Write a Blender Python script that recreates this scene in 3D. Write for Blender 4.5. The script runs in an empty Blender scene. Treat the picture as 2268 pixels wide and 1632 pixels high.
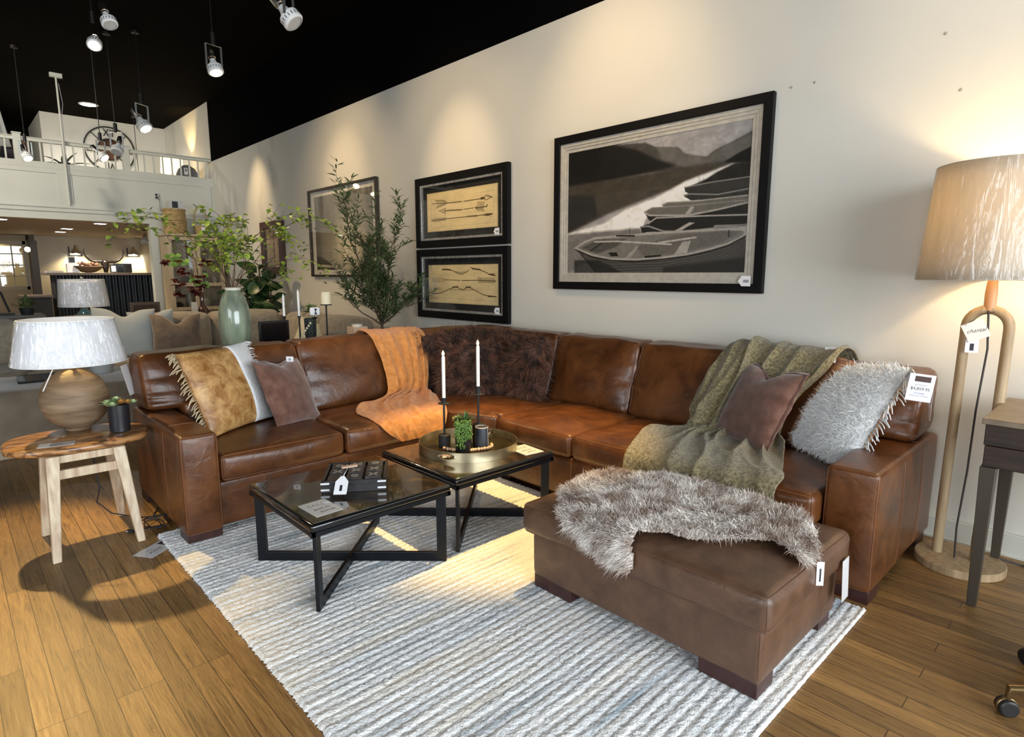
import bpy, bmesh, math, random
import numpy as np
from mathutils import Vector, Matrix, noise, Euler

scn = bpy.context.scene
COL = scn.collection
R = math.radians
PI = math.pi

# ------------------------------------------------------------------ camera, view, world
cam_d = bpy.data.cameras.new('camera'); cam = bpy.data.objects.new('camera', cam_d); COL.objects.link(cam)
cam_d.sensor_fit = 'HORIZONTAL'; cam_d.sensor_width = 36.0; cam_d.lens = 1331.0/2268.0*36.0
cam.location = (0, 0, 1.45)
cam.rotation_euler = (R(90)-math.atan(209/1331.0), 0, R(46.6))
cam_d.clip_start = 0.05; cam_d.clip_end = 200
scn.camera = cam
scn.view_settings.view_transform = 'Standard'
scn.view_settings.look = 'None'
scn.view_settings.gamma = 1.0
scn.view_settings.use_curve_mapping = False
scn.view_settings.exposure = 0.75
scn.cycles.max_bounces = 7; scn.cycles.diffuse_bounces = 3; scn.cycles.glossy_bounces = 3; scn.cycles.transmission_bounces = 4; scn.cycles.transparent_max_bounces = 10

wd = bpy.data.worlds.new('daylight'); scn.world = wd; wd.use_nodes = True
wn = wd.node_tree.nodes; wn['Background'].inputs[0].default_value = (0.80, 0.90, 1.0, 1); wn['Background'].inputs[1].default_value = 1.2

def aim(o, target):
    d = Vector(target)-o.location
    o.rotation_euler = d.to_track_quat('-Z', 'Y').to_euler()

def area(name, loc, target, sx, sy, power, col):
    l = bpy.data.lights.new(name, 'AREA'); l.shape = 'RECTANGLE'; l.size = sx; l.size_y = sy
    l.energy = power; l.color = col
    o = bpy.data.objects.new(name, l); o.location = loc; COL.objects.link(o); aim(o, target); return o

def spot(name, loc, target, power, angle, blend=0.35, col=(1.0, 0.66, 0.30), rad=0.04):
    l = bpy.data.lights.new(name, 'SPOT'); l.energy = power; l.spot_size = R(angle); l.spot_blend = blend
    l.color = col; l.shadow_soft_size = rad
    o = bpy.data.objects.new(name, l); o.location = loc; COL.objects.link(o); aim(o, target); return o

DAY = (0.86, 0.93, 1.0)
# daylight falling in through the shop front, and a side fill
area('shop_window_daylight', (3.9, 1.2, 1.9), (-3.0, 1.6, 0.6), 5.2, 3.0, 260, DAY)
area('side_daylight_fill', (-0.5, -4.6, 2.0), (-2.5, 2.0, 0.8), 4.5, 2.8, 150, DAY)  # added fill lamp, the left wall has no window
WARM = (1.0, 0.66, 0.28)
SPOTS = [  # ceiling spot lamps: (location, target, watts, cone)
    ((-6.42, 0.22, 3.50), (-3.45, -0.22, 0.0), 500, 36),
    ((-6.40, 2.14, 3.34), (-2.20, 1.95, 0.2), 100, 26),
    ((-2.25, 2.85, 4.15), (-2.62, 2.42, 0.2), 620, 31),
    ((-2.90, 1.60, 4.10), (-3.10, 3.9, 2.75), 55, 78),
    ((-3.00, 2.00, 4.30), (-2.95, 3.9, 2.60), 85, 50),
    ((-4.75, 2.00, 4.30), (-4.88, 3.9, 2.38), 110, 34),
    ((-7.10, 2.00, 4.30), (-7.25, 3.9, 2.45), 85, 36),
    ((-5.00, 1.80, 4.10), (-5.0, 3.9, 2.5), 60, 72),
    ((-6.90, 2.00, 4.10), (-7.2, 3.9, 2.4), 75, 72),
    ((-9.40, 2.19, 3.36), (-9.6, 3.9, 1.75), 150, 66),
    ((-5.60, 0.60, 4.05), (-5.2, 2.1, 1.0), 110, 40),
    ((-4.30, 1.20, 4.10), (-3.9, 2.6, 0.6), 150, 34),
    ((-8.80, 0.60, 4.05), (-8.3, 2.6, 0.6), 240, 60),
    ((-1.9, 2.30, 4.10), (0.2, 3.9, 2.6), 40, 70),
    ((-10.0, 3.1, 4.2), (-10.05, 3.9, 2.1), 130, 44),
]
for i, (l_, t_, w_, a_) in enumerate(SPOTS):
    spot('ceiling_spot_beam', l_, t_, w_, a_, 0.55 if i < 3 else 1.0, (1.0, 0.66, 0.24) if i in (0, 2) else (1.0, 0.72, 0.40))

for (l_, t_, w_) in (((-8.6, -1.8, 4.3), (-12.2, 0.8, 2.6), 190), ((-9.4, -1.0, 4.3), (-12.2, 2.9, 2.4), 150), ((-12.9, -0.8, 4.35), (-15.1, 2.8, 3.9), 60)):
    spot('back_shop_fill', l_, t_, w_, 84, 0.9, (1.0, 0.92, 0.78), 0.12)  # unseen fill spots added to brighten the balcony front and upper floor

# ------------------------------------------------------------------ materials
MATS = {}
def mat(name, col, rough=0.6, metal=0.0, var=0.0, vscale=6.0, bump=0.0, bscale=60.0, coat=0.0, emit=None, estr=0.0,
        trans=0.0, alpha=1.0, sheen=0.0, stretch=None, col2=None, spec=0.5, ior=1.5, detail=4.0, sss=0.0):
    if name in MATS: return MATS[name]
    m = bpy.data.materials.new(name); m.use_nodes = True
    nt = m.node_tree; n = nt.nodes; b = n['Principled BSDF']
    c = (*col, 1)
    b.inputs['Base Color'].default_value = c; b.inputs['Roughness'].default_value = rough; b.inputs['Metallic'].default_value = metal
    b.inputs['Coat Weight'].default_value = coat; b.inputs['Transmission Weight'].default_value = trans
    b.inputs['Alpha'].default_value = alpha; b.inputs['Sheen Weight'].default_value = sheen
    b.inputs['Specular IOR Level'].default_value = spec; b.inputs['IOR'].default_value = ior
    if sheen: b.inputs['Sheen Roughness'].default_value = 0.5
    if emit: b.inputs['Emission Color'].default_value = (*emit, 1); b.inputs['Emission Strength'].default_value = estr
    if var or bump:
        tc = n.new('ShaderNodeTexCoord'); mp = n.new('ShaderNodeMapping'); nt.links.new(tc.outputs['Object'], mp.inputs['Vector'])
        if stretch: mp.inputs['Scale'].default_value = stretch
    if var:
        t = n.new('ShaderNodeTexNoise'); t.inputs['Scale'].default_value = vscale; t.inputs['Detail'].default_value = detail
        nt.links.new(mp.outputs[0], t.inputs['Vector'])
        r = n.new('ShaderNodeValToRGB'); r.color_ramp.elements[0].position = 0.32; r.color_ramp.elements[1].position = 0.68
        if col2 is None:
            lo = tuple(x*(1-var) for x in col); hi = tuple(min(1, x*(1+var)) for x in col)
        else: lo, hi = col, col2
        r.color_ramp.elements[0].color = (*lo, 1); r.color_ramp.elements[1].color = (*hi, 1)
        nt.links.new(t.outputs['Fac'], r.inputs[0]); nt.links.new(r.outputs[0], b.inputs['Base Color'])
    if bump:
        t2 = n.new('ShaderNodeTexNoise'); t2.inputs['Scale'].default_value = bscale; t2.inputs['Detail'].default_value = 3
        nt.links.new(mp.outputs[0], t2.inputs['Vector'])
        bp = n.new('ShaderNodeBump'); bp.inputs['Strength'].default_value = bump; bp.inputs['Distance'].default_value = 0.01
        nt.links.new(t2.outputs['Fac'], bp.inputs['Height']); nt.links.new(bp.outputs[0], b.inputs['Normal'])
    MATS[name] = m
    return m

def leather_mat(name, dark, light, rough=0.36, scale=5.0, lo_=0.30, hi_=0.72):
    m = bpy.data.materials.new(name); m.use_nodes = True; nt = m.node_tree; n = nt.nodes; b = n['Principled BSDF']; L = nt.links.new
    tc = n.new('ShaderNodeTexCoord')
    a = n.new('ShaderNodeTexNoise'); a.inputs['Scale'].default_value = scale; a.inputs['Detail'].default_value = 8; a.inputs['Roughness'].default_value = 0.62; a.inputs['Distortion'].default_value = 0.6
    L(tc.outputs['Object'], a.inputs['Vector'])
    r = n.new('ShaderNodeValToRGB'); r.color_ramp.elements[0].position = lo_; r.color_ramp.elements[1].position = hi_
    r.color_ramp.elements[0].color = (*dark, 1); r.color_ramp.elements[1].color = (*light, 1)
    L(a.outputs['Fac'], r.inputs[0]); L(r.outputs[0], b.inputs['Base Color'])
    mr = n.new('ShaderNodeMapRange'); mr.inputs[3].default_value = rough-0.07; mr.inputs[4].default_value = rough+0.12
    L(a.outputs['Fac'], mr.inputs[0]); L(mr.outputs[0], b.inputs['Roughness'])
    v = n.new('ShaderNodeTexVoronoi'); v.inputs['Scale'].default_value = 260; L(tc.outputs['Object'], v.inputs['Vector'])
    w = n.new('ShaderNodeTexNoise'); w.inputs['Scale'].default_value = 14; w.inputs['Detail'].default_value = 6; w.inputs['Distortion'].default_value = 1.2; L(tc.outputs['Object'], w.inputs['Vector'])
    b1 = n.new('ShaderNodeBump'); b1.inputs['Strength'].default_value = 0.10; b1.inputs['Distance'].default_value = 0.002; L(v.outputs['Distance'], b1.inputs['Height'])
    b2 = n.new('ShaderNodeBump'); b2.inputs['Strength'].default_value = 0.28; b2.inputs['Distance'].default_value = 0.012; L(w.outputs['Fac'], b2.inputs['Height']); L(b1.outputs[0], b2.inputs['Normal'])
    L(b2.outputs[0], b.inputs['Normal'])
    b.inputs['Coat Weight'].default_value = 0.15; b.inputs['Coat Roughness'].default_value = 0.35
    MATS[name] = m; return m

LEATHER = leather_mat('brown_leather', (0.048, 0.0145, 0.0042), (0.180, 0.062, 0.0165), 0.30)
OTTOMAN_L = leather_mat('ottoman_leather', (0.072, 0.035, 0.019), (0.150, 0.076, 0.042), 0.42, 9.0)  # same leather as the sofa, cool daylight greyed into its colour
SEAM = mat('leather_seam', (0.17, 0.062, 0.022), 0.45)
DARKWOOD = mat('dark_foot_wood', (0.045, 0.015, 0.012), 0.4, var=0.3, vscale=20)
WALL = mat('cream_wall_paint', (0.66, 0.635, 0.565), 0.55, var=0.03, vscale=1.2, bump=0.06, bscale=120)
BLACKPAINT = mat('black_paint', (0.002, 0.002, 0.0022), 0.95, spec=0.03)
CEILP = mat('black_ceiling_paint', (0.0042, 0.0028, 0.0015), 0.95, spec=0.05)
WHITEP = mat('white_trim_paint', (0.60, 0.595, 0.52), 0.5, var=0.03, vscale=3)
BLACKMETAL = mat('black_metal', (0.012, 0.014, 0.018), 0.38, 0.6)
CHROME = mat('lamp_chrome', (0.75, 0.74, 0.70), 0.25, 1.0)
PAPER = mat('white_card', (0.82, 0.81, 0.82), 0.5)
INK = mat('black_ink', (0.02, 0.02, 0.025), 0.6)
GREYINK = mat('grey_ink', (0.30, 0.30, 0.34), 0.6)
WOODL = mat('light_wood', (0.42, 0.27, 0.13), 0.5, var=0.25, vscale=9, stretch=(8, 8, 0.8), bump=0.1, bscale=30)

def glass_mat(name, tint=(1, 1, 1), refl=0.10, rough=0.02):
    """thin clear sheet: mostly see-through with a mirror-like share"""
    m = bpy.data.materials.new(name); m.use_nodes = True; nt = m.node_tree; n = nt.nodes; L = nt.links.new
    n.remove(n['Principled BSDF']); out = n['Material Output']
    t = n.new('ShaderNodeBsdfTransparent'); t.inputs[0].default_value = (*tint, 1)
    g = n.new('ShaderNodeBsdfGlossy'); g.inputs['Roughness'].default_value = rough; g.inputs[0].default_value = (1, 1, 1, 1)
    lw = n.new('ShaderNodeLayerWeight'); lw.inputs[0].default_value = 0.5
    pw = n.new('ShaderNodeMath'); pw.operation = 'POWER'; pw.inputs[1].default_value = 5.0; L(lw.outputs['Facing'], pw.inputs[0])
    ad = n.new('ShaderNodeMath'); ad.operation = 'MULTIPLY_ADD'; ad.inputs[1].default_value = 0.9; ad.inputs[2].default_value = 0.02+refl; ad.use_clamp = True
    mx = n.new('ShaderNodeMixShader'); L(pw.outputs[0], ad.inputs[0]); L(ad.outputs[0], mx.inputs[0]); L(t.outputs[0], mx.inputs[1]); L(g.outputs[0], mx.inputs[2])
    L(mx.outputs[0], out.inputs[0]); MATS[name] = m; return m
PANE = glass_mat('picture_glass', (0.97, 0.97, 0.97), 0.004)
GLASS = glass_mat('clear_glass', (0.9, 0.92, 0.9), 0.05)

def wrinkle_plastic(name, tint=(0.95, 0.96, 1.0), scale=(9, 9, 1.5), refl=0.12):
    """cellophane wrap still on the shade: see-through sheet with long creases"""
    m = glass_mat(name, tint, refl, 0.09); nt = m.node_tree; n = nt.nodes; L = nt.links.new
    tc = n.new('ShaderNodeTexCoord'); mp = n.new('ShaderNodeMapping'); mp.inputs['Scale'].default_value = scale; L(tc.outputs['Object'], mp.inputs['Vector'])
    t = n.new('ShaderNodeTexNoise'); t.inputs['Scale'].default_value = 2.2; t.inputs['Detail'].default_value = 3; t.inputs['Distortion'].default_value = 1.0; L(mp.outputs[0], t.inputs['Vector'])
    b = n.new('ShaderNodeBump'); b.inputs['Strength'].default_value = 0.9; b.inputs['Distance'].default_value = 0.05; L(t.outputs['Fac'], b.inputs['Height'])
    for k in n:
        if k.type == 'BSDF_GLOSSY': L(b.outputs[0], k.inputs['Normal'])
    return m

def attr_mat(name, rough=0.6, coat=0.0, spec=0.4):
    """printed picture: colours stored on the print's own vertices"""
    m = bpy.data.materials.new(name); m.use_nodes = True; nt = m.node_tree; n = nt.nodes; b = n['Principled BSDF']
    a = n.new('ShaderNodeAttribute'); a.attribute_name = 'print'; nt.links.new(a.outputs['Color'], b.inputs['Base Color'])
    b.inputs['Roughness'].default_value = rough; b.inputs['Specular IOR Level'].default_value = spec
    MATS[name] = m; return m
PRINT = attr_mat('printed_paper', 0.6)

# ------------------------------------------------------------------ scene graph helpers
def tag(o, label=None, cat=None, group=None, kind=None):
    if label: o['label'] = label
    if cat: o['category'] = cat
    if group: o['group'] = group
    if kind: o['kind'] = kind
    return o

def thing(name, label, cat, loc=(0, 0, 0), rotz=0, group=None, rot=None):
    o = bpy.data.objects.new(name, None); o.empty_display_size = 0.1; COL.objects.link(o)
    o.location = loc; o.rotation_euler = rot if rot else (0, 0, rotz)
    return tag(o, label, cat, group)

def copy_tree(o, parent=None):
    c = o.copy(); COL.objects.link(c)
    if parent: c.parent = parent
    for ch in list(o.children): copy_tree(ch, c)
    return c

def rootloc(o):
    while o.parent: o = o.parent
    return Vector(o.location)

class MB:
    """collects shapes, then links them as one mesh object"""
    def __init__(s): s.v = []; s.f = []; s.M = None
    def add(s, vs, fs, M=None):
        b = len(s.v)
        M = M if M is not None else s.M
        s.v += [tuple(M @ Vector(p)) for p in vs] if M is not None else [tuple(p) for p in vs]
        s.f += [tuple(i+b for i in f) for f in fs]; return s
    def box(s, x0, x1, y0, y1, z0, z1, M=None):
        vs = [(x, y, z) for x in (x0, x1) for y in (y0, y1) for z in (z0, z1)]
        return s.add(vs, [(0, 1, 3, 2), (4, 6, 7, 5), (0, 4, 5, 1), (2, 3, 7, 6), (0, 2, 6, 4), (1, 5, 7, 3)], M)
    def lathe(s, prof, c=(0, 0, 0), seg=32, M=None, closed=True, sx=1, sy=1):
        vs = []; fs = []; n = len(prof)
        for (r, z) in prof:
            for k in range(seg):
                a = 2*PI*k/seg; vs.append((c[0]+r*sx*math.cos(a), c[1]+r*sy*math.sin(a), c[2]+z))
        for i in range(n-1):
            for k in range(seg):
                k2 = (k+1) % seg; fs.append((i*seg+k, i*seg+k2, (i+1)*seg+k2, (i+1)*seg+k))
        if closed:
            if prof[0][0] > 1e-6: fs.append(tuple(range(seg))[::-1])
            if prof[-1][0] > 1e-6: fs.append(tuple((n-1)*seg+k for k in range(seg)))
        return s.add(vs, fs, M)
    def cyl(s, c, r, h, seg=24, r2=None, M=None):
        return s.lathe([(r, 0), (r if r2 is None else r2, h)], c, seg, M)
    def tube(s, pts, r, seg=8, cap=True, M=None):
        pts = [Vector(p) for p in pts]; n = len(pts); rs = r if isinstance(r, (list, tuple)) else [r]*n
        vs = []; fs = []; t0 = None
        for i, p in enumerate(pts):
            d = (pts[min(i+1, n-1)]-pts[max(i-1, 0)])
            d = d.normalized() if d.length > 1e-9 else Vector((0, 0, 1))
            if t0 is None:
                t0 = d.orthogonal().normalized()
            else:
                t0 = (t0-d*t0.dot(d)); t0 = t0.normalized() if t0.length > 1e-6 else d.orthogonal().normalized()
            b = d.cross(t0)
            for k in range(seg):
                a = 2*PI*k/seg; q = p+(t0*math.cos(a)+b*math.sin(a))*rs[i]; vs.append(q)
        for i in range(n-1):
            for k in range(seg):
                k2 = (k+1) % seg; fs.append((i*seg+k, i*seg+k2, (i+1)*seg+k2, (i+1)*seg+k))
        if cap: fs.append(tuple(range(seg))[::-1]); fs.append(tuple((n-1)*seg+k for k in range(seg)))
        return s.add(vs, fs, M)
    def bar(s, a, b, w, t, M=None, up=(0, 0, 1)):
        a = Vector(a); b = Vector(b); d = (b-a).normalized(); u = Vector(up)
        if abs(d.dot(u)) > 0.98: u = Vector((1, 0, 0))
        x = d.cross(u).normalized()*w/2; y = x.cross(d).normalized()*t/2
        vs = [a-x-y, a+x-y, a+x+y, a-x+y, b-x-y, b+x-y, b+x+y, b-x+y]
        return s.add(vs, [(3, 2, 1, 0), (4, 5, 6, 7), (0, 1, 5, 4), (1, 2, 6, 5), (2, 3, 7, 6), (3, 0, 4, 7)], M)
    def sphere(s, c, r, seg=16, rings=10, sz=1.0, M=None):
        prof = [(r*math.sin(PI*i/rings), -r*sz*math.cos(PI*i/rings)) for i in range(rings+1)]
        return s.lathe(prof, c, seg, M, closed=False)
    def prism(s, poly, z0, z1, M=None):
        n = len(poly); vs = [(x, y, z0) for x, y in poly]+[(x, y, z1) for x, y in poly]
        fs = [tuple(range(n))[::-1], tuple(range(n, 2*n))]+[(i, (i+1) % n, n+(i+1) % n, n+i) for i in range(n)]
        return s.add(vs, fs, M)
    def grid(s, fn, nu, nv, closeu=False, M=None):
        vs = [fn(i/(nu if closeu else nu-1), j/(nv-1)) for i in range(nu) for j in range(nv)]
        fs = []
        for i in range(nu if closeu else nu-1):
            i2 = (i+1) % nu
            for j in range(nv-1): fs.append((i*nv+j, i2*nv+j, i2*nv+j+1, i*nv+j+1))
        return s.add(vs, fs, M)
    def build(s, name, m, parent=None, world=False, bevel=0.0, angle=38, solid=0.0, smooth=True, segs=2):
        me = bpy.data.meshes.new(name)
        vs = s.v
        if parent is not None and world:
            o0 = rootloc(parent); vs = [(p[0]-o0.x, p[1]-o0.y, p[2]-o0.z) for p in vs]
        me.from_pydata(vs, [], s.f); me.update()
        bm = bmesh.new(); bm.from_mesh(me); bmesh.ops.recalc_face_normals(bm, faces=bm.faces); bm.to_mesh(me); bm.free()
        if smooth:
            me.shade_smooth()
            me.set_sharp_from_angle(angle=R(angle))
        me.materials.append(m)
        o = bpy.data.objects.new(name, me); COL.objects.link(o)
        if parent is not None: o.parent = parent
        if solid:
            md = o.modifiers.new('solid', 'SOLIDIFY'); md.thickness = solid; md.offset = 0
        if bevel:
            md = o.modifiers.new('bevel', 'BEVEL'); md.width = bevel; md.segments = segs; md.limit_method = 'ANGLE'; md.angle_limit = R(40)
        return o

def struct(name, mb, m, **k):
    return tag(mb.build(name, m, **k), kind='structure')

def nz(p, s=1.0, seed=0.0):
    return noise.noise(Vector((p[0]*s+seed, p[1]*s-seed*1.7, p[2]*s+seed*0.6)))

def text(s, size, M, m, parent, name='lettering', depth=0.0004, align='CENTER', world=True, shear=0.0, squash=1.0):
    cu = bpy.data.curves.new(name, 'FONT'); cu.body = s; cu.size = size; cu.align_x = align; cu.align_y = 'CENTER'; cu.extrude = depth; cu.shear = shear
    to = bpy.data.objects.new(name, cu); COL.objects.link(to)
    bpy.context.view_layer.update()
    dg = bpy.context.evaluated_depsgraph_get(); me = bpy.data.meshes.new_from_object(to.evaluated_get(dg))
    bpy.data.objects.remove(to)
    o0 = rootloc(parent) if (parent is not None and world) else Vector((0, 0, 0))
    me.transform(Matrix.Translation(-o0) @ M @ Matrix.Diagonal((squash, 1, 1, 1)))
    me.materials.clear(); me.materials.append(m); me.name = name
    o = bpy.data.objects.new(name, me); COL.objects.link(o)
    if parent is not None: o.parent = parent
    return o

def frame(o, x, y):
    """matrix with given origin, x axis and y axis (z = normal)"""
    x = Vector(x).normalized(); y = Vector(y); z = x.cross(y).normalized(); y = z.cross(x)
    return Matrix(((x.x, y.x, z.x, o[0]), (x.y, y.y, z.y, o[1]), (x.z, y.z, z.z, o[2]), (0, 0, 0, 1)))

def cushion(lo, hi, r=0.05, puff=(0.0, 0.0, 0.02), nm=10, wr=0.004, ws=6.0, warp=None, seed=0.0, crease=None):
    """soft rounded box; returns (MB, map) where map turns a point of the plain box into the puffed surface"""
    lo = Vector(lo); hi = Vector(hi); c = (lo+hi)/2; h = (hi-lo)/2
    rr = [min(r, h[i]*0.98) for i in range(3)]; rmin = min(rr)
    def fmap(p):
        q = Vector(p); inn = Vector([max(-h[i]+rmin, min(h[i]-rmin, q[i]-c[i])) for i in range(3)])
        d = (q-c)-inn
        if d.length > 1e-9: d = d.normalized()*rmin
        o = inn+d
        u = [o[i]/h[i] for i in range(3)]
        w = [max(0, 1-abs(x)**2.4) for x in u]
        a = Vector((u[0]*puff[0]*w[1]*w[2], u[1]*puff[1]*w[0]*w[2], u[2]*puff[2]*w[0]*w[1]))
        o = o+a+c
        if wr:
            k = nz(o, ws, seed)*wr; nn = Vector([u[i]**5 for i in range(3)])
            o = o+nn*k
        if crease: o = o+crease(o, u)
        return warp(o) if warp else o
    axes = []
    for i in range(3):
        a = [-h[i], -h[i]+rmin*0.35, -h[i]+rmin*0.7, -h[i]+rmin]
        k = nm if h[i] > 0.12 else max(3, nm//3)
        inner = [(-h[i]+rmin)+(2*(h[i]-rmin))*j/k for j in range(1, k)]
        b = [-x for x in a[::-1]]
        axes.append([x+c[i] for x in a+inner+b])
    mb = MB(); idx = {}
    def vid(p):
        k = (round(p[0], 5), round(p[1], 5), round(p[2], 5))
        if k not in idx: idx[k] = len(mb.v); mb.v.append(tuple(fmap(p)))
        return idx[k]
    for ax in range(3):
        o1, o2 = [i for i in range(3) if i != ax]
        for side in (0, -1):
            A = axes[o1]; B = axes[o2]; w = axes[ax][side]
            for i in range(len(A)-1):
                for j in range(len(B)-1):
                    q = []
                    for (a, b) in ((A[i], B[j]), (A[i+1], B[j]), (A[i+1], B[j+1]), (A[i], B[j+1])):
                        p = [0, 0, 0]; p[o1] = a; p[o2] = b; p[ax] = w; q.append(vid(p))
                    mb.f.append(tuple(q))
    return mb, fmap

def piping(mb, fmap, pts, rad=0.0035, step=0.03, closed=False):
    """a raised seam that follows straight edges of the box through the cushion's own puffing"""
    P = []
    pts = [Vector(p) for p in pts]
    if closed: pts.append(pts[0])
    for a, b in zip(pts[:-1], pts[1:]):
        n = max(2, int((b-a).length/step))
        for k in range(n): P.append(fmap(a.lerp(b, k/n)))
    P.append(fmap(pts[-1]))
    mb.tube(P, rad, 6, cap=False); return mb

def ring_pts(lo, hi, ax, val):
    """corner loop of a box on the plane axis ax = val"""
    o1, o2 = [i for i in range(3) if i != ax]
    out = []
    for a, b in ((0, 0), (1, 0), (1, 1), (0, 1)):
        p = [0, 0, 0]; p[ax] = val; p[o1] = (lo, hi)[a][o1]; p[o2] = (lo, hi)[b][o2]; out.append(p)
    return out

def strands(name, pts, nrm, length, width, m, parent, seed=1, comb=None, spread=0.6, curl=0.3, segs=3, droop=0.35, lvar=0.35):
    """fur as one mesh of tapering blades; pts and nrm are arrays in the parent's local space"""
    rs = np.random.RandomState(seed); P = np.array(pts, float); N = np.array(nrm, float); n = len(P)
    N /= np.linalg.norm(N, axis=1)[:, None]+1e-9
    rnd = rs.normal(size=(n, 3)); rnd /= np.linalg.norm(rnd, axis=1)[:, None]
    D = N+rnd*spread
    if comb is not None: D = D+np.array(comb)
    D /= np.linalg.norm(D, axis=1)[:, None]
    Lh = length*(1-lvar+2*lvar*rs.rand(n))
    side = np.cross(D, rs.normal(size=(n, 3))); side /= np.linalg.norm(side, axis=1)[:, None]+1e-9
    bend = rs.normal(size=(n, 3)); V = []
    for k in range(segs+1):
        t = k/segs
        c = P+D*(Lh*t)[:, None]+bend*(curl*Lh*t*t*0.5)[:, None]; c[:, 2] -= droop*Lh*t*t
        w = width*(1-t)**0.7*0.5+0.00015
        if k < segs: V.append(c-side*w); V.append(c+side*w)
        else: V.append(c)
    nv = 2*segs+1; A = np.stack(V, 1).reshape(-1, 3)
    base = (np.arange(n)*nv)[:, None]
    quads = np.concatenate([base+np.array([2*k, 2*k+1, 2*k+3, 2*k+2])[None, :] for k in range(segs-1)], 0)
    tris = base+np.array([2*(segs-1), 2*(segs-1)+1, 2*segs])[None, :]
    me = bpy.data.meshes.new(name); me.vertices.add(len(A)); me.vertices.foreach_set('co', A.ravel().astype(np.float32))
    nl = quads.size+tris.size; me.loops.add(nl); me.loops.foreach_set('vertex_index', np.concatenate([quads.ravel(), tris.ravel()]).astype(np.int32))
    me.polygons.add(len(quads)+len(tris))
    st = np.concatenate([np.arange(len(quads))*4, quads.size+np.arange(len(tris))*3]).astype(np.int32)
    me.polygons.foreach_set('loop_start', st)
    me.update(calc_edges=True); me.validate(); me.shade_smooth(); me.materials.append(m)
    o = bpy.data.objects.new(name, me); COL.objects.link(o)
    if parent is not None: o.parent = parent
    return o

def surf_samples(mb, n, seed=1, cond=None):
    """random points and normals on a built-up surface"""
    rs = np.random.RandomState(seed); V = np.array([tuple(v) for v in mb.v]); T = []
    for f in mb.f:
        for k in range(1, len(f)-1): T.append((f[0], f[k], f[k+1]))
    T = np.array(T); a, b, c = V[T[:, 0]], V[T[:, 1]], V[T[:, 2]]; cr = np.cross(b-a, c-a); ar = np.linalg.norm(cr, axis=1)
    idx = rs.choice(len(T), n, p=ar/ar.sum()); u = rs.rand(n); v = rs.rand(n); m = u+v > 1; u[m] = 1-u[m]; v[m] = 1-v[m]
    P = a[idx]+(b-a)[idx]*u[:, None]+(c-a)[idx]*v[:, None]; N = cr[idx]/(ar[idx][:, None]+1e-12)
    cen = V.mean(0); s = np.sign(((P-cen)*N).sum(1)); s[s == 0] = 1; N = N*s[:, None]
    if cond is not None:
        k = cond(P, N); P, N = P[k], N[k]
    return P, N

def pillow_mb(w, h, t, n=26, dent=0.0, pinch=0.07, seed=0.0, wr=0.012, ws=5.0, flop=0.0, power=0.5):
    """stuffed square pillow, local x across, z up from the bottom edge, y thickness (front is -y)"""
    mb = MB()
    def pt(u, v, sgn):
        x = w/2*u*(1-pinch*(1-v*v)); z = h/2*v*(1-pinch*(1-u*u))
        th = t/2*max(0.0, (1-abs(u)**2.3)*(1-abs(v)**2.3))**power
        if dent and v > -0.2: z -= dent*math.exp(-(u/0.33)**2)*((v+0.2)/1.2)**2; 
        y = sgn*th
        k = nz((x*1.0, sgn*0.2, z), ws, seed)*wr*min(1, th/(t*0.2)+0.1)
        y += k
        y += flop*(v*v)*0.5
        if sgn > 0: z += nz((x, 0, z), 4, seed+3)*wr*0.3
        return (x, y, z+h/2)
    g = [[None]*n for _ in range(n)]; g2 = [[None]*n for _ in range(n)]
    for i in range(n):
        for j in range(n):
            u = math.sin(PI/2*(-1+2*i/(n-1))); v = math.sin(PI/2*(-1+2*j/(n-1)))
            g[i][j] = len(mb.v); mb.v.append(pt(u, v, -1))
    for i in range(n):
        for j in range(n):
            if i in (0, n-1) or j in (0, n-1): g2[i][j] = g[i][j]; continue
            u = math.sin(PI/2*(-1+2*i/(n-1))); v = math.sin(PI/2*(-1+2*j/(n-1)))
            g2[i][j] = len(mb.v); mb.v.append(pt(u, v, 1))
    for i in range(n-1):
        for j in range(n-1):
            mb.f.append((g[i][j], g[i+1][j], g[i+1][j+1], g[i][j+1])); mb.f.append((g2[i][j+1], g2[i+1][j+1], g2[i+1][j], g2[i][j]))
    mb.edge = [mb.v[g[i][0]] for i in range(n)]+[mb.v[g[n-1][j]] for j in range(1, n)]+[mb.v[g[i][n-1]] for i in range(n-2, -1, -1)]+[mb.v[g[0][j]] for j in range(n-2, 0, -1)]
    mb.side = dict(L=[mb.v[g[0][j]] for j in range(n)], R=[mb.v[g[n-1][j]] for j in range(n)], T=[mb.v[g[i][n-1]] for i in range(n)], B=[mb.v[g[i][0]] for i in range(n)])
    return mb

def pose(loc, yaw, lean=0.0, roll=0.0):
    """pillow pose: yaw turns the front (-y) round, lean tips the top back, roll turns it in its own plane"""
    return Matrix.Translation(loc) @ Matrix.Rotation(yaw, 4, 'Z') @ Matrix.Rotation(-lean, 4, 'X') @ Matrix.Rotation(roll, 4, 'Y')
def apply(mb, M):
    mb.v = [tuple(M @ Vector(v)) for v in mb.v]
    for k in ('edge',):
        if hasattr(mb, k): setattr(mb, k, [tuple(M @ Vector(v)) for v in getattr(mb, k)])
    if hasattr(mb, 'side'): mb.side = {k: [tuple(M @ Vector(v)) for v in vv] for k, vv in mb.side.items()}
    return mb

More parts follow.
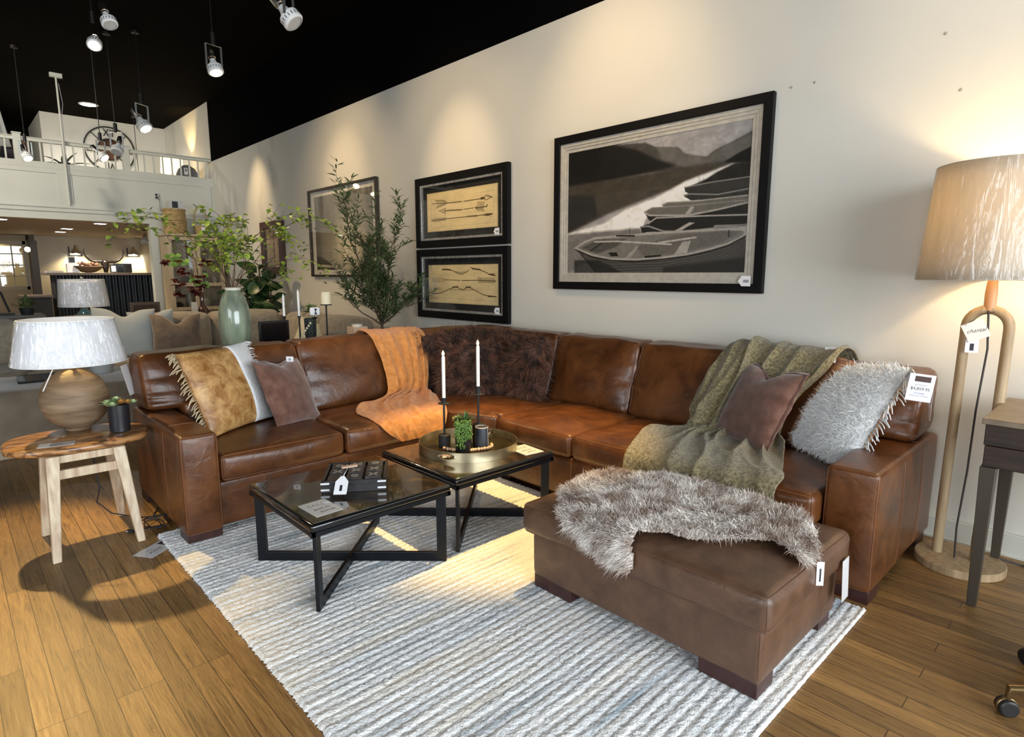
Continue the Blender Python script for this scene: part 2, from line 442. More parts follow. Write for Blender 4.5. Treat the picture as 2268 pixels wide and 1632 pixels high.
def print_grid(name, img, M, parent, sx, sy, m=None, world=True):
    """a printed sheet: grid of sx by sy metres in the plane of M, coloured by the array img (rows top to bottom)"""
    Hh, Ww, _ = img.shape
    xs = np.linspace(-sx/2, sx/2, Ww+1); ys = np.linspace(sy/2, -sy/2, Hh+1)
    X, Y = np.meshgrid(xs, ys); A = np.stack([X, Y, np.zeros_like(X), np.ones_like(X)], -1).reshape(-1, 4)
    A = (A @ np.array(M).T)[:, :3]
    if world and parent is not None: A = A-np.array(rootloc(parent))
    idx = np.arange((Hh+1)*(Ww+1)).reshape(Hh+1, Ww+1)
    Q = np.stack([idx[:-1, :-1], idx[1:, :-1], idx[1:, 1:], idx[:-1, 1:]], -1).reshape(-1, 4)
    me = bpy.data.meshes.new(name); me.vertices.add(len(A)); me.vertices.foreach_set('co', A.ravel().astype(np.float32))
    me.loops.add(Q.size); me.loops.foreach_set('vertex_index', Q.ravel().astype(np.int32)); me.polygons.add(len(Q)); me.polygons.foreach_set('loop_start', (np.arange(len(Q))*4).astype(np.int32))
    me.update(calc_edges=True)
    ca = me.color_attributes.new('print', 'FLOAT_COLOR', 'CORNER')
    c = np.ones((len(Q), 4, 4), np.float32); c[:, :, :3] = img.reshape(-1, 1, 3); ca.data.foreach_set('color', c.ravel())
    me.materials.append(m or PRINT)
    o = bpy.data.objects.new(name, me); COL.objects.link(o)
    if parent is not None: o.parent = parent
    return o

def leafmesh(mb, p, d, nrm, L, W, bend=0.25, n=4):
    """one leaf: pointed oval along d"""
    p = Vector(p); d = Vector(d).normalized(); nr = Vector(nrm); s = d.cross(nr); s = s.normalized() if s.length > 1e-4 else d.orthogonal().normalized(); nr = s.cross(d)
    vs = []; fs = []
    for i in range(n+1):
        t = i/n; w = W/2*math.sin(PI*t**0.8)**0.9 if 0 < t < 1 else 0.0006
        c = p+d*L*t-nr*bend*L*t*t
        vs += [c-s*w+nr*w*0.3, c, c+s*w+nr*w*0.3]
    for i in range(n):
        a = i*3; fs += [(a, a+1, a+4, a+3), (a+1, a+2, a+5, a+4)]
    mb.add(vs, fs)
# ------------------------------------------------------------------ floor, walls, ceiling
def floor_material():
    m = bpy.data.materials.new('oak_plank_floor'); m.use_nodes = True; nt = m.node_tree; n = nt.nodes; b = n['Principled BSDF']; L = nt.links.new
    tc = n.new('ShaderNodeTexCoord')
    br = n.new('ShaderNodeTexBrick'); br.inputs['Scale'].default_value = 1.0; br.inputs['Brick Width'].default_value = 1.15; br.inputs['Row Height'].default_value = 0.074
    br.inputs['Mortar Size'].default_value = 0.0015; br.inputs['Mortar Smooth'].default_value = 0.2; br.offset = 0.37; br.offset_frequency = 3
    br.inputs['Color1'].default_value = (0, 0, 0, 1); br.inputs['Color2'].default_value = (1, 1, 1, 1); br.inputs['Mortar'].default_value = (0.5, 0.5, 0.5, 1); br.inputs['Bias'].default_value = 0.0
    L(tc.outputs['Object'], br.inputs['Vector'])
    # per-plank offset so that the grain breaks at every board
    cx = n.new('ShaderNodeCombineXYZ'); mul = n.new('ShaderNodeMath'); mul.operation = 'MULTIPLY'; mul.inputs[1].default_value = 7.3; L(br.outputs['Color'], mul.inputs[0]); L(mul.outputs[0], cx.inputs[1]); L(mul.outputs[0], cx.inputs[2])
    ad = n.new('ShaderNodeVectorMath'); ad.operation = 'ADD'; L(tc.outputs['Object'], ad.inputs[0]); L(cx.outputs[0], ad.inputs[1])
    mp = n.new('ShaderNodeMapping'); mp.inputs['Scale'].default_value = (1.6, 26, 1); L(ad.outputs[0], mp.inputs['Vector'])
    g = n.new('ShaderNodeTexNoise'); g.inputs['Scale'].default_value = 2.2; g.inputs['Detail'].default_value = 9; g.inputs['Roughness'].default_value = 0.75; g.inputs['Distortion'].default_value = 1.4; L(mp.outputs[0], g.inputs['Vector'])
    r = n.new('ShaderNodeValToRGB'); e = r.color_ramp.elements; e[0].position = 0.34; e[0].color = (0.070, 0.034, 0.013, 1); e[1].position = 0.62; e[1].color = (0.42, 0.235, 0.078, 1); qf = e.new(0.44); qf.color = (0.255, 0.132, 0.042, 1)
    L(g.outputs['Fac'], r.inputs[0])
    hv = n.new('ShaderNodeMix'); hv.data_type = 'RGBA'; hv.blend_type = 'MULTIPLY'; hv.inputs[0].default_value = 1.0
    vr = n.new('ShaderNodeMapRange'); vr.inputs[3].default_value = 0.58; vr.inputs[4].default_value = 1.15; L(br.outputs['Color'], vr.inputs[0])
    L(r.outputs[0], hv.inputs[6]); L(vr.outputs[0], hv.inputs[7])
    # wear patches
    w = n.new('ShaderNodeTexNoise'); w.inputs['Scale'].default_value = 1.1; w.inputs['Detail'].default_value = 5; L(tc.outputs['Object'], w.inputs['Vector'])
    wr = n.new('ShaderNodeValToRGB'); wr.color_ramp.elements[0].position = 0.4; wr.color_ramp.elements[0].color = (0.80, 0.80, 0.80, 1); wr.color_ramp.elements[1].position = 0.6; wr.color_ramp.elements[1].color = (1, 1, 1, 1); L(w.outputs['Fac'], wr.inputs[0])
    h2 = n.new('ShaderNodeMix'); h2.data_type = 'RGBA'; h2.blend_type = 'MULTIPLY'; h2.inputs[0].default_value = 1.0; L(hv.outputs[2], h2.inputs[6]); L(wr.outputs[0], h2.inputs[7])
    mo = n.new('ShaderNodeMix'); mo.data_type = 'RGBA'; L(br.outputs['Fac'], mo.inputs[0]); L(h2.outputs[2], mo.inputs[6]); mo.inputs[7].default_value = (0.028, 0.013, 0.006, 1)
    L(mo.outputs[2], b.inputs['Base Color'])
    rr = n.new('ShaderNodeMapRange'); rr.inputs[3].default_value = 0.30; rr.inputs[4].default_value = 0.48; L(g.outputs['Fac'], rr.inputs[0]); L(rr.outputs[0], b.inputs['Roughness'])
    bp = n.new('ShaderNodeBump'); bp.inputs['Strength'].default_value = 0.25; bp.inputs['Distance'].default_value = 0.004; L(g.outputs['Fac'], bp.inputs['Height'])
    bp2 = n.new('ShaderNodeBump'); bp2.invert = True; bp2.inputs['Strength'].default_value = 0.6; bp2.inputs['Distance'].default_value = 0.003; L(br.outputs['Fac'], bp2.inputs['Height']); L(bp.outputs[0], bp2.inputs['Normal'])
    L(bp2.outputs[0], b.inputs['Normal'])
    return m

struct('floor', MB().box(-19.5, 4.2, -5.0, 3.9, -0.1, 0.0), floor_material())
struct('ceiling', MB().box(-19.5, 4.3, -5.1, 4.1, 4.55, 4.65), CEILP)
WY = 3.9
struct('wall_right', MB().box(-12.2, 4.3, WY, WY+0.15, 0, 3.5), WALL)
struct('trim_1', MB().box(-12.2, 4.3, WY-0.002, WY+0.15, 3.5, 4.55), BLACKPAINT)
struct('baseboard_right', MB().box(-12.2, 4.3, WY-0.022, WY, 0, 0.125).box(-12.2, 4.3, WY-0.028, WY, 0.0, 0.02), WHITEP, bevel=0.004)
struct('wall_left', MB().box(-19.5, 4.3, -5.15, -5.0, 0, 3.5), WALL)
struct('trim_2', MB().box(-19.5, 4.3, -5.15, -5.0, 3.5, 4.55), BLACKPAINT)
# shop front at the near end with two glazed openings
wf = MB()
wf.box(4.2, 4.35, -5.0, 3.9, 0, 0.35).box(4.2, 4.35, -5.0, 3.9, 3.45, 4.55).box(4.2, 4.35, -5.0, -4.6, 0.35, 3.45).box(4.2, 4.35, 3.75, 3.9, 0.35, 3.45)
struct('wall_front', wf, WALL)
for k, (a, b_) in enumerate(((-4.6, -1.6), (-1.5, 3.75))):
    w = MB()
    for y in (a, b_-0.06): w.box(4.22, 4.3, y, y+0.06, 0.35, 3.45)
    for z in (0.35, 3.39): w.box(4.22, 4.3, a, b_, z, z+0.06)
    win = struct('window_%d' % (k+1), w, BLACKMETAL)
    MB().box(4.255, 4.26, a+0.06, b_-0.06, 0.41, 3.39).build('pane', GLASS, win)
struct('wall_back', MB().box(-19.6, -19.4, -5.0, 3.9, 0, 4.55), BLACKPAINT)

# mezzanine front, with the sales desk room under it
XB = -12.2
fa = MB()
fa.box(XB-0.18, XB, -5.0, WY, 2.32, 3.19)                   # fascia
fa.box(XB-0.175, XB-0.003, 2.80, WY, 0.0, 2.32)                    # pier right of the opening
fa.box(XB, XB+0.025, -5.0, WY, 2.44, 2.50).box(XB, XB+0.045, -5.0, WY, 2.50, 2.53)   # moulding
fa.box(XB, XB+0.02, -5.0, WY, 3.10, 3.19)
for y in (-1.2, 0.1, 1.62, 3.78): fa.box(XB, XB+0.014, y-0.07, y+0.07, 2.575, 3.035)
fa.box(XB, XB+0.016, -5.0, WY, 2.53, 2.58).box(XB, XB+0.016, -5.0, WY, 3.03, 3.10)
struct('wall_mezzanine_front', fa, WHITEP)
struct('floor_mezzanine', MB().box(-19.4, XB, -5.0, WY, 3.1, 3.19), WHITEP)
struct('ceiling_desk_room', MB().box(-19.4, XB-0.18, -5.0, WY, 2.35, 2.42), mat('taupe_ceiling_paint', (0.38, 0.34, 0.29), 0.7))
struct('wall_mezzanine_right', MB().box(-15.1, XB, WY, WY+0.15, 2.32, 4.55), WALL)
struct('wall_mezzanine_back', MB().box(-17.0, -15.1, 1.76, WY, 3.19, 4.55), WALL)
struct('wall_desk_room_back', MB().box(-18.35, -18.2, 1.72, WY, 0, 2.35), mat('lit_cream_paint', (0.72, 0.66, 0.52), 0.6, var=0.04, vscale=2))  # cream wall with the warm lamp light put into its colour
struct('wall_desk_room_right', MB().box(-18.3, XB-0.18, WY, WY+0.1, 0, 2.35), WALL)
struct('trim_3', MB().box(-18.35, -18.1, 1.62, 1.74, 0, 2.35).box(-17.6, -17.5, 1.60, 1.72, 0, 2.2), mat('grey_brown_trim', (0.16, 0.145, 0.125), 0.6))
w2 = MB(); w2.box(-18.6, -18.5, -2.0, 1.62, 0, 1.12).box(-18.6, -18.5, -2.0, 1.62, 2.2, 2.35)
struct('wall_desk_room_left', w2, mat('yellow_lit_cream', (0.62, 0.50, 0.30), 0.6))  # yellow lamp light on the partition painted into its colour
w3 = MB(); w3.box(-18.55, -18.46, -2.0, 1.6, 1.09, 1.16).box(-18.55, -18.46, -2.0, 1.6, 2.14, 2.22).box(-18.55, -18.46, 1.54, 1.62, 1.09, 2.22)
for y in (1.06, 1.33, 0.79, 0.52, 0.25): w3.box(-18.53, -18.49, y-0.012, y+0.012, 1.12, 2.2)
for z in (1.40, 1.66, 1.92): w3.box(-18.53, -18.49, -2.0, 1.6, z-0.012, z+0.012)
wi3 = struct('window_3', w3, mat('cream_window_paint', (0.66, 0.58, 0.42), 0.5))
MB().box(-18.515, -18.505, -2.0, 1.55, 1.15, 2.15).build('pane', GLASS, wi3)
struct('wall_far_room', MB().box(-19.38, -19.3, -2.0, 1.7, 0, 2.35), mat('far_room_paint', (0.50, 0.42, 0.28), 0.7))
spot('far_room_lamp', (-18.9, 0.9, 2.28), (-19.3, 1.2, 1.4), 30, 110, 0.6, (1, 0.78, 0.45))

# railing along the mezzanine
rl = thing('mezzanine_railing', 'white balcony railing with thin balusters along the upper floor edge', 'railing', (XB-0.05, 1.5, 3.19))
MB().box(XB-0.08, XB-0.02, -5.0, 3.9, 3.49, 3.535).box(XB-0.095, XB-0.005, -5.0, 3.9, 3.535, 3.55).build('handrail', WHITEP, rl, world=True, bevel=0.004)
for y in (-3.2, -1.75, -0.32, 1.11, 2.545):
    MB().box(XB-0.10, XB+0.0, y-0.05, y+0.05, 3.17, 3.58).box(XB-0.11, XB+0.01, y-0.06, y+0.06, 3.58, 3.60).build('newel_post', WHITEP, rl, world=True, bevel=0.004)
y = -0.9
while y < 3.85:
    if min(abs(y-q) for q in (-0.32, 1.11, 2.545)) > 0.07:
        MB().box(XB-0.06, XB-0.035, y-0.011, y+0.011, 3.19, 3.49).build('baluster', WHITEP, rl, world=True)
    y += 0.143

cd = thing('conduit_pole', 'thin white vertical conduit rising from the balcony front to the black ceiling', 'pipe', (XB+0.035, 1.68, 2.55))
MB().tube([(XB+0.035, 1.68, 2.55), (XB+0.035, 1.68, 4.53)], 0.014, 8).build('pipe', WHITEP, cd, world=True)
MB().box(XB+0.0, XB+0.07, 1.60, 1.76, 4.49, 4.55).build('ceiling_bracket', WHITEP, cd, world=True)
MB().tube([(XB+0.05, 1.705, 4.4), (XB+0.06, 1.73, 4.1), (XB+0.05, 1.70, 3.9), (XB+0.05, 1.70, 2.56)], 0.005, 6).build('cable', GREYINK, cd, world=True)
ou = thing('wall_outlet', 'small round double socket with a black cord on the balcony front', 'outlet', (XB+0.02, 2.94, 2.80))
MB().box(XB+0.014, XB+0.024, 2.90, 2.98, 2.75, 2.85).build('plate', WHITEP, ou, world=True, bevel=0.003)
for z in (2.775, 2.822): MB().lathe([(0.02, 0), (0.02, 0.006)], seg=16, M=Matrix.Translation((XB+0.024, 2.94, z)) @ Matrix.Rotation(PI/2, 4, 'Y')).build('socket', INK, ou, world=True)
MB().tube([(XB+0.03, 2.96, 2.80), (XB+0.03, 2.985, 2.7), (XB+0.03, 2.98, 2.56), (XB+0.06, 3.01, 2.535), (XB+0.06, 3.2, 2.54)], 0.004, 6).build('cord', INK, ou, world=True)

# small screw holes left in the long wall
for (x, z, q) in ((-1.649, 2.572, 'left of the pair right of the boat picture'), (-1.513, 2.571, 'right of the pair beside the boat picture'), (-0.788, 2.378, 'above the floor lamp'), (-0.879, 2.671, 'highest, above the floor lamp')):
    M = Matrix.Translation((x, WY-0.001, z)) @ Matrix.Rotation(PI/2, 4, 'X')
    o = MB().lathe([(0.008, 0), (0.006, 0.003), (0.002, 0.004)], seg=10, M=M).build('wall_plug', mat('plug_grey', (0.35, 0.32, 0.27), 0.7)); tag(o, 'tiny wall plug in the cream wall, '+q, 'wall plug', 'wall plugs in the cream wall')

# ------------------------------------------------------------------ ceiling lamps
SHINE = mat('lamp_glow', (1, 0.95, 0.85), 0.5, emit=(1.0, 0.80, 0.50), estr=14)
LAMPWHITE = mat('lamp_head_white', (0.80, 0.80, 0.78), 0.35)
BRONZE = mat('dark_lamp_metal', (0.010, 0.008, 0.007), 0.5, 0.3)
def track_spot(loc, tgt, label, lit=True, sc=1.0, white=True, yoke=True, group='hanging spot lamps'):
    loc = Vector(loc); d = (Vector(tgt)-loc).normalized()
    t = thing('spot_lamp', label, 'spot lamp', loc, 0, group)
    top = 4.55-loc.z
    MB().tube([(0, 0, 0.30*sc), (0, 0, top)], 0.006*sc, 6).cyl((0, 0, top-0.03), 0.045, 0.03, 16).build('hanging_rod', BRONZE, t)
    MB().cyl((0, 0, 0.20*sc), 0.022*sc, 0.11*sc, 14).build('rod_sleeve', BRONZE, t)
    z = -d; x = z.orthogonal().normalized() if abs(z.z) > 0.99 else Vector((0, 0, 1)).cross(z).normalized(); y = z.cross(x)
    M = Matrix(((x.x, y.x, z.x, 0), (x.y, y.y, z.y, 0), (x.z, y.z, z.z, 0), (0, 0, 0, 1))) @ Matrix.Scale(sc, 4)
    hx = x*0.075*sc
    if yoke:
        MB().bar(hx+Vector((0, 0, -0.01)), hx+Vector((0, 0, 0.20*sc)), 0.018*sc, 0.004*sc).bar(-hx+Vector((0, 0, -0.01)), -hx+Vector((0, 0, 0.20*sc)), 0.018*sc, 0.004*sc).bar(-hx+Vector((0, 0, 0.20*sc)), hx+Vector((0, 0, 0.20*sc)), 0.018*sc, 0.004*sc).build('yoke', CHROME, t)
    b = MB().lathe([(0.0, 0.19), (0.032, 0.19), (0.034, 0.185), (0.034, 0.10), (0.028, 0.095), (0.028, 0.08)], seg=20, M=M, closed=False).build('socket', CHROME, t)
    MB().lathe([(0.022, 0.095), (0.030, 0.06), (0.052, 0.005), (0.058, 0.0)], seg=24, M=M, closed=False).build('reflector', LAMPWHITE, t)
    h = MB().lathe([(0.050, 0.012), (0.068, 0.01), (0.072, 0.0), (0.072, -0.05), (0.066, -0.056), (0.056, -0.058)], seg=28, M=M, closed=False)
    head = h.build('head', LAMPWHITE, t)
    v = MB()
    for k in range(18):
        a = 2*PI*k/18; v.box(-0.0025, 0.0025, 0.0715, 0.0735, -0.035, -0.012, M=M @ Matrix.Rotation(a, 4, 'Z'))
    v.build('vent_slots', INK, head)
    MB().lathe([(0.0, -0.052), (0.056, -0.052), (0.056, -0.048), (0, -0.046)], seg=24, M=M, closed=False).build('bulb', SHINE if lit else mat('unlit_lens', (0.6, 0.6, 0.58), 0.2), t)
    return t
track_spot((-4.49, 2.04, 3.28), (-3.9, 2.6, 2.3), 'white finned spot lamp on a grey yoke, nearest and largest, cut by the top edge', False, 1.05)
track_spot((-6.40, 2.14, 3.40), (-6.1, 2.2, 2.6), 'chrome caged spot lamp hanging on a long rod in front of the black ceiling', True, 1.0)
track_spot((-5.82, 1.18, 3.40), (-5.4, 1.3, 2.6), 'small white spot lamp high above the balcony, pointing down, topmost of the left pair', False, 0.8, yoke=False)
track_spot((-6.505, 1.20, 3.42), (-5.6, 0.9, 2.3), 'glowing spot lamp just below the topmost one at upper left', True, 0.8, yoke=False)
track_spot((-9.40, 2.19, 3.40), (-8.9, 2.5, 2.5), 'glowing spot lamp hanging right of the big clock', True, 1.25)
track_spot((-11.13, 1.10, 3.10), (-10.5, 1.3, 2.2), 'glowing spot lamp in front of the railing beside the left post', True, 0.95)
track_spot((-10.40, 1.87, 3.10), (-9.9, 2.3, 2.5), 'spot lamp with a lit tip hanging in front of the clock, left of two', True, 1.0)
track_spot((-9.71, 1.93, 3.10), (-9.3, 1.6, 2.3), 'spot lamp with a grey head hanging in front of the clock, right of two', False, 1.05)
DISC = mat('led_disc', (1, 1, 1), 0.5, emit=(1.0, 0.98, 0.95), estr=16)
def downlight(x, y, z, label, r=0.09):
    t = thing('ceiling_downlight', label, 'ceiling light', (x, y, z))
    MB().lathe([(r, -0.012), (r*1.3, -0.008), (r*1.3, 0.0)], seg=24, closed=False).build('ring', LAMPWHITE, t)
    MB().lathe([(0.0, -0.012), (r, -0.012), (r, -0.006), (0, -0.006)], seg=24, closed=False).build('lens', DISC, t)
downlight(-13.9, 2.37, 4.55, 'round ceiling light glowing white on the black ceiling above the clock', 0.12)
downlight(-15.0, 1.98, 2.35, 'recessed ceiling light over the sales desk, right of the close pair')
downlight(-16.2, 2.02, 2.35, 'recessed ceiling light over the sales desk, left of the close pair')
downlight(-13.1, 2.225, 2.35, 'recessed ceiling light nearest above the sales desk, by itself')
downlight(-13.15, 0.85, 2.35, 'recessed ceiling light at the left edge of the photo')
for (x, y) in ((-15.0, 2.0), (-13.1, 2.3), (-13.2, 0.6)):
    spot('downlight_beam', (x, y, 2.33), (x, y, 0), 85, 120, 0.6, (1.0, 0.86, 0.66))
spot('mezz_beam', (-13.9, 2.37, 4.52), (-13.9, 2.37, 3), 60, 150, 0.6, (1.0, 0.95, 0.88))

# ------------------------------------------------------------------ pictures
def homog(src):
    """plane map from four corners (TL,TR,BR,BL in sketch units) to the unit square"""
    dst = [(0, 0), (1, 0), (1, 1), (0, 1)]; A = []; B = []
    for (x, y), (u, v) in zip(src, dst):
        A.append([x, y, 1, 0, 0, 0, -u*x, -u*y]); B.append(u); A.append([0, 0, 0, x, y, 1, -v*x, -v*y]); B.append(v)
    h = np.linalg.solve(np.array(A, float), np.array(B, float)); Hm = np.append(h, 1).reshape(3, 3)
    def f(p):
        q = Hm @ np.array([p[0], p[1], 1.0]); return (q[0]/q[2], q[1]/q[2])
    return f

class Raster:
    def __init__(s, W, H, col=(0.5, 0.5, 0.5), hom=None):
        s.W, s.H = W, H; s.a = np.ones((H, W, 3))*np.array(col); s.h = hom or (lambda p: p)
        s.Y, s.X = np.mgrid[0:H, 0:W].astype(float); s.X = (s.X+0.5)/W; s.Y = (s.Y+0.5)/H
        s.asp = W/H
    def mask(s, pts):
        P = [s.h(p) for p in pts]; m = np.zeros((s.H, s.W), bool); n = len(P)
        for i in range(n):
            x1, y1 = P[i]; x2, y2 = P[(i+1) % n]
            if y1 == y2: continue
            c = ((s.Y < max(y1, y2)) & (s.Y >= min(y1, y2)) & (s.X < (s.Y-y1)*(x2-x1)/(y2-y1)+x1)); m ^= c
        return m
    def soft(s, m, k):
        f = m.astype(float)
        for _ in range(k):
            p = np.pad(f, 1, mode='edge'); f = (p[:-2, 1:-1]+p[2:, 1:-1]+p[1:-1, :-2]+p[1:-1, 2:]+p[1:-1, 1:-1])/5
        return f
    def poly(s, pts, col, soft=0, op=1.0):
        f = s.soft(s.mask(pts), soft)[..., None]*op; s.a = s.a*(1-f)+np.array(col)*f
    def line(s, pts, w, col, op=1.0):
        P = [s.h(p) for p in pts]; d = np.full((s.H, s.W), 9.0)
        for (x1, y1), (x2, y2) in zip(P[:-1], P[1:]):
            ax, ay = (x2-x1)*s.asp, y2-y1; px = (s.X-x1)*s.asp; py = s.Y-y1; L2 = ax*ax+ay*ay+1e-12
            t = np.clip((px*ax+py*ay)/L2, 0, 1); d = np.minimum(d, np.hypot(px-t*ax, py-t*ay))
        f = np.clip((w/2-d)*s.H+0.5, 0, 1)[..., None]*op; s.a = s.a*(1-f)+np.array(col)*f
    def noise(s, amp, sc=8, seed=0, aspect=1.0):
        rs = np.random.RandomState(seed); out = np.zeros((s.H, s.W))
        for o in range(4):
            g = rs.rand(int(sc*2**o/aspect)+3, int(sc*2**o)+3); yy = s.Y*(g.shape[0]-2); xx = s.X*(g.shape[1]-2)
            y0 = yy.astype(int); x0 = xx.astype(int); fy = yy-y0; fx = xx-x0; fy = fy*fy*(3-2*fy); fx = fx*fx*(3-2*fx)
            v = g[y0, x0]*(1-fx)*(1-fy)+g[y0, x0+1]*fx*(1-fy)+g[y0+1, x0]*(1-fx)*fy+g[y0+1, x0+1]*fx*fy
            out += (v-0.5)/2**o
        s.a = np.clip(s.a*(1+amp*out[..., None]), 0, 1); return out

def picture(name, label, cx, cz, w, h, fw, depth, fmat, group=None, y=WY, lip=None, cat='framed picture'):
    """a frame of four mitred bars on the long wall; returns the root"""
    t = thing(name, label, cat, (cx, y, cz), 0, group)
    m = MB()
    def bars(W, H, fw, y0, y1, mb):
        o = [(-W/2, -H/2), (W/2, -H/2), (W/2, H/2), (-W/2, H/2)]; i = [(-W/2+fw, -H/2+fw), (W/2-fw, -H/2+fw), (W/2-fw, H/2-fw), (-W/2+fw, H/2-fw)]
        for k in range(4):
            k2 = (k+1) % 4; a, b, c, d = o[k], o[k2], i[k2], i[k]
            vs = [(q[0], y0, q[1]) for q in (a, b, c, d)]+[(q[0], y1, q[1]) for q in (a, b, c, d)]
            mb.add(vs, [(0, 1, 2, 3), (7, 6, 5, 4), (0, 4, 5, 1), (2, 6, 7, 3), (1, 5, 6, 2), (0, 3, 7, 4)])
    bars(w, h, fw, -0.004, -depth, m); m.build('frame', fmat, t, bevel=0.003)
    if lip:
        l = MB(); bars(w-2*fw+0.002, h-2*fw+0.002, lip[0], -0.006, -depth*0.80, l); l.build('inner_lip', lip[1], t, bevel=0.002)
    return t, bars
def flat(w, h, y, M=None): return MB().box(-w/2, w/2, y, y+0.003, -h/2, h/2)
def wallM(cx, y, cz): return frame((cx, y, cz), (1, 0, 0), (0, 0, 1))
def price_tag(mb_parent, cx, y, cz, s=0.05, flip=False):
    k = -1 if flip else 1
    pts = [(-s, 0), (-s*0.45, s*0.75), (s*0.9, s*0.75), (s*0.9, -s*0.75), (-s*0.45, -s*0.75)]
    M = frame((cx, y, cz), (1, 0, 0), (0, 0, 1))
    MB().prism(pts, 0, 0.0015, M=M).build('price_tag', PAPER, mb_parent, world=True)
    MB().box(-0.2*s, 0.65*s, -0.22*s, 0.18*s, 0.0016, 0.0022, M=M).build('barcode', GREYINK, mb_parent, world=True)

FRAMEBLACK = mat('black_frame', (0.004, 0.004, 0.0045), 0.5, spec=0.18)
SILVERLIP = mat('silver_lip', (0.62, 0.60, 0.58), 0.35, 0.75, var=0.3, vscale=40)
LINER = mat('champagne_liner', (0.60, 0.57, 0.50), 0.42, 0.2, var=0.1, vscale=25)

# boats on a misty lake
bc = [(200, 505), (1575, 235), (1520, 1412), (185, 1412)]
r = Raster(460, 300, (0.10, 0.095, 0.09), homog(bc))
r.a = np.ones_like(r.a)*(0.40-0.02*r.Y)[..., None]*np.array([1.0, 0.97, 0.97])
r.poly([(200, 505), (510, 450), (600, 455), (690, 445), (770, 440), (850, 472), (1005, 472), (1050, 515), (1100, 535), (1215, 540), (1280, 488), (1400, 430), (1580, 330), (1580, 620), (1000, 640), (200, 720)], (0.11, 0.105, 0.10), 4)
r.poly([(1080, 520), (1215, 545), (1280, 495), (1400, 435), (1580, 340), (1580, 480), (1350, 570), (1080, 600)], (0.20, 0.195, 0.18), 8, 0.8)
r.poly([(850, 470), (1005, 472), (1050, 515), (1215, 560), (1180, 640), (900, 600)], (0.20, 0.19, 0.18), 12, 0.8)
r.poly([(1340, 580), (1450, 510), (1580, 440), (1580, 600)], (0.012, 0.012, 0.012), 2)
r.poly([(200, 505), (500, 450), (700, 490), (850, 560), (1000, 605), (700, 680), (200, 800)], (0.018, 0.017, 0.016), 16)
r.poly([(200, 505), (420, 465), (440, 600), (350, 680), (200, 690)], (0.004, 0.004, 0.004), 12)
r.poly([(200, 760), (620, 690), (1150, 600), (1400, 590), (1200, 700), (900, 800), (500, 960), (200, 1110)], (0.10, 0.088, 0.07), 14)
r.poly([(200, 830), (400, 830), (420, 980), (200, 1100)], (0.045, 0.043, 0.04), 26)
r.poly([(470, 1030), (620, 930), (850, 840), (1060, 720), (1400, 590), (1580, 590), (1580, 800), (1080, 870), (780, 980), (740, 1080), (400, 1110), (200, 1160), (200, 1110)], (0.80, 0.78, 0.75), 9)
r.poly([(200, 1110), (740, 1060), (740, 1200), (300, 1330), (200, 1412)], (0.25, 0.24, 0.23), 14)
r.poly([(1215, 700), (1290, 650), (1420, 585), (1580, 570), (1580, 790), (1100, 860), (1060, 770)], (0.035, 0.035, 0.033), 4)
r.noise(0.22, 26, 3)
G1 = (0.20, 0.19, 0.17); G2 = (0.30, 0.29, 0.27); DK = (0.02, 0.02, 0.019); LT = (0.42, 0.40, 0.37)
r.poly([(1055, 770), (1130, 755), (1240, 735), (1560, 690), (1560, 770), (1200, 805), (1060, 800)], (0.06, 0.058, 0.055)); r.line([(1055, 765), (1240, 728), (1560, 680)], 0.008, G2)
r.poly([(1050, 830), (1090, 812), (1560, 765), (1560, 830), (1300, 850), (1100, 858)], (0.05, 0.05, 0.048)); r.line([(1050, 822), (1090, 812), (1300, 815), (1560, 765)], 0.009, G2)
r.poly([(890, 890), (930, 872), (1150, 860), (1560, 815), (1560, 900), (1100, 905), (900, 905)], G1); r.line([(890, 893), (930, 874), (1150, 862), (1560, 815)], 0.008, LT)
r.poly([(765, 950), (820, 915), (1110, 895), (1560, 845), (1560, 870), (1300, 930), (1080, 975), (800, 975)], G1)
r.poly([(765, 950), (800, 972), (1080, 975), (1300, 930), (1560, 868), (1560, 1010), (800, 1010)], DK, 1)
r.line([(765, 948), (800, 970), (1080, 968), (1300, 925), (1560, 862)], 0.012, LT); r.line([(765, 945), (820, 914), (1110, 895), (1560, 850)], 0.008, G2)
r.poly([(1060, 960), (1100, 905), (1130, 903), (1095, 960)], LT)
r.poly([(735, 1055), (790, 1030), (850, 985), (1520, 960), (1520, 1040), (1100, 1090), (800, 1090), (745, 1100)], (0.018, 0.018, 0.017))
r.line([(790, 1030), (850, 988), (1200, 972), (1530, 962)], 0.010, LT); r.line([(735, 1055), (790, 1048), (900, 1085), (1150, 1090), (1400, 1060)], 0.012, G2)
r.poly([(970, 1090), (1090, 1020), (1130, 1022), (1010, 1092)], LT); r.line([(1280, 1050), (1440, 1045)], 0.02, G2); r.line([(1060, 1085), (1530, 1030)], 0.008, G2)
hull = [(258, 1213), (330, 1165), (400, 1138), (600, 1122), (850, 1100), (1080, 1085), (1340, 1070), (1480, 1070), (1510, 1085), (1490, 1120), (1380, 1175), (1250, 1215), (1080, 1255), (900, 1280), (700, 1295), (520, 1290), (380, 1262)]
r.poly([(258, 1213), (380, 1262), (520, 1290), (700, 1295), (900, 1280), (1080, 1255), (1250, 1215), (1380, 1175), (1500, 1110), (1530, 1415), (420, 1415), (330, 1300)], (0.085, 0.08, 0.075))
for k in range(1, 8):
    r.line([(300+14*k, 1240+16*k), (520, 1290+20*k), (900, 1280+19*k), (1250, 1215+17*k), (1510, 1120+20*k)], 0.006, (0.19, 0.18, 0.165), 0.7)
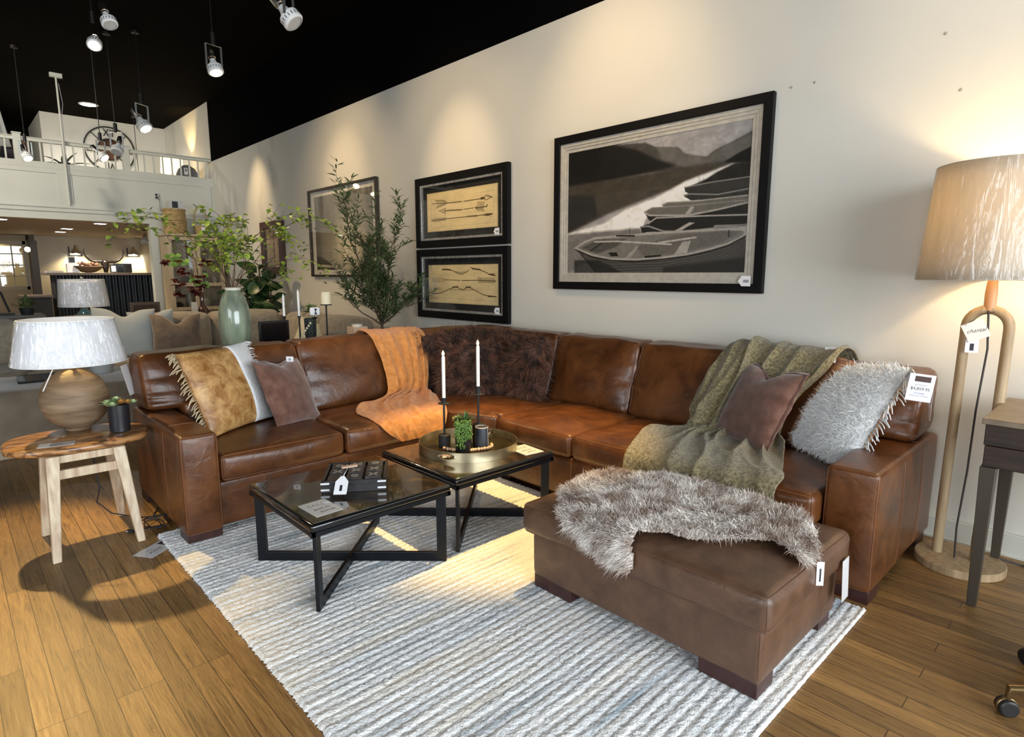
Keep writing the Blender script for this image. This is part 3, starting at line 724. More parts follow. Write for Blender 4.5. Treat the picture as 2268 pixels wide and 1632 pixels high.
r.poly([(250, 1300), (430, 1300), (640, 1412), (250, 1412)], DK, 5, 0.8); r.poly([(900, 1350), (1520, 1270), (1530, 1415), (900, 1415)], (0.03, 0.03, 0.028), 12, 0.8)
r.poly(hull, (0.25, 0.24, 0.22)); r.poly([(700, 1200), (1000, 1110), (1400, 1080), (1480, 1085), (1300, 1180), (1050, 1240), (760, 1270)], (0.19, 0.18, 0.165), 4)
r.poly([(300, 1210), (420, 1150), (640, 1140), (560, 1200), (420, 1250)], (0.13, 0.125, 0.115), 4)
r.line(hull+[hull[0]], 0.016, LT)
r.poly([(980, 1260), (1040, 1165), (1105, 1155), (1075, 1245)], LT); r.poly([(620, 1285), (700, 1200), (725, 1195), (660, 1285)], LT, 0, 0.7)
r.line([(400, 1165), (560, 1160), (960, 1182)], 0.012, (0.5, 0.48, 0.45)); r.line([(870, 1170), (1140, 1130)], 0.012, (0.5, 0.48, 0.45)); r.line([(370, 1232), (450, 1175)], 0.009, DK)
r.poly([(500, 1245), (560, 1240), (575, 1270), (520, 1272)], DK); r.line([(770, 1275), (880, 1265)], 0.014, DK)
r.line([(560, 1120), (690, 1120)], 0.012, DK); r.line([(656, 1060), (656, 1110)], 0.004, DK); r.line([(1380, 1080), (1380, 1125)], 0.008, DK)
rr_ = np.random.RandomState(5)
for k in range(60):
    x = 1150+380*rr_.rand(); y0 = 600+250*rr_.rand(); r.line([(x, y0), (x-4, y0+120)], 0.002, (0.12, 0.12, 0.11), 0.5)
r.noise(0.16, 60, 8)
for k in range(14): r.line([(470+70*k, 1130-3*k), (440+74*k, 1265-10*k)], 0.003, (0.10, 0.095, 0.085), 0.6)
r.line([(258, 1222), (380, 1275), (520, 1302), (700, 1308), (900, 1292), (1080, 1268), (1250, 1228), (1380, 1188), (1505, 1120)], 0.010, (0.01, 0.01, 0.01), 0.9)
r.a = np.clip(np.clip(r.a, 0, 1)**1.4*1.35, 0.002, 0.9)
BX, BZ = -2.65, 1.945
t, bars = picture('framed_picture', 'large black framed photograph of rowing boats on a misty lake', BX, BZ, 1.83, 1.24, 0.062, 0.045, FRAMEBLACK)
lin = MB(); bars(1.83-0.12, 1.24-0.12, 0.028, -0.006, -0.030, lin); bars(1.83-0.12-0.056, 1.24-0.176, 0.022, -0.006, -0.024, lin); bars(1.83-0.12-0.10, 1.24-0.22, 0.026, -0.006, -0.018, lin)
lin.build('liner', LINER, t, bevel=0.002)
print_grid('print', r.a, wallM(BX, WY-0.012, BZ), t, 1.60, 1.01)
flat(1.70, 1.11, -0.034).build('glass', PANE, t)
price_tag(t, BX+0.80, WY-0.047, BZ-0.54, 0.045)

# arrow and bow studies
INKB = (0.10, 0.065, 0.025)
def paper(hom, seed):
    q = Raster(400, 190, (0.78, 0.62, 0.33), hom); q.noise(0.16, 7, seed); q.noise(0.08, 40, seed+1)
    e = np.minimum(np.minimum(q.X, 1-q.X)*2, np.minimum(q.Y, 1-q.Y)); q.a *= (0.86+0.14*np.clip(e/0.05, 0, 1))[..., None]; return q
q = paper(homog([(205, 628), (1420, 408), (1428, 1168), (218, 1285)]), 2)
for L_ in ([(275, 715), (285, 1215)], [(1350, 530), (1355, 1100)], [(275, 1215), (1380, 1100)], [(990, 605), (1375, 535)], [(270, 718), (400, 700)], [(280, 825), (340, 820)]): q.line(L_, 0.006, INKB, 0.55)
q.line([(560, 775), (800, 742)], 0.0272, INKB, 0.9); q.line([(835, 740), (1180, 680)], 0.0238, INKB, 0.9); q.line([(1140, 684), (1180, 676)], 0.0595, INKB)
q.line([(1180, 680), (1220, 625), (1330, 655), (1215, 712), (1190, 680)], 0.0170, INKB); q.line([(1235, 650), (1320, 655)], 0.0102, INKB)
for k in range(7): q.line([(355+24*k, 735-2*k), (390+24*k, 780-2*k)], 0.0170, INKB, 0.8); q.line([(365+22*k, 860-8*k), (400+22*k, 800-3*k)], 0.0170, INKB, 0.8)
q.line([(300, 790), (560, 775)], 0.0204, INKB); q.line([(350, 735), (460, 722), (560, 772), (480, 815), (370, 865)], 0.0102, INKB)
q.line([(415, 915), (520, 865), (522, 955), (415, 915)], 0.0170, INKB); q.line([(480, 912), (805, 882)], 0.0306, INKB, 0.85); q.line([(830, 880), (1000, 850)], 0.0204, INKB, 0.9); q.line([(1000, 850), (1060, 830), (1050, 880)], 0.0136, INKB)
for k in range(5): q.line([(1060+26*k, 860), (1085+26*k, 742)], 0.0187, INKB, 0.85); q.line([(1060+26*k, 850), (1085+26*k, 905)], 0.0187, INKB, 0.85)
q.line([(1040, 852), (1235, 822), (1240, 790)], 0.0255, INKB)
for k in range(9): q.line([(560+26*k, 885), (562+26*k, 915)], 0.0136, INKB, 0.7)
q.line([(500, 1050), (900, 1005), (1200, 968)], 0.0221, INKB, 0.9); q.line([(900, 1002), (1060, 990)], 0.0476, INKB, 0.6); q.line([(1190, 972), (1240, 955), (1330, 950), (1260, 975), (1190, 970)], 0.0340, INKB)
for k in range(8): q.line([(290+28*k, 1080-3*k), (320+28*k, 1045-3*k)], 0.0170, INKB, 0.85); q.line([(300+28*k, 1085-3*k), (335+28*k, 1105-5*k)], 0.0170, INKB, 0.85)
q.line([(280, 1085), (540, 1045)], 0.0170, INKB); q.line([(520, 950), (520, 1110)], 0.0068, INKB, 0.6); q.line([(1300, 930), (1305, 1050)], 0.0068, INKB, 0.6)
MATBLACK = mat('black_mat_board', (0.010, 0.010, 0.010), 0.7)
def study(img, cz, label, pz):
    t, bars = picture('framed_picture', label, -4.865, cz, 1.47, 0.727, 0.075, 0.05, FRAMEBLACK, 'arrow and bow drawings in black frames', lip=(0.024, SILVERLIP))
    flat(1.31, 0.57, -0.010).build('mat_board', MATBLACK, t)
    MB().box(-0.565, 0.565, -0.012, -0.0105, -0.20+pz, 0.20+pz).build('backing_paper', mat('aged_paper_edge', (0.45, 0.35, 0.19), 0.8), t)
    print_grid('drawing', img, wallM(-4.865, WY-0.0155, cz+pz), t, 1.125, 0.395)
    flat(1.31, 0.57, -0.036).build('glass', PANE, t)
    price_tag(t, -4.865+0.575, WY-0.042, cz-0.245, 0.042)
study(q.a, 2.092, 'upper black framed drawing of three arrows on yellowed paper', 0.0)
q = paper(homog([(1322, 900), (1978, 875), (1985, 1275), (1338, 1248)]), 12)
for L_ in ([(1345, 925), (1350, 1225)], [(1950, 905), (1965, 1235)], [(1350, 1200), (1965, 1238)], [(1345, 925), (1420, 922)], [(1400, 985), (1345, 980)]): q.line(L_, 0.006, INKB, 0.5)
q.line([(1450, 945), (1500, 932), (1560, 950), (1600, 972), (1640, 978), (1680, 960), (1700, 940)], 0.0204, INKB); q.line([(1580, 955), (1630, 965), (1670, 952)], 0.0136, INKB); q.line([(1460, 935), (1530, 940)], 0.0374, INKB)
q.line([(1720, 915), (1790, 930), (1850, 950), (1900, 975), (1945, 968)], 0.0204, INKB); q.line([(1740, 925), (1810, 932)], 0.0374, INKB); q.line([(1895, 975), (1950, 985)], 0.0340, INKB)
q.line([(1480, 1035), (1620, 1040)], 0.0170, INKB); q.line([(1640, 1040), (1800, 1035), (1960, 1040)], 0.0204, INKB)
for k in range(9): q.line([(1790+18*k, 1010), (1805+18*k, 1036)], 0.0204, INKB, 0.85); q.line([(1795+18*k, 1058), (1812+18*k, 1038)], 0.0204, INKB, 0.85)
for k in range(8): q.line([(1350+16*k, 1015), (1370+16*k, 1036)], 0.0204, INKB, 0.5); q.line([(1350+16*k, 1060), (1370+16*k, 1038)], 0.0204, INKB, 0.5)
q.line([(1365, 1170), (1440, 1165), (1520, 1125), (1580, 1100), (1650, 1128), (1700, 1100), (1760, 1128), (1850, 1175), (1965, 1190)], 0.0238, INKB, 0.85)
q.line([(1530, 1130), (1750, 1128)], 0.0170, INKB, 0.7); q.line([(1560, 1105), (1600, 1100)], 0.0476, INKB, 0.8); q.line([(1680, 1105), (1720, 1102)], 0.0476, INKB, 0.8); q.line([(1365, 1170), (1430, 1165)], 0.03, INKB); q.line([(1890, 1188), (1965, 1188)], 0.03, INKB)
study(q.a, 1.347, 'lower black framed drawing of bows and an arrow on yellowed paper', 0.0)

# abstract poster and the narrow picture near the corner
q = Raster(220, 160, (0.20, 0.18, 0.14)); g = np.exp(-(((q.X-0.62)/0.30)**2+((q.Y-0.72)/0.34)**2))
q.a = np.array([0.17, 0.155, 0.125])[None, None]+g[..., None]*np.array([0.55, 0.50, 0.36])
q.poly([(0, 0.80), (0.12, 0.84), (0.35, 0.97), (0.35, 1), (0, 1)], (0.05, 0.045, 0.03), 3); q.line([(0.0, 0.94), (0.25, 0.955), (0.45, 0.97)], 0.03, (0.55, 0.5, 0.38), 0.8)
q.line([(0.09, 0.02), (0.10, 0.20)], 0.03, (0.08, 0.075, 0.06), 0.7); q.noise(0.45, 6, 4, 3.0); q.noise(0.2, 30, 6)
t, bars = picture('framed_picture', 'wide thin framed abstract landscape print with a white border behind the olive tree', -7.31, 2.0, 1.80, 1.17, 0.028, 0.05, mat('brown_black_frame', (0.03, 0.02, 0.014), 0.4))
flat(1.75, 1.12, -0.012).build('mat_board', mat('white_mat_board', (0.70, 0.66, 0.58), 0.7), t)
print_grid('print', q.a, wallM(-7.31, WY-0.0145, 2.0), t, 1.54, 0.98)
flat(1.75, 1.12, -0.040).build('glass', PANE, t)
MB().lathe([(0.014, 0), (0.014, 0.002)], seg=14, M=frame((-8.0, WY-0.0145, 1.465), (1, 0, 0), (0, 0, 1))).build('round_sticker', INK, t, world=True)
q = Raster(60, 110, (0.42, 0.30, 0.20)); q.noise(0.3, 6, 9)
for yy in (0.22, 0.40, 0.58, 0.74): q.line([(0.5, yy-0.06), (0.47, yy+0.05)], 0.05, (0.12, 0.06, 0.04)); q.line([(0.32, yy), (0.66, yy-0.01)], 0.012, (0.2, 0.1, 0.06), 0.7)
t, bars = picture('framed_picture', 'narrow brown framed print of small figures beside the branches in the vase', -9.53, 1.86, 0.80, 0.80, 0.10, 0.07, mat('red_brown_frame', (0.06, 0.022, 0.014), 0.35))
flat(0.62, 0.62, -0.012).build('mat_board', mat('tan_mat', (0.50, 0.38, 0.27), 0.7), t)
print_grid('print', q.a, wallM(-9.53, WY-0.0145, 1.86), t, 0.40, 0.54)
flat(0.62, 0.62, -0.05).build('glass', PANE, t)
# ------------------------------------------------------------------ rug
def rug():
    x0, x1, y0, y1 = -3.68, -0.70, 0.74, 2.79
    pitch = 0.038; nx = int((x1-x0)/(pitch/7)); ny = 230
    X = np.linspace(x0, x1, nx); Y = np.linspace(y0, y1, ny); XX, YY = np.meshgrid(X, Y, indexing='ij')
    rs = np.random.RandomState(3)
    wob = 0.003*np.sin(YY*5.0+XX*0.9)+0.002*np.sin(YY*11+1.3)
    ph = (XX-x0+wob)/pitch; row = np.floor(ph); f = ph-row
    hgt = np.clip(np.sin(np.pi*f), 0, 1)**0.42
    # pile patches: low and high rows, as in a carved rug
    low = 0.5+0.5*np.sin(row*2.399+3.0*np.sin(YY*1.7+row*0.21)); Z = 0.006+0.009*hgt*(0.75+0.25*low)+rs.normal(size=XX.shape)*0.0016
    Z[0, :] = Z[-1, :] = 0.001; Z[:, 0] = Z[:, -1] = 0.001
    XX = XX+rs.normal(size=XX.shape)*0.0006; YY[:, 0] += rs.normal(size=nx)*0.003; YY[:, -1] += rs.normal(size=nx)*0.003
    V = np.stack([XX, YY, Z], -1).reshape(-1, 3)-np.array([-2.2, 1.75, 0])
    idx = np.arange(nx*ny).reshape(nx, ny); Q = np.stack([idx[:-1, :-1], idx[1:, :-1], idx[1:, 1:], idx[:-1, 1:]], -1).reshape(-1, 4)
    me = bpy.data.meshes.new('area_rug'); me.vertices.add(len(V)); me.vertices.foreach_set('co', V.ravel().astype(np.float32))
    me.loops.add(Q.size); me.loops.foreach_set('vertex_index', Q.ravel().astype(np.int32)); me.polygons.add(len(Q)); me.polygons.foreach_set('loop_start', (np.arange(len(Q))*4).astype(np.int32))
    me.update(calc_edges=True); me.shade_smooth()
    m = bpy.data.materials.new('ribbed_wool'); m.use_nodes = True; nt = m.node_tree; n = nt.nodes; b = n['Principled BSDF']; L = nt.links.new
    tc = n.new('ShaderNodeTexCoord'); mp = n.new('ShaderNodeMapping'); mp.inputs['Scale'].default_value = (26, 1.1, 1); L(tc.outputs['Object'], mp.inputs['Vector'])
    a = n.new('ShaderNodeTexNoise'); a.inputs['Scale'].default_value = 1.0; a.inputs['Detail'].default_value = 3; L(mp.outputs[0], a.inputs['Vector'])
    mp2 = n.new('ShaderNodeMapping'); mp2.inputs['Scale'].default_value = (5.5, 0.9, 1); L(tc.outputs['Object'], mp2.inputs['Vector'])
    c = n.new('ShaderNodeTexNoise'); c.inputs['Scale'].default_value = 1.0; c.inputs['Detail'].default_value = 2; L(mp2.outputs[0], c.inputs['Vector'])
    mx = n.new('ShaderNodeMath'); mx.operation = 'MULTIPLY_ADD'; mx.inputs[1].default_value = 0.45; L(a.outputs['Fac'], mx.inputs[0])
    s2 = n.new('ShaderNodeMath'); s2.operation = 'MULTIPLY'; s2.inputs[1].default_value = 0.55; L(c.outputs['Fac'], s2.inputs[0]); L(s2.outputs[0], mx.inputs[2])
    r = n.new('ShaderNodeValToRGB'); e = r.color_ramp.elements; e[0].position = 0.30; e[0].color = (0.15, 0.22, 0.28, 1); e[1].position = 0.70; e[1].color = (0.56, 0.47, 0.35, 1)
    for p, col in ((0.36, (0.36, 0.42, 0.46)), (0.42, (0.76, 0.77, 0.78)), (0.54, (0.90, 0.89, 0.87)), (0.62, (0.86, 0.82, 0.75))):
        q_ = e.new(p); q_.color = (*col, 1)
    L(mx.outputs[0], r.inputs[0]); L(r.outputs[0], b.inputs['Base Color']); b.inputs['Roughness'].default_value = 0.95; b.inputs['Specular IOR Level'].default_value = 0.1
    b.inputs['Sheen Weight'].default_value = 0.3
    t = n.new('ShaderNodeTexNoise'); t.inputs['Scale'].default_value = 160; t.inputs['Detail'].default_value = 2; L(tc.outputs['Object'], t.inputs['Vector'])
    bp = n.new('ShaderNodeBump'); bp.inputs['Strength'].default_value = 0.75; bp.inputs['Distance'].default_value = 0.007; L(t.outputs['Fac'], bp.inputs['Height']); L(bp.outputs[0], b.inputs['Normal'])
    me.materials.append(m); o = bpy.data.objects.new('area_rug', me); COL.objects.link(o); o.location = (-2.2, 1.75, 0.0)
    tag(o, 'large pale ribbed wool rug with grey, blue and sand stripes under the coffee tables', 'rug')
rug()

OSEAM = mat('ottoman_seam', (0.12, 0.062, 0.036), 0.5)
# ------------------------------------------------------------------ leather sectional
SO = thing('sectional_sofa', 'large brown leather corner sofa in an L shape along the cream wall', 'sofa', (-2.6, 2.9, 0))
FZ = 0.017
def soft(name, lo, hi, r=0.03, puff=(0, 0, 0), m=None, parent=SO, wr=0.004, ws=5, warp=None, seed=0.0, seams=(), nm=10, crease=None, rad=0.0035):
    sm = SEAM if (m is None or m is LEATHER) else OSEAM
    mb, f = cushion(lo, hi, r, puff, nm, wr, ws, warp, seed, crease)
    o = mb.build(name, m or LEATHER, parent, world=True, angle=180)
    if seams:
        for s_ in seams: piping(MB(), f, s_[0], rad, closed=s_[1]).build('seam', sm, o, world=True, angle=180)
    return o
def loopz(lo, hi, z): return (ring_pts(lo, hi, 2, z), True)
def loopx(lo, hi, x): return (ring_pts(lo, hi, 0, x), True)
def loopy(lo, hi, y): return (ring_pts(lo, hi, 1, y), True)

# frame
lo, hi = (-4.45, 1.01, 0.055), (-3.43, 2.60, 0.315)
soft('base', lo, hi, 0.02, (0.006, 0, 0), seams=[([(hi[0], 1.78, lo[2]), (hi[0], 1.78, hi[2])], False)])
mb = MB(); mb.prism([(-4.45, 2.58), (-3.435, 2.58), (-3.09, 2.755), (-3.07, 2.755), (-3.07, 3.78), (-4.45, 3.78)], 0.055, 0.315); mb.build('base', LEATHER, SO, world=True, bevel=0.02, segs=3)
lo, hi = (-3.07, 2.745, 0.055), (-0.91, 3.78, 0.315)
soft('base', lo, hi, 0.02, (0, 0.006, 0), seams=[([(-2.365, lo[1], lo[2]), (-2.365, lo[1], hi[2])], False), ([(-1.65, lo[1], lo[2]), (-1.65, lo[1], hi[2])], False)])
soft('back_frame', (-4.50, 0.86, 0.05), (-4.38, 3.80, 0.90), 0.03)
soft('back_frame', (-4.48, 3.68, 0.05), (-0.76, 3.80, 0.90), 0.03)
# arms
lo, hi = (-4.44, 0.822, 0.055), (-3.395, 1.012, 0.606)
soft('arm', lo, hi, 0.022, (0.006, 0.006, 0.004), seams=[loopx(lo, hi, hi[0]), ([(-3.70, lo[1], lo[2]), (-3.70, lo[1], hi[2]), (-3.70, hi[1], hi[2])], False)], rad=0.003)
lo, hi = (-0.925, 2.825, 0.055), (-0.705, 3.84, 0.606)
soft('arm', lo, hi, 0.026, (0.006, 0.006, 0.004), seams=[loopy(lo, hi, lo[1]), ([(hi[0], 3.20, lo[2]), (hi[0], 3.20, hi[2])], False), ([(hi[0], 3.52, lo[2]), (hi[0], 3.52, hi[2]), (lo[0], 3.52, hi[2])], False)], rad=0.003)
# seat cushions
def seat(lo, hi, seed, front):
    ax = 0 if front == 'x' else 1
    fv = hi[0] if ax == 0 else lo[1]
    pf = (0.022, 0.004, 0.03) if ax == 0 else (0.004, 0.022, 0.03)
    face = [p for p in ring_pts(lo, hi, ax, fv)]
    soft('seat_cushion', lo, hi, 0.035, pf, wr=0.009, ws=4.5, seed=seed, seams=[(face, True)], nm=14)
seat((-4.12, 1.022, 0.312), (-3.415, 1.775, 0.468), 1.0, 'x')
seat((-4.12, 1.785, 0.312), (-3.415, 2.570, 0.468), 2.0, 'x')
seat((-3.055, 2.735, 0.312), (-2.370, 3.50, 0.468), 3.0, 'y')
seat((-2.360, 2.735, 0.312), (-1.655, 3.50, 0.468), 4.0, 'y')
seat((-1.645, 2.735, 0.312), (-0.935, 3.50, 0.468), 5.0, 'y')
# corner wedge seat: a cushion whose front corner is cut off on the slant
def wedge_warp(o):
    x, y, z = o
    # square corner (-3.065, 2.58) pushed back along the slant between (-3.42,2.58) and (-3.065,2.735)
    u = max(0.0, min(1.0, (x+4.1)/(1.035))); v = max(0.0, min(1.0, (3.5-y)/0.92))
    k = u**5*v; 
    lim = 2.58+max(0.0, (x+3.42))*0.44
    if y < lim+0.03: y = lim+(y-2.58)*0.5
    return Vector((x, y, z))
soft('corner_seat_cushion', (-4.10, 2.580, 0.312), (-3.065, 3.50, 0.468), 0.035, (0.0, 0.0, 0.028), wr=0.008, seed=6.0, nm=16, warp=wedge_warp,
     seams=[([(-3.44, 2.58, 0.468), (-3.065, 2.58, 0.468)], False), ([(-3.44, 2.58, 0.312), (-3.065, 2.58, 0.312)], False)])
# back cushions
def lean_x(o):
    o = o.copy(); t = (o.z-0.47)/0.5; w = (o.x+4.50)/0.45; o.x -= 0.17*t*max(0, w); return o
def lean_y(o):
    o = o.copy(); t = (o.z-0.47)/0.5; w = (3.80-o.y)/0.38; o.y += 0.15*t*max(0, w); return o
def crz(ends, axis, n=9, amp=0.010, seed=1):
    """short pull creases running in from the ends of a back cushion"""
    rs = random.Random(seed); cs = [(rs.uniform(-0.8, 0.8), rs.choice(ends), rs.uniform(0.25, 0.6), rs.uniform(0.05, 0.11), rs.uniform(-0.25, 0.25)) for _ in range(n)]
    def f(o, u):
        d = 0.0; a = u[axis]; z = u[2]
        for (zc, e, ln, w, sl) in cs:
            t = (1-abs(a-e)/ln) if abs(a-e) < ln else 0
            d -= amp*t*math.exp(-((z-zc-sl*(a-e))/w)**2)
        d *= 1 if abs(z) < 0.96 else 0.3
        return Vector((d, 0, 0)) if axis == 1 else Vector((0, -d, 0))
    return f
def backc(lo, hi, seed, along, seams, name='back_cushion', puff=0.055):
    pf = (puff, 0.02, 0.012) if along == 'y' else (0.02, puff, 0.012)
    soft(name, lo, hi, 0.045, pf, wr=0.010, ws=5.5, seed=seed, warp=lean_x if along == 'y' else lean_y, seams=seams, nm=18, crease=crz((-1, 1), 1 if along == 'y' else 0, 10, 0.011, int(seed)))
a, b_ = (-4.49, 0.845, 0.615), (-4.09, 1.84, 0.955); backc(a, b_, 7, 'y', [loopy(a, b_, a[1]), loopy(a, b_, b_[1])], puff=0.03)
soft('back_cushion', (-4.42, 1.03, 0.45), (-4.06, 1.83, 0.66), 0.03, (0.02, 0, 0), wr=0.006)
a, b_ = (-4.49, 1.855, 0.460), (-4.09, 2.80, 0.962); backc(a, b_, 8, 'y', [loopy(a, b_, a[1]), loopy(a, b_, b_[1])])
a, b_ = (-4.49, 2.81, 0.460), (-4.12, 3.72, 0.968); backc(a, b_, 9, 'y', [loopy(a, b_, a[1])])
a, b_ = (-4.42, 3.43, 0.460), (-3.25, 3.79, 0.968); backc(a, b_, 10, 'x', [loopx(a, b_, b_[0])], puff=0.07)
a, b_ = (-3.235, 3.43, 0.460), (-2.465, 3.79, 0.970); backc(a, b_, 11, 'x', [loopx(a, b_, b_[0]), loopx(a, b_, a[0])], puff=0.07)
a, b_ = (-2.455, 3.43, 0.460), (-1.70, 3.79, 0.968); backc(a, b_, 12, 'x', [loopx(a, b_, a[0])], puff=0.04)
a, b_ = (-1.69, 3.43, 0.460), (-0.95, 3.79, 0.962); backc(a, b_, 13, 'x', [])
a, b_ = (-1.40, 3.40, 0.615), (-0.735, 3.80, 0.955); backc(a, b_, 14, 'x', [loopx(a, b_, b_[0])], puff=0.03)
for (x0, x1, y0, y1, z0) in ((-3.55, -3.40, 0.828, 1.004, FZ), (-4.42, -4.28, 0.828, 1.0, 0), (-0.92, -0.71, 2.835, 2.97, 0), (-0.90, -0.72, 3.66, 3.82, 0), (-3.12, -2.98, 2.80, 2.92, 0), (-2.44, -2.30, 2.80, 2.92, 0), (-3.56, -3.44, 2.42, 2.56, FZ), (-4.42, -4.28, 3.6, 3.74, 0)):
    MB().box(x0, x1, y0, y1, z0, 0.065).build('foot', DARKWOOD, SO, world=True, bevel=0.003)

# ------------------------------------------------------------------ ottoman
OT = thing('ottoman', 'rectangular brown leather ottoman on the rug with a sheepskin over it', 'ottoman', (-1.3, 2.22, FZ))
lo, hi = (-1.835, 1.868, 0.068), (-0.765, 2.575, 0.285)
soft('base', lo, hi, 0.018, (0.004, 0.004, 0), m=OTTOMAN_L, parent=OT, seams=[([(hi[0], lo[1], lo[2]), (hi[0], lo[1], hi[2])], False), ([(lo[0], lo[1], lo[2]), (lo[0], lo[1], hi[2])], False)], rad=0.0025)
lo, hi = (-1.885, 1.838, 0.275), (-0.735, 2.605, 0.415)
soft('cushion_top', lo, hi, 0.034, (0.010, 0.012, 0.022), m=OTTOMAN_L, parent=OT, wr=0.008, ws=4, nm=18, seams=[loopz(lo, hi, hi[2]), loopz(lo, hi, lo[2]), ([(hi[0], lo[1], lo[2]), (hi[0], lo[1], hi[2])], False)], rad=0.0028)
for (x0, x1, y0, y1) in ((-1.83, -1.61, 1.875, 2.0), (-0.99, -0.77, 1.872, 2.0), (-1.83, -1.61, 2.45, 2.57), (-0.93, -0.78, 2.45, 2.57)):
    MB().box(x0, x1, y0, y1, FZ-0.002, 0.075).build('foot', DARKWOOD, OT, world=True, bevel=0.003)

# ------------------------------------------------------------------ sheepskin
SKIN = mat('sheepskin_hide', (0.30, 0.24, 0.20), 0.9)
def fur_mat(name, a, b_, scale=7.0, rough=0.75, sheen=0.2):
    m = bpy.data.materials.new(name); m.use_nodes = True; nt = m.node_tree; n = nt.nodes; b = n['Principled BSDF']; L = nt.links.new
    tc = n.new('ShaderNodeTexCoord'); t = n.new('ShaderNodeTexNoise'); t.inputs['Scale'].default_value = scale; t.inputs['Detail'].default_value = 5; L(tc.outputs['Object'], t.inputs['Vector'])
    r = n.new('ShaderNodeValToRGB'); r.color_ramp.elements[0].position = 0.36; r.color_ramp.elements[0].color = (*a, 1); r.color_ramp.elements[1].position = 0.62; r.color_ramp.elements[1].color = (*b_, 1)
    L(t.outputs['Fac'], r.inputs[0]); L(r.outputs[0], b.inputs['Base Color']); b.inputs['Roughness'].default_value = rough; b.inputs['Sheen Weight'].default_value = sheen; b.inputs['Specular IOR Level'].default_value = 0.25
    MATS[name] = m; return m
OTOP = 0.437
outl = [(-1.767, 1.965), (-1.837, 2.151), (-1.827, 2.399), (-1.722, 2.454), (-1.557, 2.575), (-1.364, 2.60), (-1.128, 2.60), (-0.973, 2.59), (-0.854, 2.50), (-0.79, 2.39), (-0.74, 2.26), (-0.735, 2.14), (-0.76, 2.124), (-0.79, 2.14), (-0.82, 2.178), (-0.882, 2.194), (-0.975, 2.117), (-1.106, 1.979), (-1.182, 1.962), (-1.262, 1.9), (-1.284, 1.899), (-1.233, 1.782), (-1.251, 1.684), (-1.331, 1.678), (-1.404, 1.728), (-1.517, 1.769), (-1.655, 1.853)]
def skin_pt(x, y):
    """height of the hide: lies on the cushion and rolls over its front edge"""
    z = OTOP+0.006+0.012*(1+nz((x, y, 0), 7, 2.0))
    yf = 1.87
    if y < yf:      # drape over the front edge
        d = yf-y; a = min(d/0.05, PI/2); yy = yf-0.05*math.sin(a); zz = OTOP-0.05*(1-math.cos(a))
        if d > 0.05*PI/2: zz -= (d-0.05*PI/2)*0.62
        return (x, yy-0.012, zz)
    if x > -0.77: z -= (x+0.77)*1.2
    return (x, y, z)
def skin():
    t = thing('sheepskin_throw', 'grey brown long-haired sheepskin lying over the top of the leather ottoman', 'sheepskin', (-1.3, 2.22, OTOP))
    ra = Raster(200, 200); xs0, xs1, ys0, ys1 = -1.9, -0.68, 1.62, 2.66
    hom_ = lambda p: ((p[0]-xs0)/(xs1-xs0), (p[1]-ys0)/(ys1-ys0)); ra.h = hom_; m = ra.mask(outl)
    mb = MB(); idx = {}
    def vid(i, j):
        if (i, j) not in idx:
            idx[(i, j)] = len(mb.v); mb.v.append(skin_pt(xs0+(xs1-xs0)*i/200, ys0+(ys1-ys0)*j/200))
        return idx[(i, j)]
    for j in range(0, 199, 2):
        for i in range(0, 199, 2):
            if m[j+1, i+1]: mb.f.append((vid(i, j), vid(i+2, j), vid(i+2, j+2), vid(i, j+2)))
    mb.build('hide', SKIN, t, world=True, angle=180, solid=0.004)
    P, N = surf_samples(mb, 62000, 4); N[:, 2] = np.abs(N[:, 2]); N[N[:, 2] < 0.2, 2] = 0.2
    # flow of the wool: swirls by low noise, leaning down off the front
    cb = np.zeros_like(P)
    for i, p in enumerate(P):
        cb[i] = (nz(p, 5, 1)*1.3+0.2, nz(p, 5, 5)*1.3-0.45, 0)
    P = P-np.array(t.location)
    strands('wool', P, N, 0.034, 0.0027, fur_mat('sheep_wool', (0.38, 0.27, 0.21), (0.95, 0.89, 0.82), 12), t, 7, comb=cb, spread=0.36, curl=0.55, segs=3, droop=0.5)
    Mg = frame((-0.716, 2.222, 0.372), (0.75, 0.66, 0), (-0.06, 0, 1))
    tg = MB().box(-0.013, 0.013, -0.045, 0.045, 0, 0.0015, M=Mg).build('price_tag', PAPER, t, world=True)
    MB().box(-0.003, 0.003, -0.03, 0.02, 0.0016, 0.0022, M=Mg).build('barcode', INK, tg, world=True)
skin()

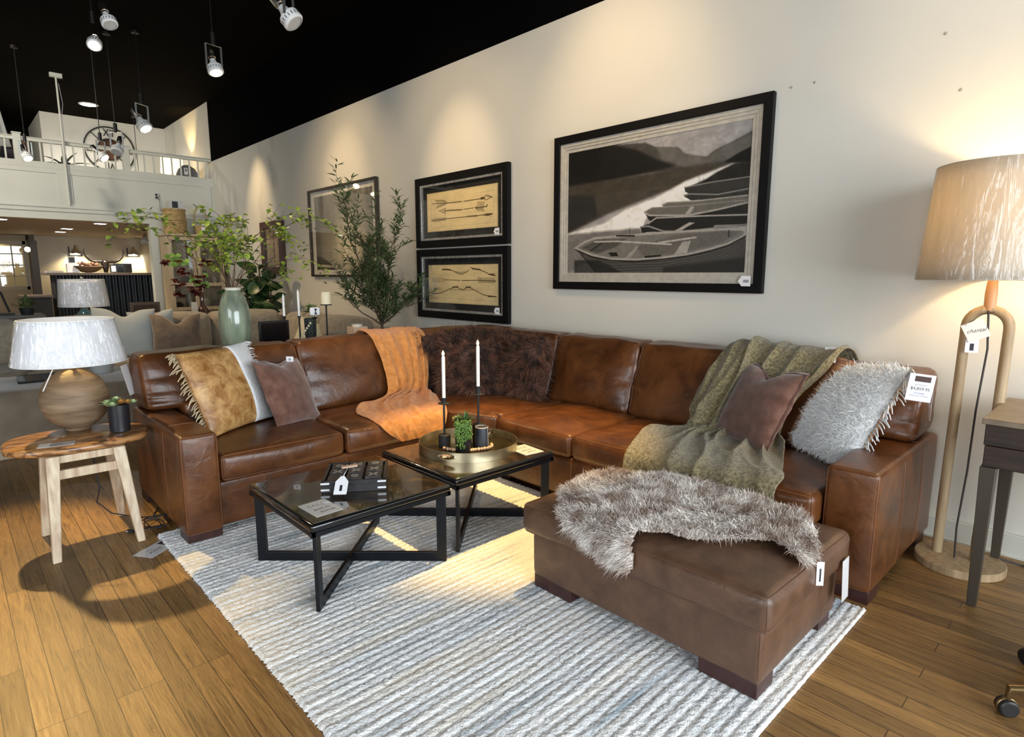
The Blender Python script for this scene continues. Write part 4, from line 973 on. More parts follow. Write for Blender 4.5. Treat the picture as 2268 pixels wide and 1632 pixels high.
# ------------------------------------------------------------------ blankets
def lerp_frames(fr, v):
    """smooth blend along a list of (centre, side, half width, normal, fold) keys"""
    n = len(fr)-1; x = v*n; i = min(int(x), n-1); f = x-i
    def g(k, idx): 
        k = max(0, min(n, k)); return np.array(fr[k][idx], float)
    out = []
    for idx in range(5):
        p0, p1, p2, p3 = g(i-1, idx), g(i, idx), g(i+1, idx), g(i+2, idx)
        out.append(0.5*((2*p1)+(-p0+p2)*f+(2*p0-5*p1+4*p2-p3)*f*f+(-p0+3*p1-3*p2+p3)*f**3) if idx in (0, 2) else p1*(1-f)+p2*f)
    return out
def blanket(name, label, loc, fr, m, nu=90, nv=150, folds=6, seed=0.0, fine=0.004, edge=0.02, wav=1.0):
    t = thing(name, label, 'throw blanket', loc); mb = MB()
    def fn(u, v):
        c, s, hw, nn, fo = lerp_frames(fr, v); nn = nn/np.linalg.norm(nn); s = s/np.linalg.norm(s)
        a = 2*u-1
        w1 = nz((u*1.6, v*2.6, 0), 1, seed)*1.1; w2 = nz((u*4.5+w1, v*1.8, 3), 1, seed+3)
        ph = folds*PI*u+2.6*w1+1.2*w2
        k = (0.5+0.5*math.sin(ph*1.6))**1.6
        rid = (1-abs(nz((u*folds*0.9+w1*1.5, v*3.0*wav, 5), 1, seed+9))*2.2)
        rid = max(0, rid)**2
        amp = float(fo); env = 0.45+0.9*abs(nz((u*2.2, v*2.4, 8), 1, seed+6))*1.6
        h = amp*(0.75*k*env+0.85*rid*env)+fine*nz((u*30, v*40, 0), 1, seed)
        q = c+s*(a*float(hw)+edge*nz((a*2, v*6, 2), 1, seed+2)+0.35*amp*math.cos(ph*1.6))+nn*(0.008+max(h, -0.002))
        # side ends curl down onto the surface
        return tuple(q)
    mb.grid(fn, nu, nv)
    return mb.build('cloth', m, t, world=True, angle=180, solid=0.006), t
def cloth_mat(name, a, b_, scale=30, bump=0.5, bs=260, sheen=0.3):
    m = mat(name, a, 0.9, var=0.2, vscale=scale, col2=b_, bump=bump, bscale=bs, sheen=sheen, spec=0.15, detail=6); return m
ORANGE = cloth_mat('burnt_orange_knit', (0.50, 0.19, 0.045), (0.68, 0.30, 0.085), 24)
Yv = (0, 1, 0); Xv = (1, 0, 0)
fr = [((-4.53, 2.72, 0.72), Yv, 0.25, (-1, 0, 0), 0.006), ((-4.52, 2.72, 0.93), Yv, 0.25, (-1, 0, 0.3), 0.008), ((-4.40, 2.72, 0.985), Yv, 0.25, (0, 0, 1), 0.012), ((-4.245, 2.71, 0.955), Yv, 0.25, (0.8, 0, 0.6), 0.016),
      ((-4.17, 2.70, 0.86), Yv, 0.235, (1, 0, 0.2), 0.022), ((-4.09, 2.68, 0.74), Yv, 0.21, (1, 0, 0.1), 0.028), ((-4.03, 2.66, 0.63), Yv, 0.19, (1, 0, 0.2), 0.034), ((-3.985, 2.62, 0.535), Yv, 0.19, (1, 0, 0.5), 0.036),
      ((-3.90, 2.52, 0.500), Yv, 0.26, (0.3, 0, 1), 0.034), ((-3.78, 2.42, 0.500), Yv, 0.34, (0, 0, 1), 0.030), ((-3.64, 2.34, 0.495), (0.06, 1, 0), 0.34, (0, 0, 1), 0.022), ((-3.50, 2.31, 0.490), (0.12, 1, 0), 0.31, (0, 0, 1), 0.016),
      ((-3.40, 2.29, 0.462), (0.06, 1, 0), 0.27, (0.7, 0, 0.7), 0.012), ((-3.375, 2.30, 0.40), Yv, 0.23, (1, 0, 0.1), 0.012), ((-3.37, 2.32, 0.335), Yv, 0.17, (1, 0, 0), 0.010)]
blanket('throw_blanket', 'burnt orange knitted throw hanging over the sofa back and spilling onto the seat', (-3.8, 2.5, 0.5), fr, ORANGE, 90, 170, 6, 1.0)
GREEN = cloth_mat('olive_marled_knit', (0.105, 0.082, 0.036), (0.31, 0.26, 0.145), 75)
fr = [((-1.42, 3.83, 0.74), Xv, 0.33, (0, 1, 0), 0.006), ((-1.44, 3.83, 0.93), Xv, 0.33, (0, 1, 0.3), 0.010), ((-1.46, 3.76, 1.005), Xv, 0.33, (0, 0, 1), 0.022), ((-1.48, 3.60, 1.0), Xv, 0.33, (0, -0.5, 0.85), 0.034),
      ((-1.52, 3.51, 0.90), Xv, 0.32, (0, -1, 0.2), 0.036), ((-1.57, 3.44, 0.77), Xv, 0.29, (0, -1, 0.1), 0.038), ((-1.61, 3.39, 0.65), Xv, 0.27, (0, -1, 0.2), 0.040), ((-1.62, 3.34, 0.555), Xv, 0.27, (0, -1, 0.6), 0.040),
      ((-1.60, 3.26, 0.505), Xv, 0.32, (0, 0, 1), 0.036), ((-1.60, 3.12, 0.502), (1, -0.15, 0), 0.40, (0, 0, 1), 0.036), ((-1.57, 2.96, 0.500), (1, -0.2, 0), 0.44, (0, 0, 1), 0.030), ((-1.52, 2.82, 0.492), (1, -0.1, 0), 0.44, (0, 0, 1), 0.022),
      ((-1.50, 2.715, 0.455), Xv, 0.42, (0, -0.7, 0.7), 0.022), ((-1.49, 2.685, 0.38), Xv, 0.41, (0, -1, 0.1), 0.024), ((-1.48, 2.68, 0.27), Xv, 0.40, (0, -1, 0), 0.026), ((-1.47, 2.69, 0.17), Xv, 0.38, (0, -1, 0), 0.028)]
blanket('throw_blanket', 'olive green marled throw over the right part of the sofa, falling past the seat edge', (-1.55, 3.1, 0.5), fr, GREEN, 130, 190, 6, 5.0, edge=0.035, wav=1.6)

# ------------------------------------------------------------------ cushions on the sofa
def scatter_cushion(name, label, w, h, t, M, m, parts=None, dent=0.0, flange=0.0, seed=0.0, flop=0.0, pinch=0.07, group=None, wr=0.012):
    loc = M.translation.copy()
    root = thing(name, label, 'cushion', loc, group=group)
    mb = apply(pillow_mb(w, h, t, 30, dent, pinch, seed, flop=flop, wr=wr), M)
    body = mb.build('cover', m, root, world=True, angle=180)
    if flange:
        f = MB(); E_ = mb.edge; n = len(E_); cen = M @ Vector((0, 0, h/2)); nrm = (M.to_3x3() @ Vector((0, -1, 0))).normalized(); vs = []; fs = []
        for i, p in enumerate(E_):
            p = Vector(p); d = (p-cen).normalized(); k = nz(p, 22, seed)*0.012
            vs += [p-d*0.012+nrm*0.004, p+d*flange+nrm*k]
        for i in range(n): j = (i+1) % n; fs.append((2*i, 2*i+1, 2*j+1, 2*j))
        f.add(vs, fs); f.build('flange', m, root, world=True, angle=180, solid=0.005)
    return root, mb
def fringe(root, pts, outdir, L_, m, n=60, seed=1, name='fringe', r=0.0022, gravity=0.5):
    rs = random.Random(seed); f = MB(); pts = [Vector(p) for p in pts]; seg = len(pts)-1; od = Vector(outdir).normalized()
    for k in range(n):
        x = (k+rs.random()*0.6)/n*seg; i = min(int(x), seg-1); p = pts[i].lerp(pts[i+1], x-i)
        d = (od+Vector((rs.uniform(-.3, .3), rs.uniform(-.3, .3), rs.uniform(-.35, .2)))).normalized(); l = L_*rs.uniform(0.7, 1.15)
        q = [p, p+d*l*0.35, p+d*l*0.7+Vector((0, 0, -l*0.15*gravity)), p+d*l+Vector((0, 0, -l*0.5*gravity))]
        f.tube(q, [r, r*1.2, r, r*0.7], 5)
    return f.build(name, m, root, world=True, angle=180)
TAN = leather_mat('tan_marbled_leather', (0.24, 0.085, 0.012), (0.70, 0.42, 0.16), 0.38, 13, 0.34, 0.68)
BOUCLE = mat('white_boucle', (0.86, 0.86, 0.86), 0.95, bump=1.0, bscale=95, spec=0.1, sheen=0.3)
M = pose((-3.868, 1.325, 0.492), 2.083, 0.39, -0.02)
root, mb = scatter_cushion('scatter_cushion', 'tan marbled leather cushion with a white woven side and cream fringe', 0.58, 0.54, 0.17, M, TAN, seed=3, pinch=0.04)
# white panel: right third of the front, laid over the leather
pw = MB(); n = 30; src = mb.v[:n*n]
Minv = M.inverted()
cut = 17
vs = [tuple(Vector(src[i*n+j])+(M.to_3x3() @ Vector((0, -0.0035, 0)))) for i in range(cut, n) for j in range(n)]
pw.add(vs, [(a*n+j, (a+1)*n+j, (a+1)*n+j+1, a*n+j+1) for a in range(n-cut-1) for j in range(n-1)])
pw.build('white_panel', BOUCLE, root, world=True, angle=180, solid=0.004)
FRC = mat('cream_fringe', (0.62, 0.50, 0.32), 0.85)
fringe(root, mb.side['L'], M.to_3x3() @ Vector((-1, -0.25, -0.15)), 0.075, FRC, 58, 2, r=0.0035)
fringe(root, [mb.side['R'][i] for i in range(18, 30)], M.to_3x3() @ Vector((1, -0.2, 0.1)), 0.05, mat('white_fringe', (0.74, 0.74, 0.73), 0.85), 24, 3, r=0.0025)
SUEDE = mat('brown_suede', (0.105, 0.045, 0.030), 0.95, var=0.3, vscale=16, col2=(0.20, 0.10, 0.072), bump=0.25, bscale=120, spec=0.1, sheen=0.5)
M = pose((-3.80, 1.655, 0.475), 2.105, 0.444, 0.09)
root, mb = scatter_cushion('scatter_cushion', 'chocolate suede cushion beside the tan fringed one, with a white tag on its corner', 0.42, 0.44, 0.15, M, SUEDE, flange=0.018, seed=8, dent=0.03, pinch=0.03)
p_ = M @ Vector((0.10, -0.03, 0.44))
Mt = frame(p_, (0.75, 0.66, 0), (0, 0, 1))
MB().box(-0.026, 0.026, -0.018, 0.018, 0.0, 0.003, M=Mt).build('price_tag', PAPER, root, world=True, bevel=0.004)
MB().box(-0.008, 0.008, -0.009, 0.006, 0.003, 0.0036, M=Mt).build('barcode', GREYINK, root, world=True)
M = pose((-1.529, 3.222, 0.502), -0.489, 0.495, 0.0)
root, mb = scatter_cushion('scatter_cushion', 'chocolate suede cushion resting on the olive green throw', 0.47, 0.47, 0.16, M, SUEDE, flange=0.02, seed=12, dent=0.07, pinch=0.05)
HIDE = fur_mat('ginger_cowhide', (0.20, 0.070, 0.015), (0.50, 0.235, 0.075), 9)
M = pose((-1.150, 3.31, 0.495), -0.62, 0.52, -0.02)
root, mb = scatter_cushion('scatter_cushion', 'ginger hide and white shaggy wool cushion with white fringe against the right arm', 0.57, 0.57, 0.18, M, HIDE, seed=17, pinch=0.04, dent=0.02)
n = 30; src = mb.v[:n*n]; pw = MB()
def inpanel(i, j):
    u = i/(n-1); v = j/(n-1); return u > 0.30+0.22*v*v
off = M.to_3x3() @ Vector((0, -0.004, 0))
cells = [(i, j) for i in range(n-1) for j in range(n-1) if inpanel(i, j)]
pw.v = [tuple(Vector(p)+off) for p in src]; pw.f = [(i*n+j, (i+1)*n+j, (i+1)*n+j+1, i*n+j+1) for i, j in cells]
used = sorted({k for f_ in pw.f for k in f_}); rm = {k: q_ for q_, k in enumerate(used)}; pw.v = [pw.v[k] for k in used]; pw.f = [tuple(rm[k] for k in f_) for f_ in pw.f]
wp = pw.build('white_panel', BOUCLE, root, world=True, angle=180)
P, N = surf_samples(pw, 17000, 6); nn = np.array(M.to_3x3() @ Vector((0, -1, 0))); sg = np.sign((N*nn).sum(1)); sg[sg == 0] = 1; N = N*sg[:, None]
strands('wool', P-np.array(root.location), N, 0.012, 0.0034, mat('white_wool', (0.90, 0.90, 0.89), 0.9, spec=0.1), wp, 3, spread=1.1, curl=2.2, segs=3, droop=0.3)
P, N = surf_samples(mb, 9000, 9); P = P-np.array(root.location)
strands('short_hair', P, N, 0.010, 0.0022, HIDE, root, 5, spread=0.5, curl=0.3, segs=2, droop=0.6)
fringe(root, mb.side['R'], M.to_3x3() @ Vector((1, -0.35, -0.35)), 0.075, mat('white_fringe', (0.74, 0.74, 0.73), 0.85), 70, 5, r=0.0032)
p_ = M @ Vector((-0.265, -0.03, 0.565))
Mt = frame(p_+Vector((0, 0, 0.02)), (0.9, 0.2, 0.1), (-0.15, 0, 1))
MB().box(-0.03, 0.03, -0.022, 0.022, 0, 0.003, M=Mt).build('price_tag', PAPER, root, world=True, bevel=0.004)
MB().box(-0.012, 0.004, -0.008, 0.012, 0.003, 0.0036, M=Mt).build('barcode', GREYINK, root, world=True)
MB().bar(Vector(p_)+Vector((0.03, -0.012, 0.02)), M @ Vector((-0.12, -0.09, 0.50)), 0.018, 0.003).build('strap', PAPER, root, world=True)
SHAG = fur_mat('dark_brown_fur', (0.020, 0.0065, 0.004), (0.19, 0.080, 0.045), 16, 0.40, 0.15)
for (loc, yaw, lean, w, label, sd, flat_) in (
        ((-4.06, 3.07, 0.49), R(70), 0.22, 0.50, 'shaggy dark brown fur cushion next to the orange throw', 1, 0.47),
        ((-3.70, 3.02, 0.49), R(40), 0.40, 0.46, 'shaggy dark brown fur cushion standing in front in the middle of the sofa corner', 2, 0.42),
        ((-3.90, 3.36, 0.50), R(45), 0.16, 0.50, 'shaggy dark brown fur cushion tucked furthest back in the sofa corner', 4, 0.48),
        ((-3.40, 3.28, 0.49), R(-6), 0.22, 0.40, 'shaggy dark brown fur cushion, rightmost in the sofa corner', 3, 0.47)):
    M = pose(loc, yaw, lean, 0.04*(sd-2))
    root, mb = scatter_cushion('fur_cushion', label, w, flat_, 0.20, M, mat('fur_backing', (0.03, 0.012, 0.008), 0.9), seed=20+sd, group='dark fur cushions in the sofa corner', wr=0.006)
    P, N = surf_samples(mb, 15000, 30+sd)
    cb = np.array([(nz(p, 9, sd)*2.2, nz(p, 9, sd+3)*2.2, nz(p, 9, sd+5)*2.0-0.35) for p in P])
    strands('fur', P-np.array(root.location), N, 0.072, 0.0040, SHAG, root, 40+sd, comb=cb, spread=0.35, curl=0.6, segs=4, droop=0.35)
# ------------------------------------------------------------------ coffee tables
def stone_glass():
    m = bpy.data.materials.new('veined_bronze_glass'); m.use_nodes = True; nt = m.node_tree; n = nt.nodes; b = n['Principled BSDF']; L = nt.links.new
    tc = n.new('ShaderNodeTexCoord'); t = n.new('ShaderNodeTexNoise'); t.inputs['Scale'].default_value = 5; t.inputs['Detail'].default_value = 8; t.inputs['Distortion'].default_value = 2.2; L(tc.outputs['Object'], t.inputs['Vector'])
    r = n.new('ShaderNodeValToRGB'); e = r.color_ramp.elements; e[0].position = 0.35; e[0].color = (0.012, 0.007, 0.003, 1); e[1].position = 0.68; e[1].color = (0.105, 0.058, 0.017, 1)
    q = e.new(0.5); q.color = (0.032, 0.018, 0.006, 1)
    L(t.outputs['Fac'], r.inputs[0]); L(r.outputs[0], b.inputs['Base Color']); b.inputs['Roughness'].default_value = 0.16
    b.inputs['Coat Weight'].default_value = 1.0; b.inputs['Coat Roughness'].default_value = 0.03
    bp = n.new('ShaderNodeBump'); bp.inputs['Strength'].default_value = 0.15; bp.inputs['Distance'].default_value = 0.01; L(t.outputs['Fac'], bp.inputs['Height']); L(bp.outputs[0], b.inputs['Normal'])
    return m
VEIN = stone_glass(); BLACKGLOSS = mat('black_gloss_edge', (0.006, 0.006, 0.007), 0.12, coat=0.6)
TT = 0.418
def coffee_table(x0, x1, y0, y1, label):
    cx, cy = (x0+x1)/2, (y0+y1)/2; w, d = x1-x0, y1-y0; z0 = 0.016
    t = thing('coffee_table', label, 'coffee table', (cx, cy, z0), group='square coffee tables on the rug')
    top = TT-z0
    tp, _ = cushion((-w/2, -d/2, top-0.036), (w/2, d/2, top-0.001), 0.012, (0, 0, 0), 6, 0.0015, 9)
    e = tp.build('table_edge', BLACKGLOSS, t, angle=180)
    MB().box(-w/2+0.018, w/2-0.018, -d/2+0.018, d/2-0.018, top-0.004, top+0.0006).build('table_top', VEIN, t, bevel=0.001)
    for s in (1, -1):
        # U-shaped flat bar on the diagonal
        a = Vector((-(w/2-0.02), -s*(d/2-0.02), 0)); b = -a; dr = (b-a).normalized(); bw = 0.048; th = 0.018
        f = MB(); zt = top-0.037
        nrm = Vector((-dr.y, dr.x, 0))
        outer = [a, b, b+Vector((0, 0, zt)), b-dr*bw+Vector((0, 0, zt)), b-dr*bw+Vector((0, 0, bw)), a+dr*bw+Vector((0, 0, bw)), a+dr*bw+Vector((0, 0, zt)), a+Vector((0, 0, zt))]
        vs = [p-nrm*th/2 for p in outer]+[p+nrm*th/2 for p in outer]
        k = 8; fs = [(0, 1, 4, 5), (1, 2, 3, 4), (0, 5, 6, 7), (8+5, 8+4, 8+1, 8+0), (8+4, 8+3, 8+2, 8+1), (8+7, 8+6, 8+5, 8+0)]+[(i, (i+1) % k, k+(i+1) % k, k+i) for i in range(k)]
        if s < 0: vs = [Vector((p.x, p.y, p.z+0.0005)) for p in vs]
        f.add(vs, fs).build('leg_frame', BLACKMETAL, t, bevel=0.002)
    MB().box(-w/2+0.004, w/2-0.004, -d/2+0.004, -d/2+0.02, top-0.056, top-0.036).box(-w/2+0.004, w/2-0.004, d/2-0.02, d/2-0.004, top-0.056, top-0.036).box(-w/2+0.004, -w/2+0.02, -d/2, d/2, top-0.056, top-0.036).box(w/2-0.02, w/2-0.004, -d/2, d/2, top-0.056, top-0.036).build('top_rail', BLACKMETAL, t)
    return t
coffee_table(-2.985, -2.285, 1.015, 1.745, 'black square coffee table with bronze veined top holding the tic tac toe box')
coffee_table(-3.03, -2.315, 1.80, 2.53, 'black square coffee table with bronze veined top holding the round brass tray')

def sleeve_card(name, label, loc, rotz, w, h, lines, cat='price card', tilt=None, lw=0.3):
    """card in a clear sleeve lying flat"""
    t = thing(name, label, cat, loc, rotz)
    MB().box(-w/2, w/2, -h/2, h/2, 0.0, 0.0012).build('card', PAPER, t)
    MB().add([(-w/2-0.006, -h/2-0.006, 0.002), (w/2+0.006, -h/2-0.006, 0.002), (w/2+0.006, h/2+0.012, 0.002), (-w/2-0.006, h/2+0.012, 0.002)], [(0, 1, 2, 3)]).build('clear_sleeve', PANE, t)
    for (s, size, x, y, m) in lines:
        o = text(s, size, Matrix.Translation((x, y, 0.0013)), m, t, 'lettering', 0.0002, world=False)
    return t
sleeve_card('price_card', 'white SALE price card on the front corner of the nearer coffee table', (-2.445, 1.135, TT+0.001), R(92), 0.130, 0.175,
            [('SALE', 0.040, 0, 0.040, GREYINK), ('$699.95', 0.024, 0.0, -0.012, INK), ('$599.95', 0.022, 0.01, -0.050, INK)])
sleeve_card('price_card', 'white SALE price card on the rear coffee table right of the tray', (-2.455, 2.43, TT+0.001), R(84), 0.135, 0.185,
            [('SALE', 0.038, 0, 0.040, GREYINK), ('$699.95', 0.022, 0.0, -0.012, INK), ('$599.95', 0.020, 0.01, -0.050, INK)])

# ------------------------------------------------------------------ tic tac toe box
def game_box():
    cx, cy, rz = -2.645, 1.425, R(56)
    t = thing('game_box', 'black wooden tic tac toe box with lid tiles on the nearer coffee table', 'game box', (cx, cy, TT+0.001), rz)
    w, d, h = 0.30, 0.30, 0.058
    bm = mat('black_stained_wood', (0.018, 0.016, 0.017), 0.55, var=0.4, vscale=14, bump=0.2, bscale=60)
    b = MB(); b.box(-w/2, w/2, -d/2, d/2, 0, 0.038); b.box(-w/2, w/2, -d/2, -d/2+0.014, 0.038, h).box(-w/2, w/2, d/2-0.014, d/2, 0.038, h).box(-w/2, -w/2+0.014, -d/2, d/2, 0.038, h).box(w/2-0.014, w/2, -d/2, d/2, 0.038, h)
    b.build('case', bm, t, bevel=0.002)
    metal = mat('bright_inlay', (0.82, 0.83, 0.85), 0.3, 0.3)
    for sx in (-1, 1):
        for z in (0.012, 0.043): MB().box(sx*(w/2-0.018)-0.020, sx*(w/2-0.018)+0.020, -d/2-0.002, -d/2+0.001, z, z+0.009).build('corner_inlay', metal, t)
    marks = ['O', 'X', 'O', 'X', 'X', 'X', '', 'O', 'X']; tm = mat('charcoal_tile', (0.035, 0.032, 0.034), 0.6, var=0.4, vscale=30, bump=0.3, bscale=60)
    for k in range(9):
        i, j = k % 3, k//3; px, py = (i-1)*0.089, (1-j)*0.089
        tl = MB().box(px-0.038, px+0.038, py-0.038, py+0.038, 0.038, 0.057+0.004*((k*7) % 3)).build('tile', tm, t, bevel=0.003)
        if marks[k]:
            mk = MB(); z = 0.0575+0.004*((k*7) % 3)
            if marks[k] == 'X':
                for a in (-0.02, 0.02): mk.bar((px-0.02, py-a, z), (px+0.02, py+a, z), 0.007, 0.002)
            else: mk.lathe([(0.018, 0), (0.018, 0.0015), (0.012, 0.0015), (0.012, 0)], (px, py, z), 20, closed=False, sy=0.9)
            mk.build('mark', mat('worn_silver', (0.42, 0.40, 0.40), 0.4, 0.4), tl)
    MB().bar((-0.075, 0.035, 0.066), (0.0, 0.060, 0.066), 0.022, 0.010).build('wooden_peg', mat('pale_wood_peg', (0.55, 0.36, 0.26), 0.6), t)
    # hanging swing tag
    M = Matrix.Translation((-0.050, -0.158, 0.066)) @ Matrix.Rotation(R(-6), 4, 'Z') @ Matrix.Rotation(R(38), 4, 'X')
    tg = MB().prism([(-0.03, -0.08), (0.028, -0.08), (0.03, -0.075), (0.03, -0.01), (0.008, 0.02), (-0.008, 0.02), (-0.03, -0.01)], 0, 0.002, M=M).build('swing_tag', PAPER, t)
    MB().box(-0.006, 0.006, -0.062, -0.03, 0.002, 0.0026, M=M).build('barcode', INK, tg)
    MB().tube([M @ Vector((0, 0.012, 0.002)), M @ Vector((0.012, 0.035, 0.012)), (-0.035, 0.02, 0.078), (-0.05, 0.045, 0.074)], 0.0015, 6).build('string', PAPER, tg)
game_box()

# ------------------------------------------------------------------ tray with candlesticks, planter, beads
TX, TY = -2.712, 2.205
BRASS = mat('antique_brass', (0.26, 0.21, 0.11), 0.30, 0.9, var=0.3, vscale=7, col2=(0.62, 0.54, 0.36))
BRASSF = mat('shaded_tray_brass', (0.10, 0.072, 0.028), 0.22, 0.85, var=0.3, vscale=9, col2=(0.22, 0.165, 0.07))  # shade inside the rim painted in, darker than the rim's brass
tr = thing('round_tray', 'round antique brass tray with oval handle cutouts on the rear coffee table', 'tray', (TX, TY, TT+0.001))
RR = 0.292
t_ = MB(); t_.lathe([(0, 0.001), (RR-0.004, 0.001), (RR-0.004, 0.005), (0, 0.005)], seg=72, closed=False)
t_.build('tray_floor', BRASSF, tr)
# rim with an opening towards the camera side and the far side
def rim():
    m = MB(); seg = 144; H = 0.056; zs = [0.0, 0.014, 0.022, 0.030, 0.038, 0.046, H]; ang = [math.atan2(-0.90, 0.44), math.atan2(0.90, -0.44)]
    for r in (RR, RR-0.004):
        vs = []; fs = []
        for k in range(seg):
            a = 2*PI*k/seg
            for z in zs: vs.append((r*math.cos(a), r*math.sin(a), z))
        nz_ = len(zs)
        for k in range(seg):
            a = 2*PI*(k+0.5)/seg
            for i in range(nz_-1):
                zc = (zs[i]+zs[i+1])/2; hole = False
                for c in ang:
                    da = (a-c+PI) % (2*PI)-PI
                    if (da*RR/0.052)**2+((zc-0.030)/0.015)**2 < 1: hole = True
                if not hole: k2 = (k+1) % seg; fs.append((k*nz_+i, k2*nz_+i, k2*nz_+i+1, k*nz_+i+1))
        m.add(vs, fs)
    for k in range(seg):
        a = 2*PI*k/seg; b = 2*PI*(k+1)/seg
        for z in (0, H): m.add([(RR*math.cos(a), RR*math.sin(a), z), (RR*math.cos(b), RR*math.sin(b), z), ((RR-.004)*math.cos(b), (RR-.004)*math.sin(b), z), ((RR-.004)*math.cos(a), (RR-.004)*math.sin(a), z)], [(0, 1, 2, 3)])
    o = m.build('rim', BRASS, tr, angle=60)
    for c in ang:
        pts = []
        for k in range(25):
            q = 2*PI*k/24; a = c+0.054*math.cos(q)/RR; pts.append(((RR-0.001)*math.cos(a), (RR-0.001)*math.sin(a), 0.030+0.0165*math.sin(q)))
        MB().tube(pts, 0.003, 8, cap=False).build('handle_edge', mat('polished_brass', (0.72, 0.62, 0.40), 0.25, 0.9), o)
rim()
CANDLEB = mat('matte_black_iron', (0.012, 0.013, 0.016), 0.6)
WAX = mat('white_wax', (0.86, 0.84, 0.79), 0.45)
def candlestick(x, y, label, zb, zfl, zcup, ztip, rb):
    z0 = TT+0.007; t = thing('candlestick', label, 'candlestick', (x, y, z0), group='black candlesticks on the tray')
    f = lambda z: z-z0
    MB().lathe([(rb, 0), (rb, f(zb)-0.003), (rb-0.004, f(zb)), (0.0, f(zb))], seg=32, closed=False).build('base', CANDLEB, t)
    MB().cyl((0, 0, f(zb)), 0.0065, f(zfl)-f(zb), 14).build('stem', CANDLEB, t)
    MB().lathe([(0.0, f(zfl)-0.004), (0.034, f(zfl)-0.002), (0.036, f(zfl)+0.002), (0.012, f(zfl)+0.006), (0.011, f(zfl)+0.012), (0.019, f(zcup)), (0.0, f(zcup))], seg=28, closed=False).build('cup', CANDLEB, t)
    c = MB().lathe([(0.0105, f(zcup)), (0.0105, f(ztip)-0.044), (0.008, f(ztip)-0.041), (0, f(ztip)-0.040)], seg=20, closed=False)
    return t
def taper(x, y, z0, z1, label):
    t = thing('taper_candle', label, 'candle', (x, y, z0), group='taper candles on the tray')
    h = z1-z0
    MB().lathe([(0.0, 0.0), (0.0105, 0.0), (0.0105, h-0.042), (0.0085, h-0.037), (0.0, h-0.036)], seg=20, closed=False).build('wax', WAX, t)
    MB().lathe([(0.0, h-0.037), (0.004, h-0.035), (0.0085, h-0.027), (0.0085, h-0.018), (0.004, h-0.007), (0.0, h)], seg=14, closed=False).build('flame_tip', mat('flame_tip', (0.95, 0.86, 0.65), 0.3, emit=(1, 0.8, 0.45), estr=0.8), t)
candlestick(-2.826, 2.114, 'shorter black candlestick on the left side of the brass tray', 0.500, 0.689, 0.724, 1.0, 0.036)
taper(-2.826, 2.114, 0.724, 1.009, 'lower white taper candle in the left candlestick')
candlestick(-2.723, 2.294, 'taller black candlestick at the back of the brass tray', 0.552, 0.735, 0.785, 1.0, 0.037)
taper(-2.723, 2.294, 0.785, 1.066, 'higher white taper candle in the tall candlestick')
# planter
def planter():
    x, y = -2.672, 2.135; t = thing('succulent_planter', 'tall black pot with spiky succulents and a green trailing string of pearls', 'potted plant', (x, y, TT+0.007))
    MB().lathe([(0.0, 0), (0.044, 0), (0.047, 0.004), (0.047, 0.185), (0.044, 0.185), (0.043, 0.165), (0, 0.165)], seg=36, closed=False).build('pot', mat('black_glazed_pot', (0.015, 0.014, 0.015), 0.4), t)
    rs = random.Random(4); g = MB()
    for k in range(34):
        a = rs.uniform(0, 2*PI); el = rs.uniform(0.35, 1.35); d = (math.cos(a)*math.cos(el), math.sin(a)*math.cos(el), math.sin(el))
        leafmesh(g, (0.008*math.cos(a)+0.008, 0.008*math.sin(a)+0.01, 0.172), d, (0, 0, 1), rs.uniform(0.05, 0.085), 0.014, 0.1)
    g.build('spiky_leaves', mat('dark_succulent_green', (0.045, 0.11, 0.030), 0.45, var=0.4, vscale=30), t, angle=180)
    g = MB(); c0 = Vector((-0.040, -0.012, 0.180))
    for k in range(30):
        a = k*2.4; el = 0.15+1.3*k/30; L_ = 0.042*(1-0.4*k/30); d = (math.cos(a)*math.cos(el), math.sin(a)*math.cos(el), math.sin(el)); leafmesh(g, c0, d, (0, 0, 1), L_, 0.018, 0.05)
    g.build('rosette', mat('pale_succulent_green', (0.20, 0.30, 0.10), 0.5, var=0.4, vscale=40, col2=(0.42, 0.46, 0.22)), t, angle=180)
    g = MB(); cdir = Vector((0.78, -0.62, 0))     # side facing the room
    side = Vector((0.62, 0.78, 0))
    for s_ in range(11):
        off = (s_-5)*0.0085; top = cdir*(0.045+0.004*(s_ % 2))+side*off+Vector((0, 0, 0.190)); ln = 0.165-0.008*abs(s_-4)-rs.uniform(0, 0.05)
        pts = [cdir*0.02+side*off*0.6+Vector((0, 0, 0.185)), top]
        for q in range(1, 14): pts.append(top+cdir*(0.004*math.sin(q))+side*(0.004*math.sin(q*1.7+s_))+Vector((0, 0, -ln*q/13)))
        for i, p in enumerate(pts[1:]):
            for e_ in range(2): g.sphere(p+cdir*rs.uniform(0.0, 0.012)+side*rs.uniform(-0.006, 0.006)+Vector((0, 0, rs.uniform(-0.006, 0.006))), rs.uniform(0.0042, 0.0062), 7, 5, 1.25)
    tag(g.build('trailing_pearls', mat('pearl_green', (0.06, 0.13, 0.016), 0.4, var=0.3, vscale=50, col2=(0.14, 0.24, 0.05)), t, angle=180), kind='stuff')
planter()
